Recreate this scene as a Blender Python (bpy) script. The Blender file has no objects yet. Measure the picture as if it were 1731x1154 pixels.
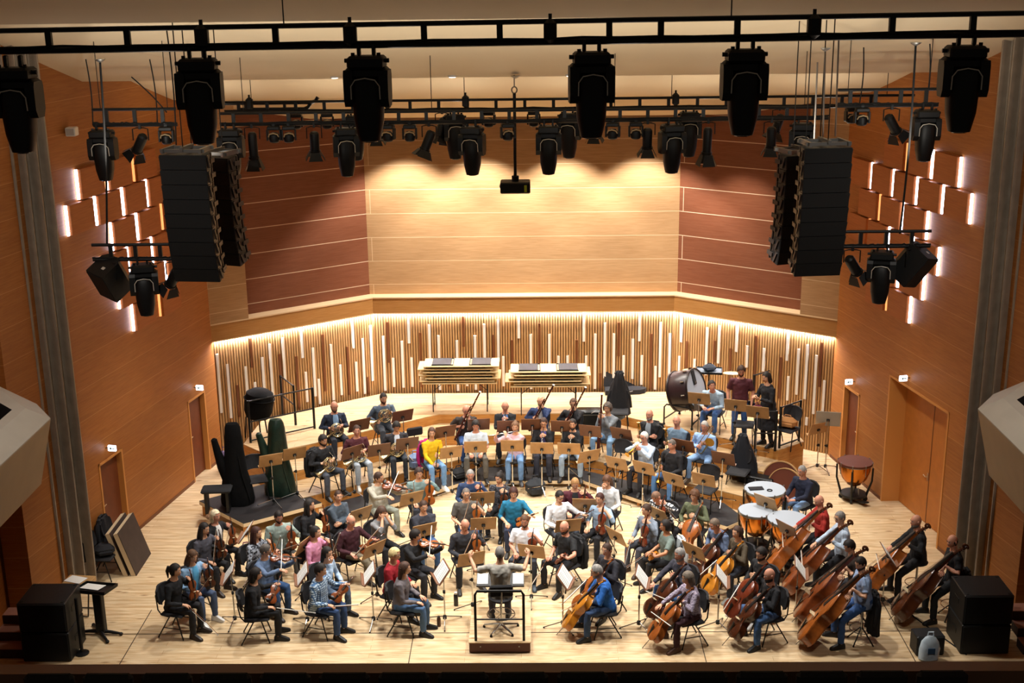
import bpy, bmesh, math, random
from mathutils import Vector, Matrix, Euler, noise
R = math.radians
SC = bpy.context.scene
COL = SC.collection
random.seed(7)

# ------------------------------------------------------------------ camera
cam_d = bpy.data.cameras.new('camera'); cam = bpy.data.objects.new('camera', cam_d); COL.objects.link(cam)
SC.camera = cam
CF, CP, CY, CR = 2150.68, .2848, .0170, -.0124
cam_d.sensor_width = 36; cam_d.lens = CF / 1731 * 36; cam_d.clip_end = 200
fw = Vector((-math.sin(CY)*math.cos(CP), math.cos(CY)*math.cos(CP), -math.sin(CP)))
rt = Vector((math.cos(CY), math.sin(CY), 0)); up = rt.cross(fw)
r2 = rt*math.cos(CR) + up*math.sin(CR); u2 = up*math.cos(CR) - rt*math.sin(CR)
cam.matrix_world = Matrix(((r2.x, u2.x, -fw.x, .2313), (r2.y, u2.y, -fw.y, 0), (r2.z, u2.z, -fw.z, 11.1914), (0, 0, 0, 1)))

# ------------------------------------------------------------------ world, exposure
w = bpy.data.worlds.new('hall_dark'); SC.world = w; w.use_nodes = True
w.node_tree.nodes['Background'].inputs[0].default_value = (.75, .62, .5, 1)
w.node_tree.nodes['Background'].inputs[1].default_value = .035
vs = SC.view_settings
vs.view_transform = 'Standard'; vs.look = 'None'; vs.gamma = 1; vs.use_curve_mapping = False
vs.exposure = .52
SC.cycles.max_bounces = 6; SC.cycles.diffuse_bounces = 3; SC.cycles.glossy_bounces = 3
SC.cycles.transmission_bounces = 3; SC.cycles.caustics_reflective = False; SC.cycles.caustics_refractive = False
SC.cycles.sample_clamp_indirect = 4

def spot(name, loc, aim, power, cone, blend=.6, color=(1, .93, .84), radius=.12):
    d = bpy.data.lights.new(name, 'SPOT'); d.energy = power; d.spot_size = R(cone); d.spot_blend = blend
    d.color = color; d.shadow_soft_size = radius
    o = bpy.data.objects.new(name, d); COL.objects.link(o); o.location = loc
    o.rotation_euler = (Vector(aim) - Vector(loc)).to_track_quat('-Z', 'Y').to_euler()
    return o
# stage work lights hung under the lighting bars, pointing down at the players
for y, z, xs, e in ((20.2, 7.9, (-3.3, -1.1, 1.1, 3.3), 760), (23.5, 7.6, (-5.0, -1.7, 1.7, 5.0), 800), (26.9, 7.9, (-3.6, 0, 3.6), 620)):
    for x in xs:
        spot('stage_light', (x, y, z), (x*.93, y + .25, 0), e, 96 if y < 26 else 84, .9, (1, .965, .91), .2)
# wall washers in the ceiling slot above the back wall
for x in (-2.85, -1.0, 1.0, 3.0):
    spot('wall_washer', (x, 29.95, 7.72), (x, 30.15, 0), 640, 100, .45, (1, .95, .86), .05)
spot('wall_washer', (4.55, 29.1, 7.6), (4.7, 29.3, 0), 360, 96, .6, (1, .92, .78), .05)
# added fill lamps without fixtures, for curtains and balconies, then for the ceiling
spot('side_fill', (-5.5, 13.5, 10.2), (-8, 21, 4), 430, 95, 1, (1, .93, .84), .3)
spot('side_fill', (5.5, 13.5, 10.2), (8, 21, 4), 430, 95, 1, (1, .93, .84), .3)
for x in (-6.2, -3.7, -1.25, 1.25, 3.7, 6.2):  # added upward fill, no fixture there, evens out the ceiling brightness
    spot('ceiling_fill', (x, 19.6, 8.3), (x, 21.0, 12), 90, 165, 1, (1, .93, .82), .1)
    spot('ceiling_fill', (x, 25.6, 7.7), (x, 26.4, 12), 32, 165, 1, (1, .93, .82), .1)
    spot('ceiling_fill', (x, 13.4, 9.6), (x, 15.0, 14), 20, 150, 1, (1, .84, .72), .1)

# ------------------------------------------------------------------ helpers
def lin(h):
    h = h.lstrip('#'); v = [int(h[i:i+2], 16)/255 for i in (0, 2, 4)]
    return tuple(c/12.92 if c <= .04045 else ((c+.055)/1.055)**2.4 for c in v) + (1,)
MC = {}
def mat(name, col, rough=.6, metal=0, noise_amt=0, noise_scale=8, emit=0, spec=.5, bump=0, bscale=60):
    if name in MC: return MC[name]
    m = bpy.data.materials.new(name); m.use_nodes = True; MC[name] = m
    nt = m.node_tree; b = nt.nodes['Principled BSDF']
    c = lin(col) if isinstance(col, str) else tuple(col) + (1,)
    b.inputs['Base Color'].default_value = c; b.inputs['Roughness'].default_value = rough
    b.inputs['Metallic'].default_value = metal; b.inputs['Specular IOR Level'].default_value = spec
    if emit:
        b.inputs['Emission Color'].default_value = c; b.inputs['Emission Strength'].default_value = emit
    tc = nt.nodes.new('ShaderNodeTexCoord')
    if noise_amt:
        n = nt.nodes.new('ShaderNodeTexNoise'); n.inputs['Scale'].default_value = noise_scale; n.inputs['Detail'].default_value = 4
        nt.links.new(tc.outputs['Object'], n.inputs['Vector'])
        r = nt.nodes.new('ShaderNodeValToRGB')
        r.color_ramp.elements[0].position = .3; r.color_ramp.elements[1].position = .7
        r.color_ramp.elements[0].color = tuple(max(0, v*(1-noise_amt)) for v in c[:3]) + (1,)
        r.color_ramp.elements[1].color = tuple(min(1, v*(1+noise_amt)) for v in c[:3]) + (1,)
        nt.links.new(n.outputs['Fac'], r.inputs['Fac']); nt.links.new(r.outputs['Color'], b.inputs['Base Color'])
    if bump:
        n2 = nt.nodes.new('ShaderNodeTexNoise'); n2.inputs['Scale'].default_value = bscale; n2.inputs['Detail'].default_value = 3
        nt.links.new(tc.outputs['Object'], n2.inputs['Vector'])
        bp = nt.nodes.new('ShaderNodeBump'); bp.inputs['Strength'].default_value = bump; bp.inputs['Distance'].default_value = .02
        nt.links.new(n2.outputs['Fac'], bp.inputs['Height']); nt.links.new(bp.outputs['Normal'], b.inputs['Normal'])
    return m

def wood(name, c1, c2, seam, along='X', rough=.45, row=.62, brick=2.4, grain=(1.2, 1.2, 30), line=.007, offset=.5, spec=.35):
    """board cladding: boards lie along one axis, rows stack on Z (walls) or on Y (floors)"""
    m = bpy.data.materials.new(name); m.use_nodes = True; nt = m.node_tree; b = nt.nodes['Principled BSDF']
    N = nt.nodes.new; L = nt.links.new
    tc = N('ShaderNodeTexCoord'); sp = N('ShaderNodeSeparateXYZ'); L(tc.outputs['Object'], sp.inputs[0])
    cb = N('ShaderNodeCombineXYZ')
    if along == 'floor': L(sp.outputs['X'], cb.inputs[0]); L(sp.outputs['Y'], cb.inputs[1])
    elif along == 'X': L(sp.outputs['X'], cb.inputs[0]); L(sp.outputs['Z'], cb.inputs[1])
    else: L(sp.outputs['Y'], cb.inputs[0]); L(sp.outputs['Z'], cb.inputs[1])
    br = N('ShaderNodeTexBrick'); L(cb.outputs[0], br.inputs['Vector'])
    br.offset = offset
    br.inputs['Scale'].default_value = 1; br.inputs['Brick Width'].default_value = brick; br.inputs['Row Height'].default_value = row
    br.inputs['Mortar Size'].default_value = line; br.inputs['Mortar Smooth'].default_value = .2; br.inputs['Bias'].default_value = 0
    br.inputs['Color1'].default_value = (.82, .82, .82, 1); br.inputs['Color2'].default_value = (1.0, 1.0, 1.0, 1)
    br.inputs['Mortar'].default_value = (1, 1, 1, 1)
    mp = N('ShaderNodeMapping'); L(tc.outputs['Object'], mp.inputs['Vector']); mp.inputs['Scale'].default_value = grain
    n = N('ShaderNodeTexNoise'); L(mp.outputs[0], n.inputs['Vector']); n.inputs['Scale'].default_value = 1.6; n.inputs['Detail'].default_value = 7; n.inputs['Distortion'].default_value = .6
    ra = N('ShaderNodeValToRGB'); L(n.outputs['Fac'], ra.inputs['Fac'])
    ra.color_ramp.elements[0].position = .32; ra.color_ramp.elements[0].color = lin(c1)
    ra.color_ramp.elements[1].position = .66; ra.color_ramp.elements[1].color = lin(c2)
    mu = N('ShaderNodeMix'); mu.data_type = 'RGBA'; mu.blend_type = 'MULTIPLY'; mu.inputs[0].default_value = .6
    L(ra.outputs['Color'], mu.inputs[6]); L(br.outputs['Color'], mu.inputs[7])
    mx = N('ShaderNodeMix'); mx.data_type = 'RGBA'; L(br.outputs['Fac'], mx.inputs[0]); L(mu.outputs[2], mx.inputs[6]); mx.inputs[7].default_value = lin(seam)
    last = mx.outputs[2]
    if along == 'floor':
        vo = N('ShaderNodeTexVoronoi'); vo.feature = 'F1'; vo.inputs['Scale'].default_value = 1.0; vo.inputs['Randomness'].default_value = 1
        mp2 = N('ShaderNodeMapping'); L(tc.outputs['Object'], mp2.inputs['Vector']); mp2.inputs['Scale'].default_value = (1.6, 4.2, 1)
        L(mp2.outputs[0], vo.inputs['Vector'])
        rk = N('ShaderNodeValToRGB'); rk.color_ramp.elements[0].position = .05; rk.color_ramp.elements[0].color = (.36, .22, .11, 1)
        rk.color_ramp.elements[1].position = .17; rk.color_ramp.elements[1].color = (1, 1, 1, 1)
        L(vo.outputs['Distance'], rk.inputs['Fac'])
        mk = N('ShaderNodeMix'); mk.data_type = 'RGBA'; mk.blend_type = 'MULTIPLY'; mk.inputs[0].default_value = .8
        L(last, mk.inputs[6]); L(rk.outputs['Color'], mk.inputs[7]); last = mk.outputs[2]
    L(last, b.inputs['Base Color'])
    b.inputs['Roughness'].default_value = rough; b.inputs['Specular IOR Level'].default_value = spec
    return m

def tag(o, label=None, cat=None, group=None, kind=None):
    if label: o['label'] = label
    if cat: o['category'] = cat
    if group: o['group'] = group
    if kind: o['kind'] = kind
    return o
def empty(name, loc=(0, 0, 0), rz=0, label=None, cat=None, group=None):
    o = bpy.data.objects.new(name, None); COL.objects.link(o); o.location = (loc[0], loc[1], loc[2] if len(loc) > 2 else 0); o.rotation_euler = (0, 0, rz)
    o.empty_display_size = .1
    return tag(o, label, cat, group)
def basis(ydir, zhint):
    y = Vector(ydir).normalized(); z = Vector(zhint); z = (z - y*z.dot(y)).normalized(); x = y.cross(z)
    return x, y, z
def frame(o, ydir, zhint):
    x, y, z = basis(ydir, zhint); o = Vector(o)
    return Matrix(((x.x, y.x, z.x, o.x), (x.y, y.y, z.y, o.y), (x.z, y.z, z.z, o.z), (0, 0, 0, 1)))

class MB:
    def __init__(s): s.v = []; s.f = []
    def add(s, vs, fs):
        k = len(s.v); s.v += [tuple(p) for p in vs]; s.f += [tuple(i+k for i in f) for f in fs]; return s
    def box(s, c, d, rot=None, bev=0):
        hx, hy, hz = d[0]/2, d[1]/2, d[2]/2
        if bev <= 0:
            vs = [Vector((x, y, z)) for z in (-hz, hz) for x, y in ((-hx, -hy), (hx, -hy), (hx, hy), (-hx, hy))]
            fs = [(3, 2, 1, 0), (4, 5, 6, 7)] + [(i, (i+1) % 4, (i+1) % 4+4, i+4) for i in range(4)]
        else:
            b = min(bev, hx*.9, hy*.9, hz*.9); vs = []
            for z, q in ((-hz, b), (-hz+b, 0), (hz-b, 0), (hz, b)):
                X, Y = hx-q, hy-q; k = b*.7 if q == 0 else b*.4
                for sx, sy in ((-1, -1), (1, -1), (1, 1), (-1, 1)):
                    p = [(sx*X, sy*(Y-k)), (sx*(X-k), sy*Y)]
                    if sx*sy < 0: p.reverse() if False else None
                    vs += [Vector((a, bb, z)) for a, bb in (p if sx*sy < 0 else p)]
            # order the eight points of each level around the centre
            out = []
            for lv in range(4):
                ring = vs[lv*8:lv*8+8]; ring.sort(key=lambda p: math.atan2(p.y, p.x)); out += ring
            vs = out; fs = [tuple(range(7, -1, -1)), tuple(range(24, 32))]
            for lv in range(3):
                for i in range(8): fs.append((lv*8+i, lv*8+(i+1) % 8, lv*8+8+(i+1) % 8, lv*8+8+i))
        m = rot if rot else Matrix.Identity(3)
        c = Vector(c); return s.add([m @ p + c for p in vs], fs)
    def loft(s, rings, cap0=True, cap1=True):
        n = len(rings[0]); vs = [p for r in rings for p in r]; fs = []
        for k in range(len(rings)-1):
            for i in range(n): fs.append((k*n+i, k*n+(i+1) % n, (k+1)*n+(i+1) % n, (k+1)*n+i))
        if cap0: fs.append(tuple(range(n-1, -1, -1)))
        if cap1: fs.append(tuple((len(rings)-1)*n+i for i in range(n)))
        return s.add(vs, fs)
    def tube(s, pts, rad, n=8, closed=False, flat=None):
        pts = [Vector(p) for p in pts]; k = len(pts)
        if not isinstance(rad, (list, tuple)): rad = [rad]*k
        d0 = (pts[1]-pts[0]).normalized()
        a = Vector((0, 0, 1)) if abs(d0.z) < .9 else Vector((1, 0, 0))
        nx = d0.cross(a).normalized(); rings = []
        for i, p in enumerate(pts):
            if closed: d = pts[(i+1) % k]-pts[i-1]
            else: d = pts[min(i+1, k-1)]-pts[max(i-1, 0)]
            d = d.normalized() if d.length > 1e-9 else d0
            nx = nx-d*nx.dot(d)
            nx = nx.normalized() if nx.length > 1e-6 else d.orthogonal().normalized()
            ny = d.cross(nx); r = rad[i]
            rings.append([p+(nx*math.cos(2*math.pi*j/n)+ny*math.sin(2*math.pi*j/n)*(flat or 1))*r for j in range(n)])
        if closed: rings.append(rings[0]); return s.loft(rings, False, False)
        return s.loft(rings)
    def lathe(s, prof, n=16, m=None, ring=False):
        """profile of (radius, height) about local Z; ring closes the profile on itself and leaves the middle open"""
        rings = [[Vector((max(r, 1e-4)*math.cos(2*math.pi*j/n), max(r, 1e-4)*math.sin(2*math.pi*j/n), z)) for j in range(n)] for r, z in prof]
        if m is not None: rings = [[m @ p for p in r] for r in rings]
        if ring: rings.append(rings[0]); return s.loft(rings, False, False)
        return s.loft(rings)
    def ell(s, c, r, n=12, k=7, m=None):
        c = Vector(c); rings = []
        for i in range(k+1):
            t = math.pi*i/k; t = min(max(t, .06), math.pi-.06)
            rings.append([Vector((r[0]*math.sin(t)*math.cos(2*math.pi*j/n), r[1]*math.sin(t)*math.sin(2*math.pi*j/n), -r[2]*math.cos(t))) for j in range(n)])
        if m is not None: rings = [[m @ p for p in q] for q in rings]
        return s.loft([[p+c for p in q] for q in rings])
    def prism(s, poly, z0, z1):
        n = len(poly); vs = [(x, y, z0) for x, y in poly]+[(x, y, z1) for x, y in poly]
        a = sum(poly[i][0]*poly[(i+1) % n][1]-poly[(i+1) % n][0]*poly[i][1] for i in range(n))
        fs = [tuple(range(n-1, -1, -1)), tuple(range(n, 2*n))]+[(i, (i+1) % n, (i+1) % n+n, i+n) for i in range(n)]
        if a < 0: fs = [tuple(reversed(f)) for f in fs]
        return s.add(vs, fs)
    def xf(s, m): s.v = [tuple(m @ Vector(p)) for p in s.v]; return s
    def mesh(s, name, m, smooth=False):
        me = bpy.data.meshes.new(name); me.from_pydata(s.v, [], s.f)
        if m: me.materials.append(m)
        if smooth:
            me.polygons.foreach_set('use_smooth', [True]*len(me.polygons))
            try: me.set_sharp_from_angle(angle=R(38))
            except Exception: pass
        me.update(); return me
    def obj(s, name, m, parent=None, smooth=False):
        o = bpy.data.objects.new(name, s.mesh(name, m, smooth)); COL.objects.link(o)
        if parent: o.parent = parent
        return o

def struct(name, mb, m, smooth=False, parent=None):
    o = mb.obj(name, m, parent, smooth); o['kind'] = 'structure'; return o

class Proto:
    """a kind of thing: part meshes built once; every copy links its own objects to them"""
    def __init__(s, name): s.name = name; s.parts = []
    def part(s, name, mb, m, smooth=True, sub=None, label=None):
        s.parts.append([name, mb.mesh(name, m, smooth), sub, label]); return len(s.parts)-1
    def make(s, mw, label, cat, group=None, swap=None):
        r = bpy.data.objects.new(s.name, None); COL.objects.link(r); r.empty_display_size = .1
        r.matrix_world = mw; tag(r, label, cat, group); made = []
        for name, me, sub, lab in s.parts:
            o = bpy.data.objects.new(name, me); COL.objects.link(o)
            o.parent = made[sub] if sub is not None else r
            if lab: o['label'] = lab
            if swap and name in swap:
                o.material_slots[0].link = 'OBJECT'; o.material_slots[0].material = swap[name]
            made.append(o)
        return r
def place(x, y, z, rz): return Matrix.Translation((x, y, z)) @ Matrix.Rotation(rz, 4, 'Z')
def hd(h): return R(h+180)      # heading: 0 faces the hall, 90 faces the photo's right

# ------------------------------------------------------------------ common materials
BLACK = mat('black_metal', '#141414', .45, .3)
BLKFAB = mat('black_fabric', '#17171a', .9, 0, .25, 40)
CHROME = mat('chrome', '#c9c9c6', .22, 1)
STEEL = mat('steel', '#8f8f8c', .35, 1)
RUBBER = mat('rubber', '#0d0d0d', .8)
PAPER = mat('paper', '#f1f1ec', .8)
DESKW = mat('desk_wood', '#b98f5c', .42, 0, .16, 5)
DESKD = mat('desk_wood_dark', '#7a5138', .42, 0, .16, 5)
EBONY = mat('ebony', '#15100d', .35)
BRASS = mat('brass', '#c89a3c', .25, 1)
SILVER = mat('silver_plate', '#d5d2c8', .2, 1)

# top point on the wall, and height of the lower end
WHITE_PTS = [((-7.15, 28.43, 2.6), 1.14), ((-6.96, 28.56, 2.31), 0.96), ((-6.59, 28.82, 2.17), 1.32), ((-6.42, 28.94, 1.73), 1.33), ((-6.23, 29.07, 2.32), 1.04), ((-6.06, 29.19, 2.61), 1.15), ((-5.78, 29.39, 2.71), 1.64), ((-5.37, 29.68, 2.82), 2.11), ((-5.33, 29.71, 1.74), 0.96), ((-5.14, 29.84, 2.32), 1.06), ((-5.05, 29.9, 1.49), 0.84), ((-4.74, 30.12, 2.32), 0.86), ((-4.55, 30.25, 1.75), 0.95), ((-4.23, 30.48, 2.81), 2.11), ((-4.19, 30.5, 1.74), 0.96), ((-4.02, 30.63, 2.32), 0.85), ((-3.82, 30.76, 2.62), 1.15), ((-3.55, 30.8, 2.33), 0.87), ((-3.32, 30.8, 1.74), 0.97), ((-3.08, 30.8, 2.19), 0.95), ((-2.9, 30.8, 2.83), 2.13), ((-2.85, 30.8, 1.75), 0.97), ((-2.38, 30.8, 2.62), 1.6), ((-2.15, 30.8, 2.33), 0.88), ((-1.69, 30.8, 2.19), 0.85), ((-1.23, 30.8, 2.32), 0.88), ((-0.99, 30.8, 2.62), 1.73), ((-0.64, 30.8, 2.73), 1.63), ((-0.52, 30.8, 1.76), 0.97), ((-1.45, 30.8, 1.15), 0.98), ((-0.12, 30.8, 2.91), 2.24), ((0.18, 30.8, 2.34), 0.89), ((0.65, 30.8, 2.34), 0.88), ((1.52, 30.8, 2.89), 2.14), ((1.81, 30.8, 2.34), 0.88), ((2.05, 30.8, 2.63), 1.17), ((2.28, 30.8, 2.34), 1.17), ((2.53, 30.8, 1.76), 1.22), ((2.76, 30.8, 2.2), 1.14), ((2.92, 30.8, 2.88), 2.14), ((2.99, 30.8, 1.76), 0.98), ((3.34, 30.8, 1.47), 0.85), ((3.45, 30.8, 2.63), 1.18), ((3.69, 30.8, 2.34), 1.08), ((3.89, 30.71, 1.77), 1.16), ((3.92, 30.69, 2.83), 2.14), ((4.25, 30.47, 1.76), 1.54), ((4.51, 30.28, 2.63), 1.4), ((4.78, 30.09, 2.73), 1.76), ((5.17, 29.82, 2.83), 2.14), ((5.41, 29.65, 2.34), 1.79), ((5.77, 29.4, 2.35), 1.77), ((6.26, 29.06, 2.89), 2.14), ((6.31, 29.02, 1.76), 1.15), ((6.49, 28.89, 2.48), 1.34), ((6.67, 28.77, 2.62), 1.27), ((6.86, 28.63, 2.4), 0.94), ((7.05, 28.5, 1.82), 1.06), ((6.73, 28.72, 0.82), 0.62), ((1.58, 30.8, 1.76), 0.99), ((1.11, 30.8, 1.77), 0.99), ((0.88, 30.8, 1.76), 0.99)]
# top point on the wall, and height of the lower end
BROWN_PTS = [((-6.45, 28.92, 2.84), 2.11), ((-6.79, 28.68, 1.75), 0.95), ((-5.87, 29.33, 2.32), 0.76), ((-5.51, 29.58, 2.18), 0.84), ((-4.91, 30.0, 2.61), 1.14), ((-4.37, 30.38, 2.18), 0.91), ((-3.93, 30.69, 1.28), 0.83), ((-3.43, 30.8, 2.69), 1.62), ((-2.61, 30.8, 2.4), 0.96), ((-1.52, 30.8, 2.82), 2.03), ((-0.76, 30.8, 2.33), 1.71), ((-0.29, 30.8, 2.19), 1.58), ((-1.1, 30.8, 1.15), 0.87), ((-1.92, 30.8, 1.15), 0.98), ((0.4, 30.8, 2.62), 1.57), ((1.34, 30.8, 2.18), 1.56), ((1.94, 30.8, 1.3), 0.87), ((2.4, 30.8, 2.63), 1.75), ((3.22, 30.8, 2.33), 0.86), ((4.06, 30.59, 2.19), 1.35), ((4.69, 30.16, 2.33), 1.77), ((5.05, 29.9, 2.2), 1.01), ((5.59, 29.52, 2.63), 1.03), ((6.14, 29.14, 2.2), 1.16), ((6.95, 28.57, 2.73), 1.64)]

# ================================================================== the hall
FLOORW = wood('floor_pine', '#cdaa7c', '#ecd3ab', '#b08a5c', 'floor', .38, .14, 2.6, (1.1, 9, 1), .003, .37)
RISERW = wood('riser_top_wood', '#b9966a', '#cfb28a', '#97744a', 'floor', .38, .2, 2.2, (1.1, 9, 1), .003, .37)
FACEW = wood('riser_face_wood', '#b87a38', '#cf9550', '#8c5a28', 'X', .45, .5, 3, (2, 2, 14), .004)
WALLX = wood('wall_veneer_back', '#b58d63', '#c69e74', '#e8cfaa', 'X', .5, .6, 60, (1.4, 1.4, 26), .006)  # pale seam colour paints the light caught by the grooves
WALLY = wood('wall_veneer_side', '#9c5d28', '#ad6d33', '#c08850', 'Y', .5, .6, 60, (1.4, 1.4, 26), .005)  # lighter seam: groove highlight put into the colour
MAROON = wood('dark_veneer', '#7b4730', '#86533c', '#dcc0a6', 'X', .5, .6, 60, (1.4, 1.4, 26), .009)  # bright seam stands for light on the panel grooves
CORN = wood('cornice_wood', '#b98246', '#c89358', '#c98a44', 'X', .45, 2, 9, (1.4, 1.4, 26), .002)
CORNTOP = mat('cornice_top_wood', '#e9c9a0', .4)
SLATW = wood('slat_wood', '#b48652', '#ca9d68', '#c08040', 'X', .5, 9, 9, (20, 20, 2), .001)
SLATBACK = mat('slat_backing', '#5a3412', .8)
WSLAT = mat('white_slat', '#f3ece0', .5)
DSLAT = mat('brown_slat', '#6b3a17', .5)
DOORW = mat('door_brown', '#6e3516', .5, 0, .1, 6)
DOORW2 = mat('door_orange', '#b76f2c', .5, 0, .08, 6)
FRAMEW = mat('door_frame_wood', '#c98742', .45)
CREAM = mat('ceiling_plaster', '#d9c6a4', .8)
CURT = mat('curtain_cloth', '#9c8d7b', .85, 0, .12, 5)
LED = mat('led_cool', '#dfe6ff', .5, emit=10)
COVE = mat('led_cove', '#f4f5ff', .5, emit=240)
BALC = mat('balcony_paint', '#cdc8bd', .6, 0, .04, 3)
BALCW = mat('balcony_warm', '#cdbb9b', .6, 0, .04, 3)
BLACKDECK = mat('black_deck', '#191517', .6, 0, .3, 6)
DARKW = mat('stage_front', '#3a2417', .6)

mb = MB(); mb.prism([(-9.4, 18.95), (9.4, 18.95), (9.4, 31.3), (-9.4, 31.3)], -.12, 0); struct('floor', mb, FLOORW)
mb = MB(); mb.box((0, 18.9, -.62), (19, .08, 1.0)); struct('trim_1', mb, DARKW)
mb = MB(); mb.box((0, 14.5, -1.16), (19, 9, .08)); struct('floor_stalls', mb, mat('stalls_carpet', '#2b1a14', .9))
# joints of the stage lift in the floor
JOINT = mat('floor_joint', '#3b2612', .7)
mb = MB(); mb.box((0, 20.02, .002), (18.6, .018, .004)); struct('trim_2', mb, JOINT)
for i, (x, y0, y1) in enumerate(((-6.79, 18.95, 20.9), (6.59, 18.95, 21.1), (-1.9, 18.95, 20.02), (3.1, 18.95, 20.02))):
    mb = MB(); mb.box((x, (y0+y1)/2, .002), (.014, y1-y0, .004)); struct('trim_%d' % (i+3), mb, JOINT)

# ---- side walls, each a slab with its door openings
def wall_pt(side, y, off=0): return side*(7.25+(28.36-y)*.2+off)
def side_wall(side, doors):
    m = MB()
    ys = sorted([20.6]+[v for d in doors for v in d[:2]]+[28.42])
    def slab(y0, y1, z0, z1):
        p = [(wall_pt(side, y0), y0), (wall_pt(side, y1), y1), (wall_pt(side, y1, .45), y1), (wall_pt(side, y0, .45), y0)]
        m.prism(p, z0, z1)
    cur = 20.6
    for y0, y1, h in sorted(doors):
        slab(cur, y0, 0, 10.4); slab(y0, y1, h, 10.4); cur = y1
    slab(cur, 28.42, 0, 10.4)
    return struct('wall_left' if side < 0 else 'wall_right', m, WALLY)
LD = [(23.12, 24.03, 1.97), (26.93, 27.79, 1.95)]
RD = [(23.28, 25.72, 2.88), (27.0, 27.8, 1.98)]
side_wall(-1, LD); side_wall(1, RD)
mbl = mat('lever_metal', '#e8d8b8', .3, .8)
def door(n, side, y0, y1, h, depth, m, leaves=1):
    a = MB(); dx = .07
    def q(y, o): return (wall_pt(side, y, o), y)
    a.prism([q(y0+.05, depth), q(y1-.05, depth), q(y1-.05, depth+.05), q(y0+.05, depth+.05)], 0.01, h-.05)
    root = struct('door_%d' % n, a, m)
    f = MB()
    for u, v in ((y0, y0+.05), (y1-.05, y1)):
        f.prism([q(u, -.012), q(v, -.012), q(v, depth+.05), q(u, depth+.05)], 0, h)
    f.prism([q(y0, -.012), q(y1, -.012), q(y1, depth+.05), q(y0, depth+.05)], h-.05, h)
    f.obj('door_frame', FRAMEW, root)
    mid = (y0+y1)/2
    if leaves == 2:
        g = MB(); g.prism([q(mid-.012, depth-.006), q(mid+.012, depth-.006), q(mid+.012, depth+.01), q(mid-.012, depth+.01)], 0.02, h-.06)
        g.obj('leaf_joint', DSLAT, root)
    hy = mid+.06 if leaves == 2 else y0+.14
    hb = MB(); p = Vector((wall_pt(side, hy, depth), hy, 1.02))
    hb.tube([p, p-Vector((side*.05, 0, 0)), p-Vector((side*.055, -.12, 0))], .011, 6); hb.box(p-Vector((side*.004, 0, 0)), (.01, .05, .16))
    hb.obj('door_handle', mbl, root)
door(1, -1, *LD[0], .1, DOORW); door(2, -1, *LD[1], .1, DOORW); door(3, 1, *RD[0], .36, DOORW2, 2); door(4, 1, *RD[1], .1, DOORW)
for side in (-1, 1):
    m = MB(); doors = LD if side < 0 else RD; cur = 21.9
    for y0, y1, h in doors+[(28.3, 28.3, 0)]:
        m.prism([(wall_pt(side, cur, -.012), cur), (wall_pt(side, y0, -.012), y0), (wall_pt(side, y0, .02), y0), (wall_pt(side, cur, .02), cur)], 0, .07); cur = y1
    struct('baseboard_left' if side < 0 else 'baseboard_right', m, DSLAT)

# ---- exit signs
SIGNW = mat('exit_sign_face', '#e9f0ff', .5, emit=2.6)
SIGNB = mat('exit_sign_mark', '#2f6f4a', .5)
def exit_sign(side, y, z, label):
    X = wall_pt(side, y)
    r = empty('exit_sign', (X, y, z), math.atan2(side*-.2, 1)*-1 if side < 0 else math.atan2(.2, 1), label, 'sign', None)
    b = MB(); b.box((-side*.03, 0, 0), (.06, .02, .02)); b.obj('bracket', STEEL, r)
    b = MB(); b.box((-side*.14, 0, 0), (.17, .04, .12), None, .008); b.obj('housing', SIGNW, r)
    b = MB(); b.add([(-side*.14-.05, -.023, .0), (-side*.14-.01, -.023, -.038), (-side*.14-.01, -.023, .038)], [(0, 1, 2)])
    b.box((-side*.14+.025, -.022, 0), (.07, .004, .018)); b.obj('arrow', SIGNB, r)
exit_sign(-1, 23.45, 2.2, 'lit white exit sign above the nearer door of the left wall')
exit_sign(-1, 27.3, 2.17, 'lit white exit sign above the farther door of the left wall')
exit_sign(1, 27.3, 2.2, 'lit white exit sign above the single door of the right wall')
exit_sign(1, 24.9, 3.06, 'lit white exit sign above the tall double door')

# ---- back wall: three bays (left, centre, right); each bay is a frame with its own local axis along the wall
BAYS = {'left': ((-7.25, 28.36), (-3.77, 30.8)), 'back': ((-3.77, 30.8), (3.77, 30.8)), 'right': ((3.77, 30.8), (7.25, 28.36))}
def bay_frame(k):
    a, b = Vector(BAYS[k][0]+(0,)), Vector(BAYS[k][1]+(0,)); d = (b-a); L = d.length; d /= L
    n = Vector((d.y, -d.x, 0))      # towards the hall
    return Matrix(((d.x, -n.x, 0, a.x), (d.y, -n.y, 0, a.y), (0, 0, 1, 0), (0, 0, 0, 1))), L
ZL, ZW, ZT = 2.94, 3.35, 8.6
def bayobj(name, mb, m, k, parent=None, kind='structure'):
    o = mb.obj(name, m, None)
    if parent: o.parent = parent
    else: o.matrix_world = bay_frame(k)[0]
    if kind and not parent: o['kind'] = kind
    return o
SETB = .34
def mitre(k, y):     # how far a plane set back by y runs on past the bay's two ends
    t = math.tan(R(35.0/2))
    return (0 if k == 'left' else y*t), (0 if k == 'right' else y*t)
SLATS = {'left': [], 'back': [], 'right': []}
for key, rows in (('white', WHITE_PTS), ('brown', BROWN_PTS)):
    for p, q in rows:
        k = 'left' if p[0] < -3.77 else 'right' if p[0] > 3.77 else 'back'
        mi = bay_frame(k)[0].inverted()
        SLATS[k].append((key, (mi @ Vector(p)).x, q, p[2]))
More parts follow.
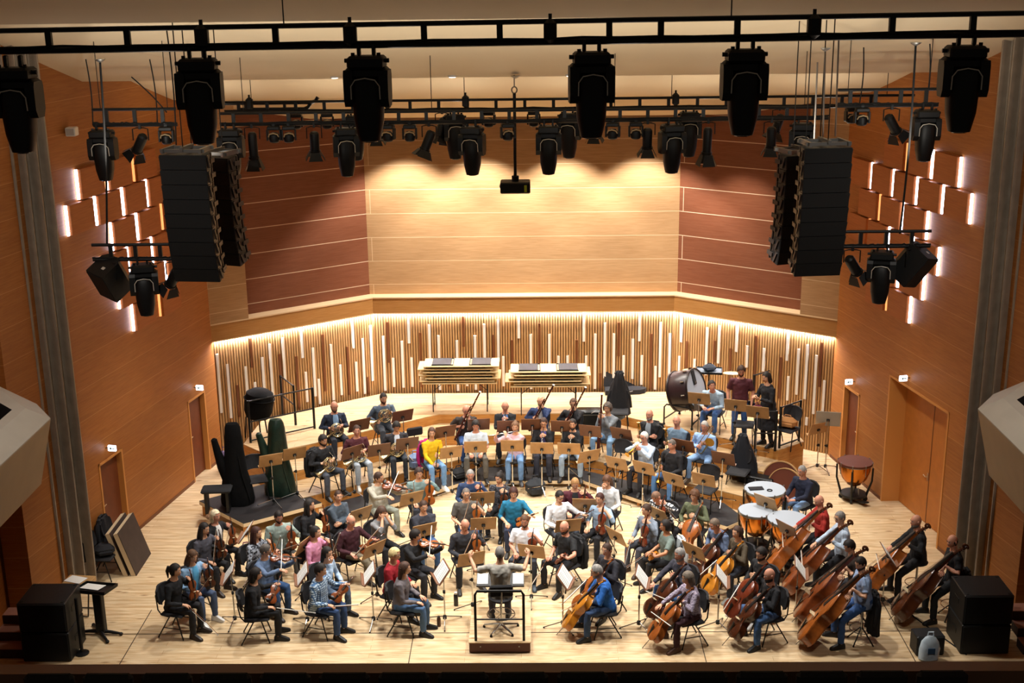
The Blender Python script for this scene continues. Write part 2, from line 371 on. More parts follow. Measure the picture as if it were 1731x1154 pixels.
for k in BAYS:
    M, L = bay_frame(k)
    # slatted dado
    e0, e1 = mitre(k, .1)
    b = MB(); b.box((L/2+(e1-e0)/2, .16, ZL/2+.02), (L+e0+e1, .06, ZL+.1)); wl = bayobj('wall_%s_dado' % k, b, SLATBACK, k)
    b = MB(); n = int((L+e0+e1)/.0665)
    for i in range(n):
        x = -e0+(i+.5)*(L+e0+e1)/n; b.box((x, .1, ZL/2+.02), (.047, .06, ZL+.04))
    bayobj('slat_panel', b, SLATW, k, wl)
    for key, x, z0, z1 in SLATS[k]:
        b = MB(); b.box((x, .085, (z0+z1)/2), (.062, .07, max(.1, z1-z0))); bayobj('white_slat' if key == 'white' else 'brown_slat', b, WSLAT if key == 'white' else DSLAT, k, wl)
    # cornice with the light strip tucked behind its lip
    e0, e1 = mitre(k, SETB); s = .0
    b = MB()
    b.add([(0, 0, ZL), (L, 0, ZL), (L, 0, ZW-.03), (0, 0, ZW-.03), (-e0, SETB, ZW-.03), (L+e1, SETB, ZW-.03), (-e0, SETB, ZL), (L+e1, SETB, ZL)],
          [(0, 1, 2, 3), (3, 2, 5, 4), (0, 6, 7, 1), (6, 4, 5, 7), (0, 3, 4, 6), (1, 7, 5, 2)])
    tr = bayobj('trim_cornice_%s' % k, b, CORN, k)
    b = MB(); b.add([(0, -.012, ZW-.03), (L, -.012, ZW-.03), (L, -.012, ZW), (0, -.012, ZW), (-e0, SETB, ZW), (L+e1, SETB, ZW), (-e0, SETB, ZW-.03), (L+e1, SETB, ZW-.03)],
          [(0, 1, 2, 3), (3, 2, 5, 4), (0, 6, 7, 1), (6, 4, 5, 7), (0, 3, 4, 6), (1, 7, 5, 2)])
    bayobj('cornice_top', b, CORNTOP, k, tr)
    b = MB(); b.box((L/2, .0, ZL-.012), (L, .035, .024)); bayobj('cornice_lip', b, CORNTOP, k, tr)
    b = MB(); b.box((L/2, .04, ZL-.012), (L-.04, .03, .012)); bayobj('light_strip', b, COVE, k, tr)
    # upper wall
    if k == 'back':
        b = MB(); b.box((L/2, SETB+.1, (ZW+ZT)/2), (L+2*e0, .2, ZT-ZW)); bayobj('wall_back', b, WALLX, k)
    else:
        x0, x1 = (.0, .95) if k == 'left' else (L-.92, L)
        b = MB(); b.box(((x0+x1)/2, .13, (ZL+ZT)/2+.2), (x1-x0, .26, ZT-ZL-.4)); bayobj('wall_%s_pilaster' % k, b, WALLX, k)
        x0, x1 = (.95, L+e1) if k == 'left' else (-e0, L-.92)
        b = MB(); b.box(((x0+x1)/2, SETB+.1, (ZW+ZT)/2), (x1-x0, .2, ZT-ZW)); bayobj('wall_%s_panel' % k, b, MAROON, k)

# ---- tilted light boxes on the side walls (a strip of light on the audience side of each)
BOXW = wood('box_veneer', '#a85f2b', '#b86d35', '#b86d35', 'Y', .5, 9, 9, (1.4, 1.4, 26), .001)
def light_box(side, y, z0, label, lit=True, w=.84, dep=.11, h=.56):
    X = wall_pt(side, y)
    r = empty('light_box', (X, y, z0), 0, label, 'wall light', 'light boxes on the %s wall' % ('left' if side < 0 else 'right'))
    def q(dy, o): return (side*(-.2*dy-o), dy)
    b = MB(); b.prism([q(0.035, 0), q(w, 0), q(w, dep), q(0.035, dep)], 0, h); b.obj('box_panel', BOXW, r)
    b = MB(); b.prism([q(.01, .015), q(.04, .015), q(.04, dep-.055), q(.01, dep-.055)], 0.0, h)
    b.obj('light_strip', LED if lit else LEDDIM, r)
LEDDIM = mat('led_warm_dim', '#ffb067', .5, emit=.9)
ROWS = ['top', 'second', 'third', 'fourth', 'fifth', 'lowest']
BOXES = {-1: [(7.16, (23.37, 24.4, -25.45)), (6.57, (22.9, 23.9, 24.92, 25.89)), (5.97, (24.37, 25.38, -26.44)), (5.37, (23.95, 24.9, 25.89)), (4.78, (24.4, -25.4, 26.4)), (4.19, (24.86, -26.0))],
         1: [(7.2, (23.57, 24.6, -25.6)), (6.6, (23.1, 24.1, 25.1, 26.08, 27.05)), (6.0, (24.6, 25.6, -26.6)), (5.4, (24.07, 25.1, 26.1, -27.0)), (4.79, (24.55, 25.6)), (4.19, (25.0, -26.0))]}
CNT = {1: ['only'], 2: ['nearer', 'farther'], 3: ['nearest', 'middle', 'farthest'], 4: ['nearest', 'second', 'third', 'farthest'], 5: ['nearest', 'second', 'middle', 'fourth', 'farthest']}
for side in (-1, 1):
    for ri, (z, ys) in enumerate(BOXES[side]):
        for i, y in enumerate(ys):
            light_box(side, abs(y), z, 'lit veneer box on the %s wall, %s of its %s row' % ('left' if side < 0 else 'right', CNT[len(ys)][i], ROWS[ri]), y > 0)

# ---- ceiling reflectors stepping down towards the back
def reflector(n, y0, z0, y1, z1, w, bow=.25, th=.12):
    m = MB(); rings = []; K = 9
    for i in range(13):
        x = -w+2*w*i/12; top = []; bot = []
        for j in range(K):
            t = j/(K-1); y = y0+(y1-y0)*t; z = z0+(z1-z0)*t - bow*math.sin(math.pi*t)*.5
            bot.append(Vector((x, y, z))); top.append(Vector((x, y, z+th)))
        rings.append(bot+top[::-1])
    m.loft(rings); return struct('ceiling' if n == 1 else 'ceiling_%d' % n, m, CREAM, True)
reflector(1, 11.0, 13.1, 17.6, 10.55, 10.5)
reflector(2, 16.5, 12.2, 24.0, 9.27, 10.5, .3)
reflector(3, 23.6, 9.95, 27.5, 8.58, 8.05, .12)
reflector(4, 27.2, 8.95, 30.35, 7.84, 7.6, .08)
m = MB(); m.box((0, 30.9, 8.75), (15.5, 2.0, .1)); struct('ceiling_5', m, CREAM)
m = MB(); m.box((0, 24.2, 10.9), (19, 14, .1)); struct('ceiling_6', m, mat('ceiling_void', '#3a2c20', .9))
DLM = mat('downlight_glow', '#fff6e6', .5, emit=14)
for i, q in enumerate(((-3.394, 24, 9.311), (-1.218, 24, 9.303), (0.952, 24, 9.301), (3.169, 24, 9.363))):
    r = empty('downlight', (q[0], q[1]-.10, q[2]-.005), 0, 'small round ceiling downlight, %s of four along the reflector edge' % ('first from left', 'second from left', 'third from left', 'rightmost')[i], 'lamp', 'downlights along the reflector edge')
    b = MB(); b.lathe([(.075, -.012), (.085, .0), (.085, .05), (.05, .06)], 14); b.obj('trim_ring', mat('white_plastic', '#e8e4dc', .5), r)
    b = MB(); b.lathe([(.001, -.02), (.055, -.018), (.065, -.012)], 12); b.obj('lens', DLM, r)

# ---- curtains in the wings and the auditorium walls beyond them
def curtain(side, label):
    m = MB(); rings = []; n = 66
    for z in (0.03, .6, 2.5, 5, 7.5, 10.2):
        ring = []
        for i in range(n):
            t = i/(n-1); a = Vector((side*8.17, 22.05)); b = Vector((side*9.12, 21.1)); p = a.lerp(b, t)
            s = math.sin(t*2*math.pi*6.5+z*.05)*(.10+.015*math.sin(z))+.02*math.sin(t*31+z*.4)
            p = p+Vector((side*-.65, -.76))*s
            ring.append(Vector((p.x, p.y, z)))
        back = [q+Vector((side*.012, .014, 0)) for q in reversed(ring)]
        rings.append(ring+back)
    m.loft(rings); o = m.obj('stage_curtain', CURT, None, True); tag(o, label, 'curtain')
curtain(-1, 'tall grey-brown stage curtain hanging in the left wing')
curtain(1, 'tall grey-brown stage curtain hanging in the right wing')
AUDW = wood('auditorium_veneer', '#a55b22', '#b56a2c', '#a55b22', 'Y', .55, 2, 6, (1.4, 1.4, 26), .003)
for side in (-1, 1):
    m = MB(); m.prism([(side*9.32, 20.75), (side*9.0, 10), (side*9.5, 10), (side*9.7, 20.75)], -1.2, 10.6)
    struct('wall_left_auditorium' if side < 0 else 'wall_right_auditorium', m, AUDW)
# ---- side balconies: white faceted boxes on the auditorium walls
def balcony(side, x, ye, z, label):
    def ring(ins, zz): return [Vector((side*(x+ins), 10, zz)), Vector((side*(x+ins), ye-ins*.4, zz)), Vector((side*(x+.45+ins*.8), ye+.65-ins, zz)), Vector((side*(x+1.3), ye+1.4-ins, zz)), Vector((side*9.2, ye+1.4-ins, zz)), Vector((side*9.2, 10, zz))]
    r = empty('balcony', (side*x, ye, z-1), 0, label, 'balcony'); inv = Matrix.Translation((-side*x, -ye, -z+1))
    def put(name, rings, m):
        b = MB(); b.loft([q if side < 0 else q[::-1] for q in rings], False, False); b.xf(inv); b.obj(name, m, r)
    put('parapet', [ring(.22, z-1.0), ring(.0, z-.02)], BALCW)
    put('coping', [ring(.0, z-.02), ring(.0, z), ring(.30, z+.2), ring(.47, z+.2)], BALC)
    put('inner_wall', [ring(.47, z+.2), ring(.47, z-.6)], BLKFAB)
    b = MB(); v = [ring(.47, z-.6), ring(.22, z-1.0)]
    for q in v: b.add([inv @ p for p in (q if side > 0 else q[::-1])], [tuple(range(6))])
    b.obj('balcony_floor', BLKFAB, r)
balcony(-1, 6.85, 17.5, 4.95, 'white faceted side balcony projecting at the left edge')
balcony(1, 6.67, 17.5, 5.0, 'white faceted side balcony projecting at the right edge')

# ---- front of the rear seating: parapet and the row of dark seat backs along the bottom of the view
m = MB(); m.box((0, 12.3, 3.68), (18, .2, .42)); struct('trim_parapet', m, mat('parapet_wood', '#8a6448', .5))
SEAT = Proto('auditorium_seat')
b = MB(); b.box((0, 0, .31), (.53, .1, .66), None, .05); SEAT.part('backrest', b, mat('seat_plush', '#262423', .85, 0, .2, 30), True)
b = MB(); b.box((0, -.27, -.02), (.5, .5, .12), None, .04); SEAT.part('seat', b, mat('seat_plush', '#131313', .85), True)
for sx in (-.285, .285):
    b = MB(); b.box((sx, -.2, .1), (.05, .45, .06)); b.box((sx, -.2, -.2), (.04, .3, .55)); SEAT.part('armrest', b, BLACK, False)
xs = [(-7.4+.625*i) for i in range(22)]
ordn = ['second', 'third', 'fourth', 'fifth', 'sixth', 'seventh', 'eighth', 'ninth', 'tenth', 'eleventh', 'twelfth']
vis = [x for x in xs if -4.95 < x < 4.9]
for i, x in enumerate(vis):
    L = 'leftmost' if i == 0 else 'rightmost' if i == len(vis)-1 else (ordn[i-1]+' from left' if i < len(vis)/2 else ordn[len(vis)-2-i]+' from right')
    SEAT.make(place(x, 11.82, 3.48, 0), 'dark seat back along the bottom edge, %s' % L, 'seat', 'seat backs along the bottom edge')
m = MB(); m.box((0, 11.2, 2.9), (18, 2.0, .1)); struct('floor_tier', m, mat('stalls_carpet', '#2b1a14', .9))

# ================================================================== risers
def off_pts(d):
    """front edge of the terraces, d metres in front of the top terrace"""
    c, s = .832, .555; t = math.tan(math.atan2(.667, 1)/2)
    return d, t
def tier_poly(d, xl, xr):
    """chevron edge: left slope 2/3, centre flat, right slope mirrored; back along the wall"""
    yc = 29.16-d; t = math.tan(math.atan(.667)/2); xk = 2.06+ d*t*-1
    k0 = -(2.06-d*t); k1 = 2.06-d*t
    pts = [(xl, yc+(xl-k0)*.667), (k0, yc), (k1, yc), (xr, yc-(xr-k1)*.69)]
    return pts
def terrace(name, d, z, ends, m_top, label, depth):
    (xl, xr) = ends; fr = tier_poly(d, xl, xr); bk = tier_poly(d-depth, xl-.55*depth, xr+.55*depth)
    poly = fr+bk[::-1]
    r = empty(name, (0, fr[1][1], 0), 0, label, 'riser'); y0 = fr[1][1]
    pl = [(x, y-y0) for x, y in poly]
    b = MB(); b.prism(pl, 0, z-.02); b.obj('riser_front', FACEW, r)
    b = MB(); b.prism(pl, z-.02, z); b.obj('riser_top', m_top, r)
top = [(-6.41, 27.2), (-5.82, 26.62), (-4.91, 27.15), (-2.06, 29.16), (2.06, 29.16), (5.69, 26.62), (6.36, 27.14), (6.2, 28.95), (3.65, 30.74), (-3.65, 30.74), (-6.3, 28.88)]
r = empty('orchestra_riser', (0, 29, 0), 0, 'top wooden riser along the slatted wall', 'riser')
pl = [(x, y-29) for x, y in top]
b = MB(); b.prism(pl, 0, .81); b.obj('riser_front', FACEW, r)
b = MB(); b.prism(pl, .81, .83); b.obj('riser_top', RISERW, r)
terrace('orchestra_riser', .85, .59, (-5.35, 5.25), RISERW, 'third wooden riser step just below the top riser', .86)
terrace('orchestra_riser', 1.8, .35, (-4.75, 4.75), RISERW, 'second wooden riser step behind the low black platforms', .96)
def deck(name, poly, z, legs, label, inner=.12):
    cx = sum(p[0] for p in poly)/len(poly); cy = sum(p[1] for p in poly)/len(poly)
    r = empty(name, (cx, cy, 0), 0, label, 'platform', 'black stage platforms')
    pl = [(x-cx, y-cy) for x, y in poly]
    b = MB(); b.prism(pl, z-.09, z-.012); b.obj('edge_frame', mat('platform_edge', '#d8c3a0', .5), r)
    b = MB(); b.prism([(x*.995, y*.995) for x, y in pl], z-.012, z); b.obj('deck', BLACKDECK, r)
    for x, y in legs:
        b = MB(); b.box((x-cx, y-cy, (z-.09)/2), (.06, .06, z-.09)); b.obj('leg', FRAMEW, r)
def strip(x0, x1, d0, d1):
    a = tier_poly(d1, x0, x1); b = tier_poly(d0, x0, x1); return a, b
# low platforms in front of the terraces: left arm, centre, right arm
yc = 26.51
deck('stage_platform', [(-1.28, yc), (1.32, yc), (1.0, yc+.84), (-1.0, yc+.84)], .18, [(-1.2, yc+.06), (0, yc+.06), (1.25, yc+.06), (-.95, yc+.7), (.95, yc+.7)], 'low black platform in the middle under the flutes and clarinets')
deck('stage_platform', [(-3.62, 24.62), (-2.45, 25.55), (-1.3, 26.51), (-1.02, 27.33), (-3.5, 25.75), (-4.15, 25.28)], .18, [(-3.5, 24.8), (-2.4, 25.65), (-1.4, 26.5), (-3.9, 25.3), (-2.2, 26.4)], 'low black platform angled behind the left violins')
deck('stage_platform', [(1.34, 26.51), (2.5, 25.42), (4.19, 24.02), (4.62, 24.4), (4.3, 25.2), (1.02, 27.33)], .18, [(1.45, 26.5), (2.5, 25.52), (4.1, 24.15), (4.4, 24.5), (2.2, 26.4)], 'low black platform angled behind the violas on the right')
deck('stage_platform', [(-6.95, 25.13), (-5.74, 23.95), (-4.29, 25.0), (-5.45, 26.25)], .33, [(-6.85, 25.12), (-5.74, 24.05), (-4.4, 25.0), (-5.45, 26.1)], 'black platform with pale edge carrying the covered harps')

# ================================================================== furniture and instruments (one prototype of each kind)
def chair_proto(name='orchestra_chair', seatm=None):
    p = Proto(name); SM = seatm or mat('chair_upholstery', '#1b1a1d', .85, 0, .25, 30)
    b = MB(); b.box((0, .02, .445), (.46, .44, .055), None, .025); p.part('seat', b, SM)
    # back pad: rounded and slightly curved
    b = MB(); rings = []
    for z, w in ((.60, .15), (.63, .20), (.70, .225), (.80, .225), (.87, .205), (.905, .15)):
        y = -.235-(z-.6)*.18
        rings.append([Vector((x*w, y-.03+.035*(1-x*x)*-1+t, z)) for x, t in ((-1, .05), (-.5, .03), (0, .025), (.5, .03), (1, .05), (1, .09), (.5, .07), (0, .065), (-.5, .07), (-1, .09))])
    b.loft(rings); p.part('backrest', b, SM)
    for sx in (-1, 1):
        b = MB(); b.tube([(sx*.2, -.02, .41), (sx*.215, -.17, .44), (sx*.2, -.245, .52), (sx*.17, -.275, .66), (sx*.165, -.29, .78)], .012, 6); p.part('back_support', b, BLACK)
        b = MB(); b.tube([(sx*.19, .10, .42), (sx*.225, .215, .02), (sx*.225, .217, 0)], .0125, 6); p.part('leg', b, BLACK)
        b = MB(); b.tube([(sx*.19, -.03, .42), (sx*.235, -.255, .02), (sx*.235, -.257, 0)], .0125, 6); p.part('leg', b, BLACK)
        b = MB(); b.tube([(sx*.212, .165, .2), (sx*.217, -.16, .2)], .008, 6); p.part('stretcher', b, BLACK)
    b = MB(); b.tube([(-.2, -.05, .41), (.2, -.05, .41)], .011, 6); b.tube([(-.2, .1, .41), (.2, .1, .41)], .011, 6); p.part('seat_frame', b, BLACK)
    return p
CHAIR = chair_proto()
def stool_proto(name, h, back=True):
    p = Proto(name); SM = mat('chair_upholstery', '#1b1a1d', .85)
    b = MB(); b.lathe([(.15, h-.05), (.18, h-.03), (.185, h-.01), (.16, h+.005), (.02, h+.008)], 16); p.part('seat', b, SM)
    if back:
        b = MB(); b.box((0, -.2, h+.22), (.38, .06, .2), None, .028); p.part('backrest', b, SM)
        b = MB(); b.tube([(0, -.06, h-.05), (0, -.2, h-.03), (0, -.235, h+.1), (0, -.235, h+.22)], .013, 6); p.part('back_support', b, BLACK)
    b = MB(); b.tube([(0, 0, .12), (0, 0, h-.04)], .022, 8); p.part('post', b, CHROME)
    for k in range(4):
        a = math.pi/4+k*math.pi/2; c, s = math.cos(a), math.sin(a)
        b = MB(); b.tube([(0, 0, .3), (c*.24, s*.24, .015)], .012, 6); b.ell((c*.24, s*.24, .012), (.018, .018, .012), 6, 4); p.part('leg', b, BLACK)
    b = MB(); b.tube([(.2*math.cos(t*math.pi/8), .2*math.sin(t*math.pi/8), .26) for t in range(16)], .009, 6, True); p.part('foot_ring', b, CHROME)
    return p
BSTOOL = stool_proto('bass_stool', .70, False)
DSTOOL = stool_proto('swivel_stool', .5, True)

def stand_proto(name, deskm, h=1.0, w=.5, dh=.34, polem=None, tilt=24):
    """sheet side faces -Y (the player), wooden back faces +Y; origin on the floor under the desk"""
    p = Proto(name); polem = polem or CHROME
    rot = Matrix.Rotation(R(-tilt), 3, 'X'); c = Vector((0, .02, h))
    b = MB(); b.box(c, (w, .014, dh), rot, .006); p.part('desk', b, deskm)
    b = MB(); b.box(c+rot @ Vector((0, -.035, -dh/2)), (w, .07, .012), rot); p.part('ledge', b, deskm)
    b = MB(); b.box(c+rot @ Vector((0, .02, -.03)), (.07, .05, .06), rot, .01); p.part('desk_clamp', b, BLACK)
    b = MB(); b.tube([(0, .05, .55), (0, .05, h-.03)], .010, 8); p.part('pole', b, polem)
    b = MB(); b.tube([(0, .05, .1), (0, .05, .6)], .0135, 8); p.part('lower_tube', b, polem)
    b = MB(); b.lathe([(.012, .57), (.024, .58), (.024, .63), (.012, .64)], 10, Matrix.Translation((0, .05, 0))); b.box((.03, .05, .605), (.04, .016, .03)); p.part('height_knob', b, BLACK)
    b = MB(); b.lathe([(.015, .06), (.036, .075), (.036, .13), (.018, .15)], 10, Matrix.Translation((0, .05, 0))); p.part('leg_hub', b, BLACK)
    for k in range(3):
        a = R(90+120*k+15); d = Vector((math.cos(a), math.sin(a), 0))
        b = MB(); b.tube([Vector((0, .05, .115))+d*.03, Vector((0, .05, .02))+d*.33], .0095, 6); i = p.part('leg', b, polem)
        b = MB(); b.ell(Vector((0, .05, .014))+d*.335, (.016, .016, .013), 8, 4); p.part('rubber_foot', b, RUBBER, True, i)
    return p
STAND = stand_proto('music_stand', DESKW)
STANDD = stand_proto('music_stand', DESKD)
STANDSIDE = stand_proto('music_stand', DESKD, 1.0, .5, .34, None, 36)

# ---- violin family: y runs up the neck, z out of the front, origin at the lower end of the body
PROF = [(.0, .07), (.01, .13), (.035, .19), (.09, .255), (.17, .287), (.25, .28), (.32, .245), (.37, .205), (.40, .185), (.43, .165), (.5, .152), (.56, .158), (.60, .185), (.63, .195), (.68, .215), (.76, .232), (.84, .225), (.91, .19), (.96, .13), (.99, .08), (1.0, .045)]
PROFB = [(.0, .08), (.012, .16), (.05, .235), (.11, .285), (.19, .3), (.27, .285), (.34, .24), (.39, .205), (.42, .185), (.46, .17), (.52, .168), (.57, .18), (.61, .2), (.66, .21), (.72, .205), (.79, .18), (.86, .14), (.93, .09), (.98, .055), (1.0, .04)]
def varnish(name, c, d):
    return mat(name, c, .22, 0, .18, d, spec=.6)
VIO = [varnish('varnish_chestnut', '#7a3d1c', 14), varnish('varnish_amber', '#96511f', 14), varnish('varnish_red_brown', '#6a2c16', 14), varnish('varnish_gold', '#c07a24', 10), varnish('varnish_dark', '#4a2512', 12)]
STR = mat('strings', '#c8c4bc', .3, 1)
def fiddle(name, L, rib, arch, prof, neck, endpin=0, sc=1.0, bow=False):
    p = Proto(name); m = VIO[1]
    left = [(-w*L, t*L) for t, w in prof]; right = [(w*L, t*L) for t, w in reversed(prof)]
    poly = right[::-1]+left[::-1]         # counter-clockwise seen from the front
    poly = [(w*L, t*L) for t, w in prof]+[(-w*L, t*L) for t, w in reversed(prof)]
    cx, cy = 0, .47*L
    def ring(k, z): return [Vector((cx+(x-cx)*k, cy+(y-cy)*(1-(1-k)*.6 if k < 1 else k), z)) for x, y in poly]
    b = MB(); b.loft([ring(.35, -rib/2-arch), ring(.75, -rib/2-arch*.7), ring(1.0, -rib/2-.003*sc), ring(1.03, -rib/2), ring(1.0, -rib/2+.004*sc), ring(.985, 0), ring(1.0, rib/2-.004*sc), ring(1.03, rib/2), ring(1.0, rib/2+.003*sc), ring(.75, rib/2+arch*.7), ring(.35, rib/2+arch)])
    p.part('body', b, m)
    zt = rib/2+arch
    b = MB(); nw = L*.036; y1 = L*(1+neck)
    b.loft([[Vector((x*nw*k, y, z)) for x, z in ((-1, zt*.55), (1, zt*.55), (.8, zt*.55-L*.045), (-.8, zt*.55-L*.045))] for y, k in ((L*.96, 1.5), (L*1.02, 1.1), (y1, .85))])
    p.part('neck', b, m)
    # pegbox and scroll
    b = MB(); sp = []; s = L*.055*(1.0 if L < .5 else .8 if L < 1 else 1.15)
    b.tube([(0, y1-.01*L, zt*.5-L*.02), (0, y1+s*1.6, zt*.5-L*.04), (0, y1+s*3.0, zt*.5-L*.075)], [s*.42, s*.4, s*.33], 6)
    c = Vector((0, y1+s*3.1, zt*.5-L*.075+s*.25))
    for k in range(13):
        a = -math.pi/2+k*math.pi/5.2; r = s*(.75-.045*k); sp.append(c+Vector((0, math.cos(a)*r*.9, math.sin(a)*r)))
    b.tube(sp, [s*.34]*6+[s*.3]*7, 6); p.part('scroll', b, m if not bow else VIO[4])
    for k in range(4):
        sx = 1 if k % 2 else -1; yy = y1+s*(.5+.6*k)
        b = MB(); b.tube([(-sx*s*.5, yy, zt*.5-L*.03-L*.008*k), (sx*s*1.25, yy, zt*.5-L*.03-L*.008*k)], s*.11, 6); b.ell((sx*s*1.4, yy, zt*.5-L*.03-L*.008*k), (s*.28, s*.12, s*.24), 8, 5); p.part('peg', b, EBONY)
    b = MB(); fz = zt*.55; fl = L*.32
    b.loft([[Vector((x*w, y, z+dz)) for x, z in ((-1, 0), (1, 0), (.7, L*.02), (-.7, L*.02))] for y, w, dz in ((L*.66, L*.062, fz*1.0+L*.05), (y1, L*.036, fz))]); p.part('fingerboard', b, EBONY)
    b = MB(); by = L*.43; bh = L*.085
    b.loft([[Vector((-L*.065, by-L*.008, zt*.95)), Vector((L*.065, by-L*.008, zt*.95)), Vector((L*.065, by+L*.008, zt*.95)), Vector((-L*.065, by+L*.008, zt*.95))], [Vector((-L*.05, by-L*.004, zt+bh)), Vector((L*.05, by-L*.004, zt+bh)), Vector((L*.05, by+L*.004, zt+bh)), Vector((-L*.05, by+L*.004, zt+bh))]]); p.part('bridge', b, mat('bridge_maple', '#e8d6ac', .5))
    b = MB(); b.loft([[Vector((x*w, y, z+dz)) for x, z in ((-1, 0), (1, 0), (.6, L*.018), (-.6, L*.018))] for y, w, dz in ((L*.01, L*.02, rib/2+.004), (L*.3, L*.058, zt+bh*.4))]); p.part('tailpiece', b, EBONY)
    b = MB(); rs = max(.0009, L*.0016)
    for k in range(4):
        x = (k-1.5)*L*.024; b.tube([(x, L*.29, zt+bh*.5), (x*1.1, by, zt+bh+.001), (x*.55, y1, fz+L*.026)], rs, 4)
    p.part('strings', b, STR)
    for sx in (-1, 1):
        b = MB(); b.tube([(sx*L*.135, L*.33, zt*.62+rib*.0), (sx*L*.118, L*.42, zt*.8), (sx*L*.085, L*.53, zt*.86)], [L*.013, L*.011, L*.013], 5, False, .4)
        for i in range(len(b.v)): x, y, z = b.v[i]; b.v[i] = (x, y, z+rib*.12)
        p.part('sound_hole', b, EBONY)
    if L < .5:
        b = MB(); b.ell((-L*.14, L*.06, zt+.012), (L*.13, L*.085, .012), 10, 5); p.part('chin_rest', b, EBONY)
    if endpin:
        b = MB(); b.tube([(0, .01, 0), (0, -endpin, 0)], .0065, 6); p.part('endpin', b, STEEL)
    return p
VIOLIN = fiddle('violin', .355, .032, .013, PROF, .37)
VIOLA = fiddle('viola', .41, .038, .015, PROF, .36)
CELLO = fiddle('cello', .755, .115, .03, PROF, .36, .30, 3)
BASS = fiddle('double_bass', 1.10, .19, .045, PROFB, .40, .18, 5, True)
def bow_proto(name, L):
    p = Proto(name)
    b = MB(); b.tube([(0, 0, 0), (0, L*.3, -.004), (0, L*.65, -.006), (0, L*.97, .002)], [.0052, .005, .0045, .0042], 6); p.part('stick', b, mat('pernambuco', '#8a5530', .35))
    b = MB(); b.add([(-.006, .05, .018), (.006, .05, .018), (.006, L*.97, .014), (-.006, L*.97, .014), (-.006, .05, .0205), (.006, .05, .0205), (.006, L*.97, .0165), (-.006, L*.97, .0165)], [(3, 2, 1, 0), (4, 5, 6, 7), (0, 1, 5, 4), (1, 2, 6, 5), (2, 3, 7, 6), (3, 0, 4, 7)]); p.part('bow_hair', b, mat('bow_hair', '#f0ece0', .7))
    b = MB(); b.box((0, .05, .01), (.011, .05, .02)); p.part('frog', b, EBONY)
    b = MB(); b.box((0, L*.975, .008), (.008, .02, .018)); p.part('tip', b, PAPER)
    return p
BOW = bow_proto('violin_bow', .74); CBOW = bow_proto('cello_bow', .71); BBOW = bow_proto('bass_bow', .7)

# ---- winds (origin at the mouthpiece, y away from the player along the tube)
def flute_proto():
    p = Proto('flute'); b = MB(); b.tube([(0, -.06, 0), (0, .61, 0)], .0095, 8); p.part('tube', b, SILVER)
    b = MB(); b.box((0, 0, .009), (.02, .035, .006), None, .002); p.part('lip_plate', b, SILVER)
    b = MB()
    for k in range(9): b.lathe([(.007, .008), (.0075, .013), (.001, .014)], 8, Matrix.Translation((0, .2+.036*k, 0)))
    p.part('keys', b, SILVER); return p
def clarinet_proto(name='clarinet', L=.66, m=None):
    p = Proto(name); m = m or EBONY
    b = MB(); b.tube([(0, -.02, 0), (0, .04, 0), (0, .07, 0)], [.005, .009, .011], 8); p.part('mouthpiece', b, EBONY)
    b = MB(); b.tube([(0, .07, 0), (0, L*.85, 0)], [.0125, .0145], 8); p.part('body', b, m)
    b = MB(); b.tube([(0, L*.84, 0), (0, L*.93, 0), (0, L, 0)], [.016, .024, .036], 12); p.part('bell', b, m)
    b = MB()
    for k in range(8):
        b.box((.004*(-1)**k, .15+k*L*.085, .0165), (.014, .03, .006)); b.tube([(.013, .12+k*L*.08, .01), (.013, .17+k*L*.08, .01)], .003, 5)
    for k in range(4): b.tube([(0, L*(.1+.23*k), 0), (0, L*(.1+.23*k)+.012, 0)], .0165, 8)
    p.part('keywork', b, SILVER); return p
def bassoon_proto(name='bassoon', s=1.0):
    """y up the long joint, origin at the boot"""
    p = Proto(name); m = mat('bassoon_maple', '#4a1d14', .25)
    b = MB(); b.tube([(0, 0, 0), (0, .02, 0), (0, .44*s, 0)], [.03*s, .036*s, .034*s], 10, False, 1.3); p.part('boot_joint', b, m)
    b = MB(); b.tube([(.02*s, .42*s, 0), (.02*s, 1.12*s, 0)], [.021*s, .019*s], 8); p.part('long_joint', b, m)
    b = MB(); b.tube([(-.02*s, .42*s, 0), (-.02*s, .92*s, 0)], [.017*s, .014*s], 8); p.part('wing_joint', b, m)
    b = MB(); b.tube([(.02*s, 1.1*s, 0), (.02*s, 1.3*s, 0), (.02*s, 1.34*s, 0)], [.019*s, .018*s, .026*s], 10); i = p.part('bell_joint', b, m)
    b = MB(); b.tube([(.02*s, 1.335*s, 0), (.02*s, 1.35*s, 0)], .027*s, 12); p.part('bell_rim', b, PAPER, True, i)
    b = MB(); b.tube([(-.02*s, .92*s, 0), (-.03*s, .97*s, .02), (-.07*s, .98*s, .12), (-.09*s, .95*s, .2)], .0045, 6); p.part('crook', b, SILVER)
    b = MB()
    for k in range(9): b.box((.005, .08*s+k*.105*s, .036*s), (.022, .045, .008)); b.tube([(.03, .06*s+k*.1*s, .02), (.03, .15*s+k*.1*s, .02)], .0035, 5)
    for k in (.04, .42, .92, 1.1): b.tube([(.015*s, k*s, 0), (.015*s, k*s+.02, 0)], .04*s if k < .5 else .024*s, 10)
    p.part('keywork', b, SILVER); return p
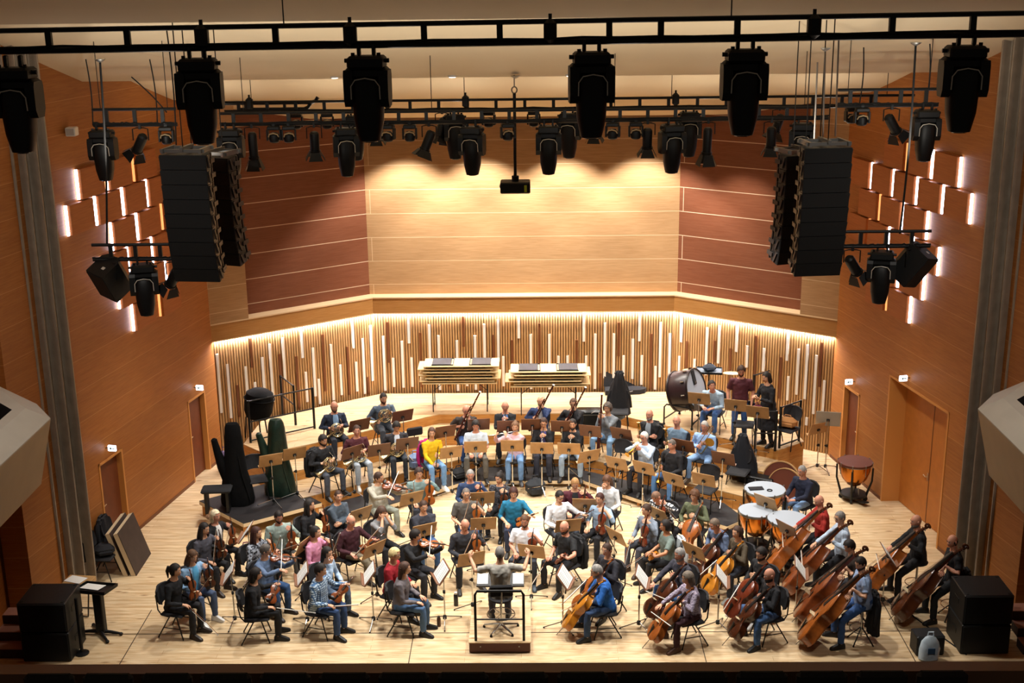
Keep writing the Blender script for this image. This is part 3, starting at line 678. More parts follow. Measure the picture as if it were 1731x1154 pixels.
def horn_proto():
    """coil lies in the XZ plane, bell points to +X and down"""
    p = Proto('french_horn'); m = mat('horn_brass', '#d2c298', .22, 1)
    b = MB()
    for r, y in ((.155, 0), (.135, .02), (.105, -.01)): b.tube([(r*math.cos(2*math.pi*k/22), y, r*math.sin(2*math.pi*k/22)) for k in range(22)], .0095, 7, True)
    b.tube([(-.1, .0, .09), (-.02, .02, .02), (.09, .0, -.1)], .009, 6); b.tube([(-.12, .0, -.06), (0, .02, -.02), (.1, 0, .08)], .009, 6); b.tube([(-.05, .02, .1), (.06, .03, .03), (.08, .02, -.09)], .008, 6)
    p.part('coil', b, m)
    b = MB(); q = Vector((.13, 0, -.07)); d = Vector((.75, -.35, -.5)).normalized()
    b.tube([q-d*.1, q, q+d*.08, q+d*.14, q+d*.185, q+d*.205], [.016, .024, .038, .065, .115, .152], 18); p.part('bell', b, m)
    b = MB()
    for k in range(3): b.tube([(-.05+.045*k, .035, -.05), (-.05+.045*k, .035, .05)], .0185, 9); b.tube([(-.05+.045*k, .035, .05), (-.05+.045*k, .035, .085)], .006, 6)
    p.part('valves', b, SILVER)
    b = MB(); b.tube([(-.14, 0, .08), (-.13, -.02, .17), (-.12, -.1, .24)], .0055, 6); b.lathe([(.005, 0), (.011, .03), (.012, .04)], 8, frame((-.12, -.1, .24), (0, 0, 1), (-.05, -1, .6))); p.part('mouthpipe', b, SILVER)
    return p
def trumpet_proto():
    p = Proto('trumpet'); m = BRASS
    b = MB(); b.tube([(0, .02, 0), (0, .36, 0), (.0, .39, -.02), (0, .39, -.08), (0, .36, -.1), (0, .14, -.1), (0, .11, -.08), (0, .11, -.03), (0, .14, 0.004)], .0062, 6); p.part('tubing', b, m)
    b = MB(); b.tube([(.022, .12, -.01), (.022, .33, -.01), (.022, .42, -.01), (.022, .465, -.01), (.022, .485, -.01)], [.007, .0095, .02, .04, .06], 14); p.part('bell', b, m)
    b = MB()
    for k in range(3): b.tube([(.012, .19+.034*k, -.125), (.012, .19+.034*k, .01)], .0135, 8); b.tube([(.012, .19+.034*k, .01), (.012, .19+.034*k, .035)], .005, 5)
    p.part('valves', b, SILVER)
    b = MB(); b.tube([(0, -.03, 0), (0, -.015, 0), (0, .03, 0)], [.013, .008, .005], 8); p.part('mouthpiece', b, SILVER); return p
def trombone_proto():
    p = Proto('trombone'); m = BRASS
    b = MB(); b.tube([(-.04, .05, 0), (-.04, .75, 0), (-.03, .79, 0), (0, .81, 0), (.03, .79, 0), (.04, .75, 0), (.04, .05, 0)], .0075, 6); b.tube([(-.04, .1, 0), (.04, .1, 0)], .006, 6); p.part('slide', b, m)
    b = MB(); b.tube([(.04, .05, 0), (.04, -.18, 0), (.055, -.24, 0), (.09, -.27, 0), (.125, -.24, 0), (.14, -.18, 0), (.14, .1, 0), (.14, .22, 0), (.14, .27, 0), (.14, .3, 0)], [.008, .008, .009, .01, .011, .012, .016, .03, .06, .105], 12); p.part('bell', b, m)
    b = MB(); b.tube([(-.04, -.02, 0), (-.04, .06, 0)], [.013, .006], 8); p.part('mouthpiece', b, SILVER); return p
FLUTE = flute_proto(); CLARINET = clarinet_proto(); OBOE = clarinet_proto('oboe', .62)
BASSOON = bassoon_proto(); CBASSOON = bassoon_proto('contrabassoon', 1.12); HORN = horn_proto(); TRUMPET = trumpet_proto(); TROMBONE = trombone_proto()

# ================================================================== people
SKINS = [mat('skin_light', '#d9a583', .55), mat('skin_pink', '#cf9277', .55), mat('skin_tan', '#b9805c', .55)]
LIP = mat('lips', '#a5584e', .5); BROW = mat('eyebrow', '#3a2a20', .8); EYEW = mat('eye_white', '#e6e0da', .3); EYED = mat('eye_dark', '#1d1512', .3)
GLASS = mat('spectacle_frame', '#1c1a1a', .4)
PEOPLE = []      # (root matrix, spec) kept so that chairs and instruments can be set beside each one
TMP = []
def ringy(c, rx, ry, x, y, n=14, p=2.3):
    out = []
    for j in range(n):
        a = 2*math.pi*j/n; ca, sa = math.cos(a), math.sin(a)
        k = (abs(ca)**p+abs(sa)**p)**(-1/p)
        out.append(c+x*(rx*ca*k)+y*(ry*sa*k))
    return out
def ik(s, w, l1, l2, hint):
    s, w = Vector(s), Vector(w); d = w-s; L = d.length; mx = (l1+l2)*.985
    if L > mx: w = s+d*(mx/L); d = w-s; L = mx
    u = d/L; a = (l1*l1-l2*l2+L*L)/(2*L); h = math.sqrt(max(0, l1*l1-a*a))
    v = Vector(hint); v = (v-u*v.dot(u)); v = v.normalized() if v.length > 1e-5 else u.orthogonal().normalized()
    return s+u*a+v*h, w
def head_mesh(b_skin, M, female, faces):
    """one sculpted head: skull, jaw, nose, lips, sockets, ears; faces[...] receive brows, eyes and lips"""
    n, k = 26, 20; rings = []
    for i in range(k+1):
        t = math.pi*i/k; t = min(max(t, .05), math.pi-.05); st, ct = math.sin(t), math.cos(t); ring = []
        for j in range(n):
            a = 2*math.pi*j/n; x, y, z = st*math.sin(a), st*math.cos(a), -ct
            X, Y, Z = x*.077, y*.097, z*.118
            if z < 0:
                f = -z; X *= 1-.30*f*f; Y = Y*(1-.22*f) if y < 0 else Y*(1-.05*f)
                if y > 0: Y += .012*f*max(0, y)
            if y > .2:
                g = lambda px, pz, s: math.exp(-((X-px)**2+(Z-pz)**2)/(2*s*s))
                Y += .024*g(0, -.022, .010)+.012*g(0, -.002, .009)
                Y -= .011*(g(.03, .012, .012)+g(-.03, .012, .012))
                Y += .004*(g(.03, .03, .013)+g(-.03, .03, .013))+.006*g(0, -.052, .011)+.008*g(0, -.092, .014)
                Y -= .004*g(0, -.073, .008)
            ring.append(Vector((X, Y, Z)))
        rings.append([M @ p for p in reversed(ring)])
    b_skin.loft(rings)
    for s in (-1, 1):
        b_skin.ell(M @ Vector((s*.079, -.006, -.004)), (.012, .022, .032), 8, 5, M.to_3x3())
        faces['eye'].ell(M @ Vector((s*.030, .0835, .013)), (.0125, .008, .0065), 8, 4, M.to_3x3())
        faces['iris'].ell(M @ Vector((s*.030, .0885, .013)), (.0062, .006, .0062), 6, 4, M.to_3x3())
        faces['brow'].tube([M @ Vector((s*.013, .097, .031)), M @ Vector((s*.03, .0945, .036)), M @ Vector((s*.048, .083, .031))], [.0035, .0042, .002], 5)
    faces['lip'].ell(M @ Vector((0, .100, -.0555)), (.021, .006, .0042), 8, 4, M.to_3x3())
    faces['lip'].ell(M @ Vector((0, .099, -.0635)), (.019, .006, .005), 8, 4, M.to_3x3())
def hair_mesh(M, style, seed):
    b = MB(); rnd = random.Random(seed)
    n, k = 26, 18
    thick = {'curly': .03, 'short': .011, 'crop': .006, 'bald': .0, 'fringe': .006, 'thick': .02}.get(style, .016)
    def keep(x, y, z):
        if style == 'fringe': return y < .35 and -.62 < z < .22 and not (y > .1 and z < -.2)
        low = -.5 if style in ('short', 'crop', 'thick', 'curly') else -.75
        if y > .25: return z > .56+.1*(y-.5) - (.16 if abs(x) > .55 else 0)
        if y > -.05: return z > (.02 if style in ('short', 'crop', 'thick') else -.5)
        return z > low
    rings = []; ks = []
    for i in range(k+1):
        t = math.pi*i/k; t = min(max(t, .04), math.pi-.04); r = []; q = []
        for j in range(n):
            a = 2*math.pi*j/n; x, y, z = math.sin(t)*math.sin(a), math.sin(t)*math.cos(a), -math.cos(t)
            w = thick*(1+(.5 if style == 'curly' else .22)*noise.noise(Vector((x, y, z))*4+Vector((seed, 0, 0))))
            X, Y, Z = x*(.077+w), y*(.097+w)-.002, z*(.118+w*.9)
            if z < 0: X *= 1-.18*z*z
            r.append(M @ Vector((X, Y, Z))); q.append((x, y, z))
        rings.append(r); ks.append(q)
    idx = {}
    def vid(i, j):
        if (i, j) not in idx: idx[(i, j)] = len(b.v); b.v.append(tuple(rings[i][j]))
        return idx[(i, j)]
    cin = M @ Vector((0, -.005, 0)); edges = {}
    for i in range(k):
        for j in range(n):
            j2 = (j+1) % n; c = [(ks[i][j][m_]+ks[i][j2][m_]+ks[i+1][j][m_]+ks[i+1][j2][m_])/4 for m_ in range(3)]
            if not keep(*c): continue
            f = (vid(i, j2), vid(i, j), vid(i+1, j), vid(i+1, j2)); b.f.append(f)
            for e in range(4):
                ed = (f[e], f[(e+1) % 4]); 
                if (ed[1], ed[0]) in edges: del edges[(ed[1], ed[0])]
                else: edges[ed] = 1
    # turn the hair line inwards so that the hair has thickness
    inn = {}
    for a_, c_ in list(edges):
        for v in (a_, c_):
            if v not in inn: inn[v] = len(b.v); p = Vector(b.v[v]); b.v.append(tuple(p+(cin-p)*.2))
        b.f.append((c_, a_, inn[a_], inn[c_]))
    def drape(zs, rx, ry, y0):
        rr = []
        for z, kx in zs:
            rr.append([M @ Vector((rx*kx*math.cos(2*math.pi*j/12), y0-.004*(z*-10)+ry*math.sin(2*math.pi*j/12)*(1+.2*rnd.random()), z)) for j in range(12)])
        b.loft(rr)
    if style == 'long': drape([(.03, 1.0), (-.06, 1.06), (-.14, 1.05), (-.22, 1.0), (-.3, .8), (-.35, .4)], .088, .045, -.055)
    if style == 'bob': drape([(.04, 1.0), (-.05, 1.12), (-.10, 1.12), (-.145, .85)], .088, .06, -.035)
    if style == 'wavy': 
        drape([(.03, 1.0), (-.06, 1.15), (-.14, 1.2), (-.2, 1.15), (-.27, .8)], .092, .055, -.04)
        for s in (-1, 1): b.tube([M @ Vector((s*.075, .02, .05)), M @ Vector((s*.095, .015, -.05)), M @ Vector((s*.09, .03, -.16)), M @ Vector((s*.07, .04, -.22))], [.02, .03, .028, .01], 7)
    if style == 'pony': b.tube([M @ Vector((0, -.09, .03)), M @ Vector((0, -.135, .02)), M @ Vector((0, -.15, -.06)), M @ Vector((0, -.12, -.2))], [.02, .03, .032, .008], 8)
    if style == 'bun': b.ell(M @ Vector((0, -.085, .085)), (.042, .042, .042), 10, 7)
    return b
def beard_mesh(M):
    b = MB(); rings = []
    for z, w, o in ((-.052, .86, .001), (-.072, .88, .006), (-.092, .80, .009), (-.114, .60, .010), (-.128, .35, .006)):
        r = []
        for j in range(13):
            a = R(-98+196*j/12); x, y = math.sin(a), math.cos(a)
            X = x*(.078*w+o*.4); Y = y*(.094*(.92 if z < -.1 else 1)+o); dz = -.020*max(0, y)**2 if z > -.08 else 0
            r.append(Vector((X, Y, z+dz)))
        r += [Vector((p.x*.78, p.y*.8, p.z+.01)) for p in reversed(r)]
        rings.append([M @ p for p in r])
    b.loft(rings); return b
def hand(b, wr, d, n, side, curl=.7, spread=1.0):
    """palm is part of the body surface; here come the five fingers, unequal and bent, thumb off the side of the palm"""
    d = Vector(d).normalized(); n = Vector(n); n = (n-d*n.dot(d)).normalized(); x = d.cross(n)*side    # x runs to the thumb side
    base = wr+d*.088
    for k, (o, L) in enumerate(((.030, .070), (.010, .078), (-.011, .072), (-.030, .057))):
        p = base+x*o+d*(-.004*abs(k-1.2)); pts = [p-d*.02]; a = curl*.45; dd = d+x*(o*1.5*spread)
        for s in (.46, .31, .23):
            q = dd*math.cos(a)+n*math.sin(a); pts.append(pts[-1]+q.normalized()*(L*s+(.02 if s == .46 else 0))); a += curl*.75
        b.tube(pts, [.0098, .0092, .0083, .0062], 6)
    p = wr+d*.028+x*.026
    b.tube([p, p+d*.022+x*.024+n*.012, p+d*.05+x*.03+n*.026, p+d*.072+x*.022+n*.036], [.0125, .0115, .0098, .007], 6)

def fab(name, col, **k): return mat('cloth_'+name+col, col, .85, 0, .1, 9, **k)
def checked(col1, col2, s=26):
    key = 'check'+col1+col2
    if key in MC: return MC[key]
    m = mat(key, col1, .85); nt = m.node_tree; b = nt.nodes['Principled BSDF']; tc = nt.nodes.new('ShaderNodeTexCoord'); out = None
    for ax in (0, 2):
        wv = nt.nodes.new('ShaderNodeTexWave'); wv.bands_direction = 'XYZ'[ax]; wv.inputs['Scale'].default_value = s/3.2
        nt.links.new(tc.outputs['Object'], wv.inputs['Vector'])
        gt = nt.nodes.new('ShaderNodeMath'); gt.operation = 'GREATER_THAN'; gt.inputs[1].default_value = .72; nt.links.new(wv.outputs['Fac'], gt.inputs[0])
        if out is None: out = gt
        else:
            mx = nt.nodes.new('ShaderNodeMath'); mx.operation = 'MAXIMUM'; nt.links.new(out.outputs[0], mx.inputs[0]); nt.links.new(gt.outputs[0], mx.inputs[1]); out = mx
    mm = nt.nodes.new('ShaderNodeMix'); mm.data_type = 'RGBA'; nt.links.new(out.outputs[0], mm.inputs[0]); mm.inputs[6].default_value = lin(col1); mm.inputs[7].default_value = lin(col2)
    nt.links.new(mm.outputs[2], b.inputs['Base Color']); return m
def blotched(col1, col2, s=22):
    key = 'blotch'+col1+col2
    if key in MC: return MC[key]
    m = mat(key, col1, .85, 0, .1, s); nt = m.node_tree
    r = [n for n in nt.nodes if n.type == 'VALTORGB'][0]; r.color_ramp.elements[0].color = lin(col1); r.color_ramp.elements[1].color = lin(col2); r.color_ramp.elements[0].position = .45; r.color_ramp.elements[1].position = .55
    return m

UP = Vector((0, 0, 1))
def P(who, hxyz, floor, h, pose, shirt='#333333', pants='#1c1d22', hair=('short', '#2a1d15'), skin=0, sl='long', beard=None, gl=0, lean=5, turn=0, nod=8,
      legs='normal', fat=1.0, fem=False, sc=1.0, shoes='#1a1715', vest=None, inst=None, col=0, chair=True, hip=.53, coat=None, bowdir=None, sit='chair', mats=None, side=0, skirt=0):
    """one seated or standing player. local axes: +y faces ahead, +x is the person's right"""
    seed = len(PEOPLE)+1; rnd = random.Random(seed*13)
    stand = legs == 'stand'
    la = R(lean); s = Vector((R(side), math.sin(la), math.cos(la))).normalized(); xb = Vector((1, 0, -R(side))).normalized(); yb = s.cross(xb)
    p0 = Vector((0, 0, hip)); at = lambda t, f=0, x=0: p0+s*t+yb*f+xb*x
    hw = (.172 if fem else .188)
    headc = at(.70, .03); rzw = hd(h)
    off = Matrix.Rotation(rzw, 3, 'Z') @ Vector((headc.x, headc.y, 0))
    root = place(hxyz[0]-off.x, hxyz[1]-off.y, floor, rzw)
    Mh = Matrix.Translation(headc) @ Matrix.Rotation(R(-turn), 4, 'Z') @ Matrix.Rotation(R(-nod), 4, 'X')
    # --- arm targets per pose
    sh = {1: at(.445, 0, hw), -1: at(.445, 0, -hw)}
    A = {}; IN = None; BW_ = None
    eh = {1: Vector((.6, -.3, -.9)), -1: Vector((-.6, -.3, -.9))}
    lap = lambda sx: Vector((sx*.13, .33, hip+.115))
    z0 = hip-.53
    if pose == 'lap': A = {1: (lap(1), (-.3, 1, -.25), (0, -.2, -1)), -1: (lap(-1), (.3, 1, -.25), (0, -.2, -1))}
    elif pose == 'crossed':
        A = {1: (at(.24, .20, -.10), (-1, .1, .1), (0, -1, 0)), -1: (at(.20, .22, .10), (1, .1, 0), (0, -1, 0))}; eh = {1: Vector((1, .2, -.6)), -1: Vector((-1, .2, -.6))}
    elif pose == 'chin':
        A = {1: (at(.56, .15, .05), (-.35, .25, .9), (-.4, -.9, .2)), -1: (lap(-1), (.3, 1, -.25), (0, -.2, -1))}
    elif pose == 'face':
        A = {1: (at(.62, .14, .05), (-.2, -.1, 1), (-.3, -.9, 0)), -1: (at(.60, .15, -.06), (.2, -.1, 1), (.3, -.9, 0))}
    elif pose == 'conduct':
        A = {1: (at(.52, .30, .50), (.1, .5, .8), (-.5, .6, -.2)), -1: (at(.52, .30, -.50), (-.1, .5, .8), (.5, .6, -.2))}; eh = {1: Vector((.3, -.4, -1)), -1: Vector((-.3, -.4, -1))}
    elif pose in ('rest', 'restlow'):
        fid = inst or VIOLIN; L = .355 if fid is VIOLIN else .41
        o = Vector((-.15, .34, .61)); yd = Vector((-.08, -.12, 1)); zd = Vector((.25, 1, .1))
        if pose == 'restlow': o = Vector((-.05, .30, .64)); yd = Vector((-.75, .35, .55)); zd = Vector((.2, .5, .8))
        IN = (fid, frame(o, yd, zd)); yv, zv = yd.normalized(), basis(yd, zd)[2]
        A[-1] = (o+yv*(L*1.13)-zv*.075, (yv*.25+zv*.8+Vector((.5, 0, 0))), (.8, .3, 0))
        bd = Vector(bowdir or (-.15, .35, .93)); hp = lap(1)+Vector((.02, .03, .01)); A[1] = (hp-Vector((.0, .07, 0)), (-.2, 1, -.2), (0, -.1, -1))
        BW_ = (BOW, frame(hp+Vector((-.01, .03, -.02)), bd, (0, -1, .3)))
    elif pose == 'play':
        fid = inst or VIOLIN; L = .355 if fid is VIOLIN else .41
        o = at(.535, .075, -.075); yd = Vector((-.66, .74, -.12)); zd = Vector((.28, .2, .94)); IN = (fid, frame(o, yd, zd))
        xv, yv, zv = basis(yd, zd); A[-1] = (o+yv*(L*1.26)-zv*.085-xv*.02, (.2, .1, 1), (.7, -.7, 0)); eh[-1] = Vector((-.3, .3, -1))
        c = o+yv*(L*.56)+zv*.05; bdir = -xv; bdir = (bdir+Vector((0, 0, .12))).normalized()
        hp = c+(-bdir)*.36; A[1] = (hp-Vector((.02, .04, -.02)), (-.5, .8, -.2), (-.3, .2, -1)); BW_ = (BOW, frame(hp, bdir, zv)); eh[1] = Vector((.9, -.1, -.5)); turn = turn-12
        Mh = Matrix.Translation(headc) @ Matrix.Rotation(R(28+turn*-.3), 4, 'Z') @ Matrix.Rotation(R(-14), 4, 'X') @ Matrix.Rotation(R(12), 4, 'Y')
    elif pose in ('cello', 'cellorest'):
        E = Vector((.05, .90, 0)); T = Vector((-.17, .10, 1.10)); yd = T-E; zd = Vector((.12, .8, .5)); xv, yv, zv = basis(yd, zd)
        o = E+yv*.24; IN = (CELLO, frame(o, yd, zd))
        A[-1] = (o+yv*(.755*1.13)-zv*.06-xv*.05, (.55, .6, .2), (.4, -.6, -.4)); eh[-1] = Vector((-.9, -.1, -.3))
        c = o+yv*(.755*.52)+zv*.13
        if pose == 'cello':
            bd = Vector((-1, -.12, .08)) if not bowdir else Vector(bowdir); bd.normalize(); hp = c-bd*.3; A[1] = (hp-Vector((.0, .09, -.02)), (-.2, .9, -.2), (-.2, .2, -1)); BW_ = (CBOW, frame(hp, bd, zv)); eh[1] = Vector((.9, -.2, -.3))
        else:
            bd = Vector(bowdir or (.25, .75, -.5)); hp = lap(1)+Vector((.05, .02, .02)); A[1] = (hp-Vector((0, .08, 0)), (-.1, 1, -.2), (0, 0, -1)); BW_ = (CBOW, frame(hp, bd, (0, 0, 1)))
    elif pose in ('bass', 'bassrest'):
        E = Vector((-.03, 1.12, 0)); T = Vector((-.38, -.14, 1.74)); yd = T-E; zd = Vector((.25, .8, .5)); xv, yv, zv = basis(yd, zd)
        o = E+yv*.17; IN = (BASS, frame(o, yd, zd))
        A[-1] = (o+yv*(1.1*1.13)-zv*.03+xv*-.075, (.7, .3, .1), (.3, -.7, -.3)); eh[-1] = Vector((-.8, .0, -.6))
        c = o+yv*(1.1*.62)+zv*.2
        if pose == 'bass':
            bd = Vector((-.95, .2, .02)).normalized(); hp = c-bd*.26; A[1] = (hp-Vector((.03, .09, -.02)), (-.4, .8, -.3), (-.2, 0, -1)); BW_ = (BBOW, frame(hp, bd, zv)); eh[1] = Vector((.8, -.4, -.4))
        else: A[1] = (o+yv*1.02+xv*.24-zv*.03, (-.8, .5, -.1), (0, .3, -1))
    elif pose == 'horn':
        o = Vector((.03, .29, .86+z0)); IN = (HORN, frame(o, (.1, 1, .1), (0, -.1, 1)))
        A[-1] = (o+Vector((-.16, -.04, .05)), (.8, .35, -.05), (.2, -.9, 0)); A[1] = (o+Vector((.20, -.10, -.15)), (-.2, .8, .1), (-.6, -.4, 0))
    elif pose == 'hornlow':
        o = Vector((.03, .30, .72+z0)); IN = (HORN, frame(o, (.1, 1, .25), (0, -.25, 1)))
        A[-1] = (o+Vector((-.14, -.02, .1)), (.8, .3, -.2), (.2, -.6, -.6)); A[1] = (o+Vector((.15, -.08, .05)), (-.6, .5, -.1), (-.3, -.6, -.4))
    elif pose == 'flute':
        o = at(.64, .135, -.02); yd = Vector((.97, .22, -.12)); IN = (FLUTE, frame(o, yd, UP)); yv = yd.normalized()
        A[-1] = (o+yv*.20+Vector((.02, .06, -.06)), (.1, -.5, .8), (.6, -.6, 0)); A[1] = (o+yv*.44+Vector((.02, -.04, -.07)), (-.1, .4, .8), (-.5, .2, .2)); eh[1] = Vector((.8, -.3, -.7))
    elif pose in ('reed', 'reedlow'):
        fid = inst or CLARINET; o = at(.62, .14, 0); yd = Vector((0.05, .62, -.8))
        if pose == 'reedlow': o = Vector((-.05, .36, .98+z0)); yd = Vector((.2, .15, -1)); 
        IN = (fid, frame(o, yd, (0, .8, .6))); yv = yd.normalized()
        A[-1] = (o+yv*.20+Vector((-.05, -.08, 0)), (.5, .8, .1), (.9, -.3, 0)); A[1] = (o+yv*.42+Vector((.05, -.08, 0)), (-.5, .8, .1), (-.9, -.3, 0))
    elif pose == 'bassoon':
        o = Vector((.27, .10, .50+z0)); yd = Vector((-.40, .17, .88)); IN = (inst or BASSOON, frame(o, yd, (.3, 1, 0))); yv = yd.normalized()
        A[-1] = (o+yv*.72+Vector((-.02, -.05, -.03)), (-.2, .8, .3), (.8, 0, 0)); A[1] = (o+yv*.36+Vector((.04, -.05, 0)), (-.4, .8, .1), (-.7, -.2, 0))
    elif pose == 'cbassoon':
        o = Vector((.10, .36, .12)); yd = Vector((-.03, -.02, 1)); IN = (CBASSOON, frame(o, yd, (0.2, 1, 0))); yv = yd.normalized()
        A[-1] = (o+yv*.95+Vector((-.08, -.06, 0)), (.6, .7, .1), (.8, -.2, 0)); A[1] = (o+yv*.45+Vector((.1, -.08, 0)), (-.6, .7, -.1), (-.7, -.2, 0))
    elif pose == 'trumpet':
        o = at(.64, .145, 0); yd = Vector((.1, .9, -.38)); IN = (TRUMPET, frame(o, yd, (-.2, .3, 1))); yv = yd.normalized()
        A[-1] = (o+yv*.14+Vector((-.06, -.05, -.09)), (.5, .8, .2), (.9, -.2, .3)); A[1] = (o+yv*.16+Vector((.08, -.07, -.05)), (-.5, .8, .2), (-.8, -.2, -.3)); eh = {1: Vector((.9, 0, -.6)), -1: Vector((-.9, 0, -.6))}
    elif pose == 'trumpetrest':
        o = Vector((.1, .34, .92+z0)); IN = (TRUMPET, frame(o, (-.05, .2, -1) if side >= 0 else (-.05, .2, 1), (0, 1, .2))); A = {1: (o+Vector((.05, -.1, -.2)), (-.3, .8, .1), (-.9, -.1, 0)), -1: (lap(-1), (.3, 1, -.25), (0, -.2, -1))}
    elif pose == 'trumpetup':
        o = Vector((.12, .34, .62+z0)); IN = (TRUMPET, frame(o, (.1, .05, 1), (0, 1, .2))); A = {1: (at(.24, .20, -.10), (-1, .1, .1), (0, -1, 0)), -1: (at(.20, .22, .10), (1, .1, 0), (0, -1, 0))}
    elif pose == 'trombone':
        o = at(.35, .24, .02); yd = Vector((-.5, .45, .75)); IN = (TROMBONE, frame(o, yd, (.3, .6, -.4))); yv = yd.normalized()
        A[-1] = (o+yv*.08+Vector((-.08, -.08, -.04)), (.4, .8, .2), (.7, -.3, .3)); A[1] = (o+yv*.02+Vector((.1, -.08, -.1)), (-.6, .7, .2), (-.6, -.3, 0))
    elif pose == 'stand': A = {1: (Vector((.26, .10, hip-.06)), (0, .15, -1), (-1, .2, 0)), -1: (Vector((-.26, .10, hip-.06)), (0, .15, -1), (1, .2, 0))}
    elif pose == 'hold': A = {1: (at(.30, .30, .08), (-.5, .8, .2), (-.5, 0, -.6)), -1: (at(.26, .28, -.08), (.5, .8, .1), (.5, 0, .6))}
    elif pose == 'leanarm': A = {1: (Vector((.15, .42, hip+.15)), (-.6, .7, -.1), (0, -.2, -1)), -1: (Vector((-.10, .44, hip+.15)), (.6, .6, 0), (0, -.2, -1))}
    # --- body: lofts fused later into one surface
    b = MB(); tr = [(-.10, .135, .105), (-.02, .168, .13), (.08, .16, .122), (.18, .148, .112), (.30, .165, .12), (.39, .182, .118), (.44, .172, .10), (.48, .125, .085), (.515, .075, .066), (.56, .056, .058), (.63, .053, .057)]
    def fatk(t): return 1+(fat-1)*math.exp(-((t-.12)/.17)**2) if fat > 1 else fat
    b.loft([ringy(at(t, (.03*(fat-1)*4*math.exp(-((t-.12)/.15)**2) if fat > 1 else 0) + (.012 if t > .5 else 0)), rx*fatk(t)*(.94 if fem else 1), ry*fatk(t)*(1.0 if not fem or t < .25 else 1.02), xb, yb) for t, rx, ry in tr])
    cl = MB(); cl.loft([ringy(at(t, (.03*(fat-1)*4*math.exp(-((t-.12)/.15)**2) if fat > 1 else 0)), (rx*fatk(t)*(.94 if fem else 1)+.016), ry*fatk(t)+.018, xb, yb) for t, rx, ry in [(-.13 if not stand else -.06, .145, .115)]+tr[1:9]])
    fing = MB()
    for sx in (-1, 1):
        w, dr, nn = A.get(sx, (lap(sx), (-sx*.3, 1, -.2), (0, -.2, -1)))
        el, w = ik(sh[sx], Vector(w), .285, .255, eh[sx]); sp = sh[sx]-xb*(sx*.05)
        k = .92 if fem else 1.0
        b.tube([sp, sh[sx], sh[sx].lerp(el, .5), el, el.lerp(w, .35), w], [.055*k, .056*k, .047*k, .040*k, .041*k, .027*k], 9)
        d = Vector(dr).normalized(); n = Vector(nn); n = n-d*n.dot(d); n = n.normalized() if n.length > 1e-4 else d.orthogonal().normalized(); xx = d.cross(n)
        b.loft([ringy(w+d*t, a, c, -xx, n, 10) for t, a, c in ((-.015, .026, .021), (.02, .034, .019), (.06, .042, .018), (.095, .038, .014))])
        hand(fing, w, d, n, sx if True else 1, rnd.uniform(.5, .95))
        if sl == 'long': cl.tube([sp, sh[sx]+s*.008, sh[sx].lerp(el, .5), el, el.lerp(w, .4), el.lerp(w, .97)], [.066*k, .071*k, .060*k, .053*k, .052*k, .040*k], 9)
        elif sl == 'mid': cl.tube([sp, sh[sx]+s*.008, sh[sx].lerp(el, .5), el, el.lerp(w, .35)], [.066*k, .071*k, .060*k, .053*k, .051*k], 9)
        else: cl.tube([sp, sh[sx]+s*.008, sh[sx].lerp(el, .55), sh[sx].lerp(el, .78)], [.066*k, .073*k, .067*k, .066*k], 9)
    if skirt: cl.loft([ringy(Vector((0, yo, z)), a_, c_, Vector((1, 0, 0)), Vector((0, 1, 0)), 16) for z, a_, c_, yo in ((skirt, .25, .21, .02), (skirt+.15, .235, .19, .01), (hip-.12, .215, .17, 0), (hip+.02, .2, .155, 0), (hip+.12, .185, .145, 0))])
    # --- legs
    tp = MB(); feet = []
    tp.loft([ringy(at(t), rx*fatk(t)*(1 if not fem else .98)+.012, ry*fatk(t)+.012, xb, yb) for t, rx, ry in [(-.12, .135, .11), (-.02, .168, .13), (.07, .162, .124)]])
    for sx in (-1, 1):
        hj = Vector((sx*.09, .0, hip-.02))
        if stand: kn = Vector((sx*.11, .03, hip*.52)); an = Vector((sx*.12, -.02+sx*.02, .085))
        else:
            kx, ax, ay = {'normal': (.14, .13, .40), 'apart': (.21, .22, .42), 'tuck': (.13, .12, .22), 'ahead': (.14, .12, .60), 'crossed': (.10, -.02, .38), 'perch': (.20, .24, .42), 'cello': (.27, .26, .40), 'closed': (.08, .075, .42)}[legs]
            if legs == 'perch': kn = Vector((sx*kx, .40, hip-.14)); an = Vector((sx*ax, .40 if sx > 0 else .28, .085))
            elif legs == 'crossed' and sx > 0: kn = Vector((.02, .44, hip+.07)); an = Vector((-.12, .62, .32))
            else: kn = Vector((sx*kx, .43, hip-.005)); an = Vector((sx*ax+rnd.uniform(-.02, .02), ay+rnd.uniform(-.05, .05), .085))
            # keep thigh and shin lengths human
            kn = hj+(kn-hj).normalized()*.44; v = an-kn
            if not (legs == 'crossed' and sx > 0):
                dz = kn.z-.085; hh = math.hypot(v.x, v.y); lim = math.sqrt(max(.001, .43**2-dz*dz)) if dz < .43 else .01
                if hh > lim and hh > 0: an = Vector((kn.x+v.x*lim/hh, kn.y+v.y*lim/hh, .085))
                if dz > .44: kn.z = .52
        k = .95 if fem else 1.0
        b.tube([hj-Vector((sx*.01, .05 if not stand else 0, 0 if not stand else -.05)), hj, hj.lerp(kn, .5), kn, kn.lerp(an, .35), an], [.075*k, .082*k, .070*k, .053*k, .054*k, .034*k], 10)
        tp.tube([hj-Vector((sx*.01, .06 if not stand else 0, 0 if not stand else -.05)), hj, hj.lerp(kn, .5), kn, kn.lerp(an, .35), kn.lerp(an, .96)], [.088*k, .096*k, .085*k, .070*k, .068*k, .056*k], 10)
        fd = Vector((sx*.22, 1, 0)) if not (legs == 'crossed' and sx > 0) else Vector((-.35, .8, -.35))
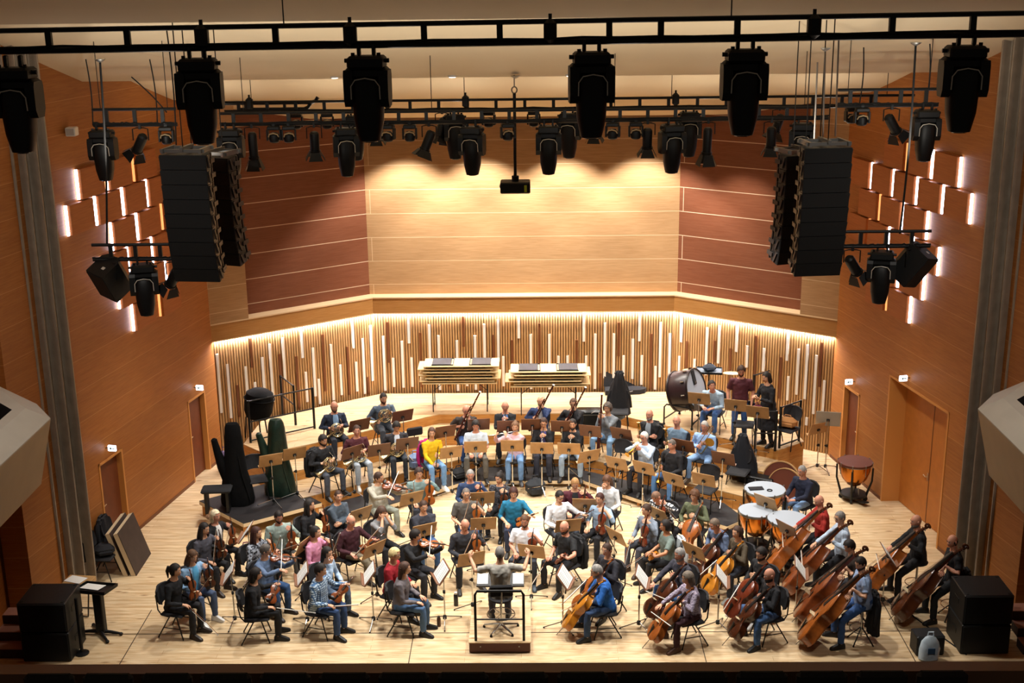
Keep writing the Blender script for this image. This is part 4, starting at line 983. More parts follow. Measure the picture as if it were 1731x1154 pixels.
        fd.normalize(); b.tube([an+Vector((0, 0, .02)), an-Vector((0, 0, .03))+fd*.0, an-Vector((0, 0, .045))+fd*.09], [.034, .034, .026], 8)
        f = MB(); up_ = UP if fd.z == 0 else fd.orthogonal().normalized(); sd = fd.cross(UP).normalized(); upv = sd.cross(fd)
        f.loft([[an-upv*.085+fd*y+sd*(x*w_)+upv*(zz*hh_) for x, zz in ((-1, .55), (-.6, 1), (.6, 1), (1, .55), (1, .02), (-1, .02))] for y, w_, hh_ in ((-.075, .028, .07), (-.06, .036, .10), (.0, .038, .115), (.07, .043, .085), (.14, .046, .06), (.185, .036, .045), (.2, .018, .03))])
        feet.append(f)
    faces = {k: MB() for k in ('eye', 'iris', 'brow', 'lip')}
    hm = MB(); head_mesh(hm, Mh, fem, faces)
    spec = dict(who=who, root=root, b=b, cl=cl, tp=tp, feet=feet, fing=fing, hm=hm, faces=faces, Mh=Mh, hair=hair, beard=beard, gl=gl, skin=SKINS[skin], shirt=shirt, pants=pants, shoes=shoes, vest=vest,
                IN=IN, BW=BW_, col=col, floor=floor, h=h, chair=chair, coat=coat, sit=sit, hip=hip, at=at, xb=xb, yb=yb, s=s, seed=seed, pose=pose, legs=legs)
    PEOPLE.append(spec); return spec

def fuse(mb, voxel, name, disp=0):
    me = mb.mesh('tmp', None); o = bpy.data.objects.new('tmp', me); COL.objects.link(o)
    m = o.modifiers.new('r', 'REMESH'); m.mode = 'VOXEL'; m.voxel_size = voxel; m.use_smooth_shade = True
    s = o.modifiers.new('s', 'SMOOTH'); s.factor = .5; s.iterations = 2
    if disp:
        d = o.modifiers.new('d', 'DISPLACE'); d.texture = DTEX; d.strength = disp; d.mid_level = .5; d.texture_coords = 'LOCAL'
    TMP.append(o); return o
DTEX = bpy.data.textures.new('cloth_folds', 'CLOUDS'); DTEX.noise_scale = .07; DTEX.noise_depth = 1

def dress_people():
    for q in PEOPLE:
        q['ob'] = fuse(q['b'], .0125, 'b'); q['oc'] = fuse(q['cl'], .015, 'c', .022); q['ot'] = fuse(q['tp'], .015, 't', .018)
    dg = bpy.context.evaluated_depsgraph_get()
    for q in PEOPLE:
        for k in ('ob', 'oc', 'ot'): q['m'+k] = bpy.data.meshes.new_from_object(q[k].evaluated_get(dg))
    for o in TMP:
        me = o.data; bpy.data.objects.remove(o); bpy.data.meshes.remove(me)
    for q in PEOPLE:
        me = q['mob']; bm = bmesh.new(); bm.from_mesh(me)
        for extra in (q['hm'], q['fing']):
            t = bpy.data.meshes.new('t'); t.from_pydata(extra.v, [], extra.f); bm.from_mesh(t); bpy.data.meshes.remove(t)
        for f in bm.faces: f.smooth = True
        bm.to_mesh(me); bm.free(); me.materials.clear(); me.materials.append(q['skin']); me.name = 'person'
        r = bpy.data.objects.new('person', me); COL.objects.link(r); r.matrix_world = q['root']
        tag(r, q['who'], 'person', 'orchestra players' if q['pose'] != 'conduct' else None); q['obj'] = r
        def child(name, me, m):
            me.materials.clear(); me.materials.append(m); o = bpy.data.objects.new(name, me); COL.objects.link(o); o.parent = r; me.name = name; return o
        sm = q['shirt'] if not isinstance(q['shirt'], str) else fab('', q['shirt'])
        child('shirt', q['moc'], sm)
        child('trousers', q['mot'], q['pants'] if not isinstance(q['pants'], str) else fab('', q['pants']))
        for f in q['feet']: child('shoe', f.mesh('shoe', None, True), mat('shoe'+q['shoes'], q['shoes'], .5))
        F = q['faces']
        for k, nm, m in (('eye', 'eyes', EYEW), ('iris', 'irises', EYED), ('brow', 'eyebrows', BROW if q['hair'][1] not in ('#9a9590', '#b5b0a8', '#c9a86a') else mat('eyebrow_grey', '#7d746b', .8)), ('lip', 'lips', LIP)):
            child(nm, F[k].mesh(nm, None, True), m)
        st, hc = q['hair']
        if st != 'none': child('hair', hair_mesh(q['Mh'], st, q['seed']).mesh('hair', None, True), mat('hair'+hc, hc, .7, 0, .3, 30))
        if q['beard']: child('beard', beard_mesh(q['Mh']).mesh('beard', None, True), mat('hair'+q['beard'], q['beard'], .8, 0, .3, 30))
        if q['gl']:
            g = MB(); M = q['Mh']
            for s_ in (-1, 1):
                g.tube([M @ Vector((s_*.031+.022*math.cos(k*.785), .104-.004*abs(math.cos(k*.785)), .012+.017*math.sin(k*.785))) for k in range(8)], .0022, 5, True)
                g.tube([M @ Vector((s_*.052, .1, .014)), M @ Vector((s_*.08, .06, .012)), M @ Vector((s_*.082, -.01, .008))], .0022, 5)
            g.tube([M @ Vector((-.01, .105, .014)), M @ Vector((.01, .105, .014))], .0022, 5); child('glasses', g.mesh('glasses', None, True), GLASS)
        if q['vest']:     # the shirt seen in the open front of a jacket
            at = q['at']; g = MB()
            g.loft([ringy(at(t, f), w, .02, q['xb'], q['yb'], 10) for t, f, w in ((.06, .135, .03), (.18, .128, .05), (.3, .134, .062), (.40, .126, .066), (.47, .098, .06), (.51, .075, .05))])
            child('shirt_front', g.mesh('shirt_front', None, True), fab('', q['vest']))
        q['r'] = r
    # chairs, instruments and bows are things of their own
    for q in PEOPLE:
        who = q['who']; root = q['root']; dup = None
        if q['sit'] == 'chair' and q['chair']:
            CHAIR.make(root @ Matrix.Translation((0, .06, 0)), 'black chair under the '+who, 'chair', 'orchestra chairs')
        elif q['sit'] == 'stool':
            BSTOOL.make(root @ Matrix.Translation((0, .0, 0)), 'black stool under the '+who, 'stool', 'bass players stools')
        if q['IN']:
            pr, m = q['IN']; nice = pr.name.replace('_', ' ')
            sw = None
            if pr in (VIOLIN, VIOLA, CELLO, BASS): v = VIO[q['col']]; sw = {'body': v, 'neck': v} if pr is BASS else {'body': v, 'neck': v, 'scroll': v}
            pr.make(root @ m, nice+' held by the '+who, nice, nice+'s of the orchestra', sw)
        if q['BW']:
            pr, m = q['BW']; pr.make(root @ m, 'bow held by the '+who, 'bow', 'bows of the string players')

DB, BR, LB, GR, BL, RD_ = '#1a120d', '#3a2417', '#5a3d26', '#8d8984', '#c9a86a', '#3b1a10'
# ---- first violins and the left of the stage
P('ponytailed violinist in black, leftmost of the front row', (-6.023, 20.051, 1.226), 0, 75, 'rest', '#15161a', '#15151a', ('pony', DB), fem=True, lean=6, nod=10, bowdir=(.1, .75, -.55), shoes='#2a211c', legs='tuck')
P('curly-haired violinist in a light blue cardigan and white sneakers', (-5.865, 20.608, 1.226), 0, 52, 'rest', '#8fb4d8', '#4a5a78', ('wavy', LB), fem=True, lean=6, nod=22, vest='#5fb0e0', bowdir=(.1, .6, .6), shoes='#e8e6e2', col=4)
P('dark-haired violinist in grey blazer beside the blonde woman', (-5.936, 21.755, 1.227), 0, 62, 'rest', '#4c4c56', '#17171b', ('wavy', DB), fem=True, nod=12, col=4, bowdir=(0, .2, 1), shoes='#2a1f1a')
P('older blonde violinist in black jacket over white collar', (-5.865, 22.342, 1.228), 0, 60, 'rest', '#17181d', '#15151a', ('bob', '#d8c9a8'), fem=True, vest='#e6e4e0', lean=4, turn=8, bowdir=(.15, .45, .9), skin=1)
P('long-haired violinist in a black and white patterned blouse', (-4.92, 21.561, 1.227), 0, 72, 'rest', blotched('#23252c', '#a9b0bd'), '#17171b', ('wavy', RD_), fem=True, nod=6, col=1, bowdir=(0, .4, .9))
P('bearded violinist in pale grey-green sweater behind the players in blue', (-4.643, 22.3, 1.227), 0, 25, 'rest', '#93a39c', '#4b4a46', ('short', DB), beard='#33251c', nod=24, legs='apart', bowdir=(-.25, .5, .3), col=0, skin=1, shoes='#20201f')
P('grey-haired violinist in slate blue sweater and jeans, playing', (-4.599, 20.834, 1.226), 0, 58, 'play', '#5f7392', '#33517c', ('short', '#5d5650'), gl=1, lean=6, turn=-6, nod=14, fat=1.12, shoes='#2a1c16')
P('violinist in black seen from behind on an empty-sided chair', (-4.582, 19.879, 1.226), 0, 98, 'restlow', '#121317', '#131317', ('bob', DB), fem=True, lean=6, nod=12, bowdir=(.2, .9, -.1))
P('dark-haired violinist in black below the covered green harp', (-4.141, 22.822, 1.228), 0, 75, 'rest', '#131419', '#131318', ('wavy', DB), fem=True, nod=4, lean=4, col=0, bowdir=(0, .9, -.2))
P('smiling violinist in pink sweater with hair in a bun', (-3.823, 21.573, 1.227), 0, 70, 'rest', '#d58fae', '#1b1b20', ('bun', DB), fem=True, nod=3, col=4)
P('long-haired violinist in pale blue sweater, chin on hand', (-3.471, 20.707, 1.223), 0, 60, 'chin', '#a9c0d8', '#55677f', ('long', DB), fem=True, lean=8, nod=6)
P('violinist in blue checked shirt and jeans in the front row', (-3.479, 20.025, 1.226), 0, 72, 'restlow', checked('#c3d6e4', '#3c5f86'), '#2b456f', ('thick', DB), lean=6, nod=10, fat=1.15, bowdir=(.35, .8, .35), shoes='#141414')
P('violinist in dark grey-blue sweater looking away, arms folded', (-3.638, 23.252, 1.227), 0, 50, 'crossed', '#44505c', '#1c1d22', ('crop', BR), nod=4, turn=25)
P('bald violinist in burgundy sweater and khaki trousers', (-3.231, 22.068, 1.226), 0, 42, 'restlow', '#3d1620', '#6f6552', ('fringe', GR), lean=6, turn=-10, fat=1.15, legs='crossed', skin=1, gl=1, bowdir=(-.6, .3, .7), shoes='#2c211a')
P('stout violist in beige-grey sweater playing below the horns', (-2.951, 24.221, 1.226), 0, 35, 'play', '#a8a394', '#8f9488', ('short', BR), lean=6, fat=1.25, legs='apart', inst=VIOLA, col=0)
P('violinist in grey hiding the face behind a hand', (-2.699, 22.513, 1.219), 0, 40, 'face', '#7c7d7f', '#17181c', ('long', '#4a3326'), fem=True, lean=10, nod=30, sl='mid')
P('short-haired blonde violinist in a red cardigan', (-2.256, 20.637, 1.227), 0, 72, 'lap', '#9b1524', '#17171b', ('thick', '#d9c48c'), fem=True, gl=1, turn=5)
P('long-haired violinist in grey hooded jacket and jeans', (-2.024, 20.078, 1.226), 0, 82, 'lap', '#6b6467', '#4d6c92', ('long', '#4b3124'), fem=True, lean=6, nod=5, legs='tuck', shoes='#17181b')
P('young violist in grey-green sweater under the first black platform', (-2.142, 24.427, 1.228), 0, 15, 'rest', '#758d8c', '#2c2f38', ('thick', '#33211a'), nod=14, inst=VIOLA, col=1, bowdir=(.1, .4, .9))
P('violist in dark sweater over white collar behind tan desk', (-1.909, 22.737, 1.227), 0, 22, 'crossed', '#33353f', '#3c5d8c', ('short', BR), nod=12, vest=None)
P('violinist in black turtleneck with thick dark hair, playing', (-1.956, 21.428, 1.225), 0, 50, 'play', '#111216', '#26262b', ('thick', DB), lean=7, legs='tuck', shoes='#17171a', col=1)
P('grey-haired violinist in navy sweater at the back of the middle', (-1.073, 24.316, 1.227), 0, 8, 'rest', '#24375a', '#2e3a50', ('crop', GR), nod=14, col=1, skin=1, bowdir=(.2, .3, -.9))
P('violinist in grey-brown polo shirt and glasses holding a bow upright', (-1.111, 23.334, 1.227), 0, 10, 'rest', '#54504b', '#2e4a72', ('crop', '#6a6058'), sl='short', gl=1, nod=8, fat=1.12, bowdir=(-.25, .2, 1), col=1)
P('bald violinist in dark grey shirt just left of the conductor', (-1.064, 21.887, 1.223), 0, 18, 'rest', '#2d2f36', '#1b1b20', ('none', DB), lean=8, nod=30, fat=1.08, bowdir=(-.35, .25, 1), col=1, legs='apart', skin=1)
P('violinist in black lace top with hair pinned up', (-0.474, 24.152, 1.226), 0, -18, 'rest', blotched('#15161b', '#4a4c55'), '#121216', ('bun', DB), fem=True, nod=14, turn=10, legs='ahead', col=4, shoes='#15151a')
P('dark-haired violinist in teal blue sweater', (-0.174, 23.386, 1.225), 0, 2, 'restlow', '#1a6f92', '#232b42', ('bob', RD_), fem=True, lean=7, nod=22, fat=1.1, sl='mid', bowdir=(-.2, .6, -.7), col=1)
P('bearded violinist in white t-shirt holding the violin upright', (0.054, 22.048, 1.228), 0, -8, 'rest', '#dfe3ea', '#2a2d36', ('short', LB), beard=LB, sl='short', nod=16, fat=1.12, lean=4, legs='apart', bowdir=(.2, .6, -.7), col=2, skin=1, shoes='#2e3a46')
P('bespectacled violist in white sweater playing beside the desk', (0.737, 23.192, 1.226), 0, 28, 'restlow', '#e2e5ea', '#3a4250', ('short', DB), gl=1, lean=6, nod=18, inst=VIOLA, col=4, legs='apart', bowdir=(.5, .5, .6), shoes='#e4e0da')
P('fair-haired violist in burgundy sleeves and dark vest, looking down', (1.062, 23.848, 1.226), 0, 2, 'rest', '#4a1422', '#1b1b20', ('short', '#a4794a'), lean=6, nod=30, vest='#18181c', inst=VIOLA, col=2, bowdir=(.2, .5, -.8))
P('dark-haired violist in light blue top and black trousers', (1.521, 23.06, 1.228), 0, -32, 'rest', '#93abc4', '#131318', ('short', RD_), fem=True, lean=4, nod=10, sl='mid', inst=VIOLA, col=2, legs='ahead', bowdir=(-.1, .5, -.85))
P('long-haired violist in white top bowing the head', (1.715, 24.005, 1.221), 0, -22, 'chin', '#d9dde0', '#22242c', ('long', '#5a3a26'), fem=True, lean=9, nod=32)
P('bald bearded violist in black t-shirt turned to the conductor', (0.793, 21.75, 1.227), 0, -48, 'restlow', '#101114', '#1c1c22', ('none', DB), beard='#3b2b22', sl='short', turn=-8, nod=12, fat=1.12, inst=VIOLA, col=2, legs='apart', coat='#101013', bowdir=(.2, .5, -.8), skin=1)
P('violist in white shirt with dark stripes, bent far down', (2.641, 23.275, 1.179), 0, -48, 'rest', checked('#dfe2e4', '#23262e', 14), '#1b1c22', ('crop', '#7a5a45'), lean=22, nod=42, inst=VIOLA, col=2, skin=1)
P('short-haired violist in grey sweater and grey trousers, smiling', (2.386, 22.509, 1.228), 0, -48, 'rest', '#747e8c', '#41434c', ('short', BR), fem=True, lean=4, nod=10, turn=8, inst=VIOLA, col=2, legs='ahead', bowdir=(-.4, .6, -.3), shoes='#3b2a1f')
P('dark-haired violist in grey-green t-shirt with a pale jacket behind', (2.673, 21.775, 1.229), 0, -75, 'restlow', '#66746d', '#15161a', ('pony', DB), fem=True, lean=3, sl='short', inst=VIOLA, col=3, nod=5, bowdir=(-.1, .8, -.4), coat='#c9d0d4', skin=2)
P('curly-haired cellist in olive sweater beside the right platform', (3.385, 23.184, 1.226), 0, -28, 'cellorest', '#5b6147', '#17181c', ('curly', '#5a3a22'), fem=True, lean=6, nod=18, col=1, bowdir=(.5, .4, .8), legs='cello')
P('young cellist in black shirt behind the one in bright blue', (1.528, 20.784, 1.228), 0, -52, 'cellorest', '#22222a', '#1a1a20', ('short', BR), lean=4, turn=-12, col=1, legs='cello', bowdir=(0, .8, -.4))
P('grey-haired cellist in bright blue sweater stretching an arm forward', (1.308, 19.987, 1.209), 0, -82, 'cello', '#2466b8', '#2c4468', ('short', GR), beard='#8d8984', gl=1, lean=14, nod=16, col=3, bowdir=(-.75, .55, .2), legs='cello', shoes='#17181b')
P('older grey-haired cellist in dark shirt and jeans', (2.802, 20.583, 1.226), 0, -58, 'cello', '#33333e', '#3a5f92', ('short', GR), beard='#8d8984', lean=6, nod=14, col=4, legs='cello', skin=1)
P('cellist with grey-brown bob in striped lilac blouse', (2.84, 19.671, 1.226), 0, -72, 'cello', checked('#7c7084', '#a99fb0', 30), '#3a1a22', ('bob', '#75695c'), fem=True, lean=6, nod=14, col=1, legs='cello', shoes='#4a2a1c')
P('cellist in slate shirt bent over beside the double desk', (3.607, 21.933, 1.188), 0, -55, 'cellorest', '#5b6a86', '#1c1d24', ('short', '#6a5a4c'), lean=20, nod=22, col=4, legs='cello', bowdir=(.1, .3, 1), skin=1)
P('cellist in olive-brown top with hair tied back and yellow cello', (3.954, 21.481, 1.226), 0, -62, 'cellorest', '#4d4231', '#22252e', ('pony', BR), fem=True, lean=6, nod=4, turn=-14, col=3, legs='cello', bowdir=(-.1, .9, -.4), shoes='#8a8d88')
P('dark-bearded cellist in black sweater with a red-brown cello', (4.242, 20.586, 1.228), 0, -58, 'cellorest', '#15161a', '#22242c', ('thick', DB), beard='#33251c', lean=4, nod=14, gl=1, col=2, legs='cello', bowdir=(-.3, .8, -.4), shoes='#cfcac4')
P('bald bearded cellist in black vest, last of the front row', (4.24, 19.763, 1.228), 0, -72, 'cellorest', '#14151a', '#3a5a86', ('none', DB), beard='#2b211c', lean=4, nod=10, col=4, legs='cello', bowdir=(-.1, .3, -.9), skin=1, shoes='#17181b')
# ---- double basses
bs = dict(hip=.80, legs='perch', sit='stool')
P('bald double bassist in red sweater', (5.614, 22.27, 1.496), 0, -88, 'bass', '#9a2318', '#1b1b22', ('none', DB), lean=6, turn=-24, nod=22, col=1, skin=1, **bs)
P('grey-haired double bassist in pale blue shirt and glasses', (5.826, 21.509, 1.497), 0, -88, 'bass', '#b2c3d6', '#1f2026', ('short', '#7a7570'), gl=1, turn=-24, nod=12, col=0, **bs)
P('dark-haired double bassist in brown leaning the head on a hand', (5.742, 20.427, 1.445), 0, -88, 'bassrest', '#2b211c', '#1f2026', ('thick', DB), lean=12, turn=-24, nod=26, col=0, sl='mid', hip=.76, legs='perch', sit='stool')
P('bearded double bassist in light blue shirt and jeans', (5.742, 19.65, 1.497), 0, -88, 'bassrest', '#90a5c8', '#3a5c92', ('short', DB), beard='#33251c', sl='short', turn=-24, nod=24, fat=1.12, col=1, coat='#101013', **bs)
P('bald double bassist in black by the tall double door', (7.165, 21.336, 1.497), 0, -88, 'bass', '#111216', '#15161a', ('none', DB), beard='#6a605a', nod=8, turn=-8, col=1, skin=1, **bs)
P('bald double bassist in black t-shirt, farthest right', (7.548, 20.488, 1.496), 0, -88, 'bassrest', '#101115', '#121317', ('fringe', '#2b231e'), sl='short', turn=-24, nod=12, lean=6, col=4, coat='#101013', skin=1, **bs)
# ---- conductor on the podium
P('conductor in pale grey polo shirt seen from behind, arms raised', (-0.358, 19.853, 1.618), .2, 184, 'conduct', '#a8a49a', '#3b3b44', ('crop', '#7d7872'), sl='short', lean=4, nod=8, hip=.72, legs='normal', sit='none', shoes='#1c1c1f')
# ---- horns
P('horn player in black leather jacket with blue knee patches', (-4.271, 25.469, 1.577), .35, 48, 'hornlow', '#1a1b1f', '#3a3f4a', ('thick', DB), beard='#33251c', nod=20, coat='#121215', legs='apart')
P('balding horn player in navy quilted jacket', (-4.239, 26.968, 1.817), .59, 25, 'hornlow', '#20293c', '#22242e', ('fringe', '#4a4038'), beard='#4a4038', nod=20, vest='#7f9fc0', fat=1.08, skin=1)
P('horn player in burgundy sweater and pale jeans', (-3.623, 26.039, 1.577), .35, 28, 'hornlow', '#4a1a24', '#9aa2aa', ('short', BR), nod=4, turn=12, skin=1, shoes='#d9d5ce')
P('bearded horn player in blue-grey sweater, highest of the horns', (-3.195, 27.521, 1.817), .59, 22, 'horn', '#4f5e6e', '#3d4148', ('short', DB), beard='#4a2a1c', nod=16)
P('horn player in dark jacket with white lapels reading', (-2.784, 26.307, 1.569), .35, 15, 'hornlow', '#2a2a30', '#2b3038', ('thick', DB), vest='#cdd6e2', nod=32, lean=10)
# ---- woodwinds, front row on the black platform
P('oboist in yellow sweater with a magenta jacket behind her', (-2.008, 26.316, 1.408), .18, 22, 'reedlow', '#e2b714', '#6b93bf', ('long', '#4a3020'), fem=True, inst=OBOE, nod=6, coat='#b3196c', turn=15, lean=4, shoes='#e9e6e0')
P('flautist in pale blue shirt looking down', (-1.062, 26.793, 1.407), .18, 2, 'lap', '#c5d3e0', '#5b5750', ('thick', DB), nod=24, fat=1.1, sl='short', legs='apart', skin=1)
P('flautist in pink sweater playing', (-0.173, 26.659, 1.408), .18, -4, 'flute', '#d2b0b8', '#6488b4', ('bun', '#6a4a30'), fem=True, nod=6, lean=4, shoes='#2a2a2e')
P('clarinettist in black leather jacket over purple shirt', (0.462, 26.916, 1.408), .18, -4, 'reed', '#17181c', '#2a2c38', ('short', BR), gl=1, vest='#4a4a86', nod=16, lean=4)
P('bearded clarinettist in black sweater and light jeans', (1.11, 26.826, 1.408), .18, -8, 'reed', '#191a1e', '#8fa3b8', ('short', DB), beard='#33251c', nod=10, lean=4, legs='apart', shoes='#2b2622')
# ---- woodwinds, back row
P('balding bassoonist in dark brown t-shirt leaning sideways', (-1.298, 27.362, 1.573), .35, 12, 'bassoon', '#2e2622', '#2f4f86', ('fringe', '#5d4c3e'), sl='short', lean=8, nod=18, gl=1, fat=1.1, skin=1)
P('bald wind player in black jacket over blue shirt', (-0.412, 27.575, 1.578), .35, 0, 'reed', '#17181d', '#1c1d24', ('fringe', GR), vest='#4f78b0', nod=8, lean=4, skin=1)
P('bearded bassoonist in navy blazer over white shirt', (0.405, 27.932, 1.578), .35, 0, 'bassoon', '#22345c', '#1f2230', ('fringe', BR), beard='#6a5646', vest='#e4e6ea', nod=6, lean=4)
P('bassoonist in black sweater with glasses', (1.153, 27.752, 1.577), .35, -5, 'bassoon', '#17171b', '#1a1b20', ('short', '#4a2f20'), nod=12, gl=1)
P('contrabassoonist in grey shirt behind tall dark tubes', (1.922, 27.407, 1.577), .35, -28, 'cbassoon', '#767c82', '#6f8fae', ('curly', '#4a4038'), nod=10, legs='apart')
# ---- brass on the right
P('bald trumpeter in black jacket over grey check, back row', (2.836, 26.945, 1.578), .35, -30, 'trumpetup', '#15161a', '#1d1e24', ('none', DB), vest='#8b949c', nod=4, beard='#8a8078', lean=4, skin=1, coat='#101013')
P('white-haired trumpeter in pale blue shirt, playing', (2.636, 25.976, 1.407), .18, -38, 'trumpet', '#b9cde4', '#1c1d26', ('short', '#d4d0c8'), gl=1, nod=10, skin=1)
P('balding trumpeter in grey-blue sweater with folded arms', (3.396, 26.509, 1.577), .35, -30, 'trumpetup', '#6b8398', '#23242c', ('fringe', '#8a7460'), nod=2, fat=1.15, skin=1)
P('trumpeter in black quilted jacket and jeans', (3.188, 25.5, 1.407), .18, -42, 'trumpetrest', '#14151a', '#4a74a8', ('crop', '#5f564e'), nod=14, fat=1.15, legs='apart', skin=1)
P('grey-haired trombonist in light denim shirt and jeans', (3.962, 26.157, 1.577), .35, -28, 'trombone', '#8fb0dc', '#7d9cc4', ('short', '#a29c94'), nod=10, fat=1.1, legs='apart', skin=1, shoes='#5a4a3c')
# ---- percussion
P('percussionist in light blue sweatshirt seated by the bass drum', (4.311, 27.677, 2.009), .83, -25, 'leanarm', '#9fb6c8', '#3c5f92', ('thick', DB), lean=22, nod=-4, turn=-35, skin=1, shoes='#4a4038')
P('man in burgundy t-shirt and jeans standing on the top riser', (4.906, 27.298, 2.48), .83, -15, 'stand', '#4c1c26', '#3b5b8e', ('thick', BR), sl='short', lean=2, nod=24, turn=-10, legs='stand', hip=.95, sit='none', fat=1.08, skin=1, beard=BR)
P('dark-haired woman in black coat standing beside the railing', (5.402, 26.877, 2.458), .83, -62, 'hold', '#17171c', '#131318', ('bob', DB), fem=True, lean=4, nod=16, legs='stand', hip=.93, sit='none', skirt=.42)
P('grey-haired timpanist in navy hooded sweater and jeans', (5.751, 24.444, 1.223), 0, -52, 'leanarm', '#1a2036', '#7c9cc4', ('crop', GR), lean=8, nod=14, fat=1.12, skin=1)
dress_people()

# ================================================================== music stands
SHEET = Proto('sheet_music')
b = MB(); rot = Matrix.Rotation(R(-24), 3, 'X'); c = Vector((0, .02, 1.0)); rot = Matrix.Rotation(R(-36), 3, 'X')
for sx in (-1, 1): b.box(c+rot @ Vector((sx*.108, -.012-.002*(sx > 0), -.005)), (.215, .004, .30), rot)
SHEET.part('pages', b, PAPER, False)
b = MB()
for sx in (-1, 1):
    for k in range(8): b.box(c+rot @ Vector((sx*.108, -.0165, .11-k*.033)), (.17, .0015, .012), rot)
SHEET.part('staves', b, mat('printed_staves', '#b9b9b4', .8), False)
def stand(xy, floor, h, who, kind=0, sheet=False, dz=0):
    pr = (STAND, STANDD, STANDSIDE)[kind]
    m = place(xy[0], xy[1], floor+dz, hd(h))
    nm = ('wooden music stand', 'dark brown music stand', 'brown music stand')[kind]
    pr.make(m, nm+' '+who, 'music stand', 'music stands of the orchestra')
    if sheet: SHEET.make(m, 'white sheet music on the stand '+who, 'sheet music', 'open sheet music')
stand((-5.19, 20.391), 0, 98, 'in front of the ponytailed violinist at far left', 2, True)
stand((-5.251, 22.098), 0, 90, 'in front of the blonde violinist in black jacket', 2, True)
stand((-3.877, 20.338), 0, 102, 'before the back-turned violinist in black', 2, True)
stand((-4.047, 21.516), 0, 68, 'between the bearded man in grey-green and the woman in pink')
stand((-2.696, 20.349), 0, 100, 'before the violinist in blue checked shirt', 2, True)
stand((-1.424, 20.382), 0, 108, 'before the violinist in grey hooded jacket', 2, True)
stand((-2.725, 21.309), 0, 48, 'before the bald violinist in burgundy sweater')
stand((-3.18, 22.889), 0, 42, 'beside the violinist with folded arms')
stand((-1.868, 22.136), 0, 28, 'before the violist in dark sweater over white collar')
stand((-2.241, 23.658), 0, 30, 'between the stout violist and the young violist')
stand((-0.811, 23.668), 0, 8, 'beside the grey-haired violinist in navy sweater')
stand((-0.743, 22.427), 0, 8, 'between the violinist in polo shirt and the one in teal')
stand((-0.915, 20.909), 0, 20, 'left of the conductor, before the bald violinist')
stand((0.185, 21.212), 0, -16, 'right of the conductor, before the man in white t-shirt')
stand((0.875, 22.316), 0, 12, 'behind the bald violist in black t-shirt')
stand((1.243, 23.299), 0, -5, 'before the fair-haired violist in burgundy')
stand((0.772, 20.173), 0, -104, 'before the cellist in bright blue', 2, True)
stand((2.112, 20.159), 0, -100, 'before the cellist in striped lilac blouse', 2, True)
stand((1.768, 21.831), 0, -55, 'before the short-haired violist in grey', 0)
stand((3.145, 21.186), 0, -50, 'before the bent cellist in slate shirt')
stand((2.647, 22.813), 0, -50, 'before the violist in striped white shirt')
stand((3.503, 20.168), 0, -98, 'before the dark-bearded cellist', 2, True)
stand((4.931, 20.477), 0, -100, 'between the cellos and the double basses', 2, True)
stand((5.009, 22.07), 0, -58, 'before the bald bassist in red', 1)
stand((6.615, 20.991), 0, -92, 'before the bassist by the double door', 2, True)
stand((4.836, 23.357), 0, -45, 'among the kettledrums', 0)
stand((-5.313, 24.952), 0, 25, 'on the left in front of the covered harps', 0, False, .33)
stand((-4.877, 25.328), 0, 25, 'right of its neighbour before the green harp cover', 0, False, .33)
stand((-3.613, 26.359), .59, 32, 'before the balding horn player in navy', 1)
stand((-2.715, 26.937), .59, 28, 'before the highest horn player', 1)
stand((-3.656, 25.32), .35, 42, 'before the horn player in leather jacket', 1)
stand((-3.088, 25.459), .35, 22, 'before the horn player in burgundy sweater', 1)
stand((-2.514, 25.838), .35, 18, 'before the horn player with white lapels', 1)
stand((-1.738, 26.559), .35, 25, 'behind the oboist in yellow', 1)
stand((-1.562, 25.727), .18, 20, 'before the oboist in yellow')
stand((-1.036, 26.04), .18, 3, 'before the flautist in pale blue')
stand((-0.234, 26.098), .18, -2, 'before the flautist in pink')
stand((-1.005, 27.004), .35, 8, 'before the bassoonist in brown t-shirt', 1)
stand((-0.336, 26.875), .35, 0, 'before the bald player in blue shirt', 1)
stand((0.209, 26.98), .35, 0, 'before the bassoonist in navy blazer', 1)
stand((0.872, 26.852), .35, -4, 'before the bassoonist in black sweater', 1)
stand((0.412, 25.944), .18, -3, 'before the clarinettist in leather jacket')
stand((1.003, 25.898), .18, -8, 'before the bearded clarinettist')
stand((1.494, 26.536), .35, -18, 'left of the contrabassoonist', 1)
stand((1.407, 25.453), .18, 25, 'turned left beside the bearded clarinettist')
stand((2.174, 26.337), .35, -28, 'before the contrabassoonist, right side', 1)
stand((1.987, 25.038), .18, -32, 'left of the white-haired trumpeter')
stand((2.536, 24.765), .18, -36, 'before the white-haired trumpeter')
stand((3.454, 25.599), .35, -30, 'between the two trumpeters on the right', 1)
stand((3.085, 24.134), .18, -40, 'before the trumpeter in quilted jacket')
stand((3.694, 24.108), .18, -30, 'beside the empty chair below the trombonist')
stand((4.193, 24.85), .35, -28, 'before the trombonist', 1)
stand((3.985, 27.295), .83, -18, 'before the seated percussionist')
stand((4.735, 26.809), .83, -18, 'before the man in burgundy t-shirt')
stand((5.144, 26.353), .83, -22, 'at the corner of the top riser')
GREYD = mat('grey_desk', '#aaa69c', .5)
GST = stand_proto('music_stand', GREYD, 1.25, .55, .4, None, 18)
g = (6.968, 27.503); GST.make(place(g[0], g[1], 0, hd(-12)), 'tall pale grey music stand alone beside the right wall door', 'music stand', 'music stands of the orchestra')
g = (6.759, 27.543); stand(g, 0, 25, 'half hidden behind the tall grey stand by the door')

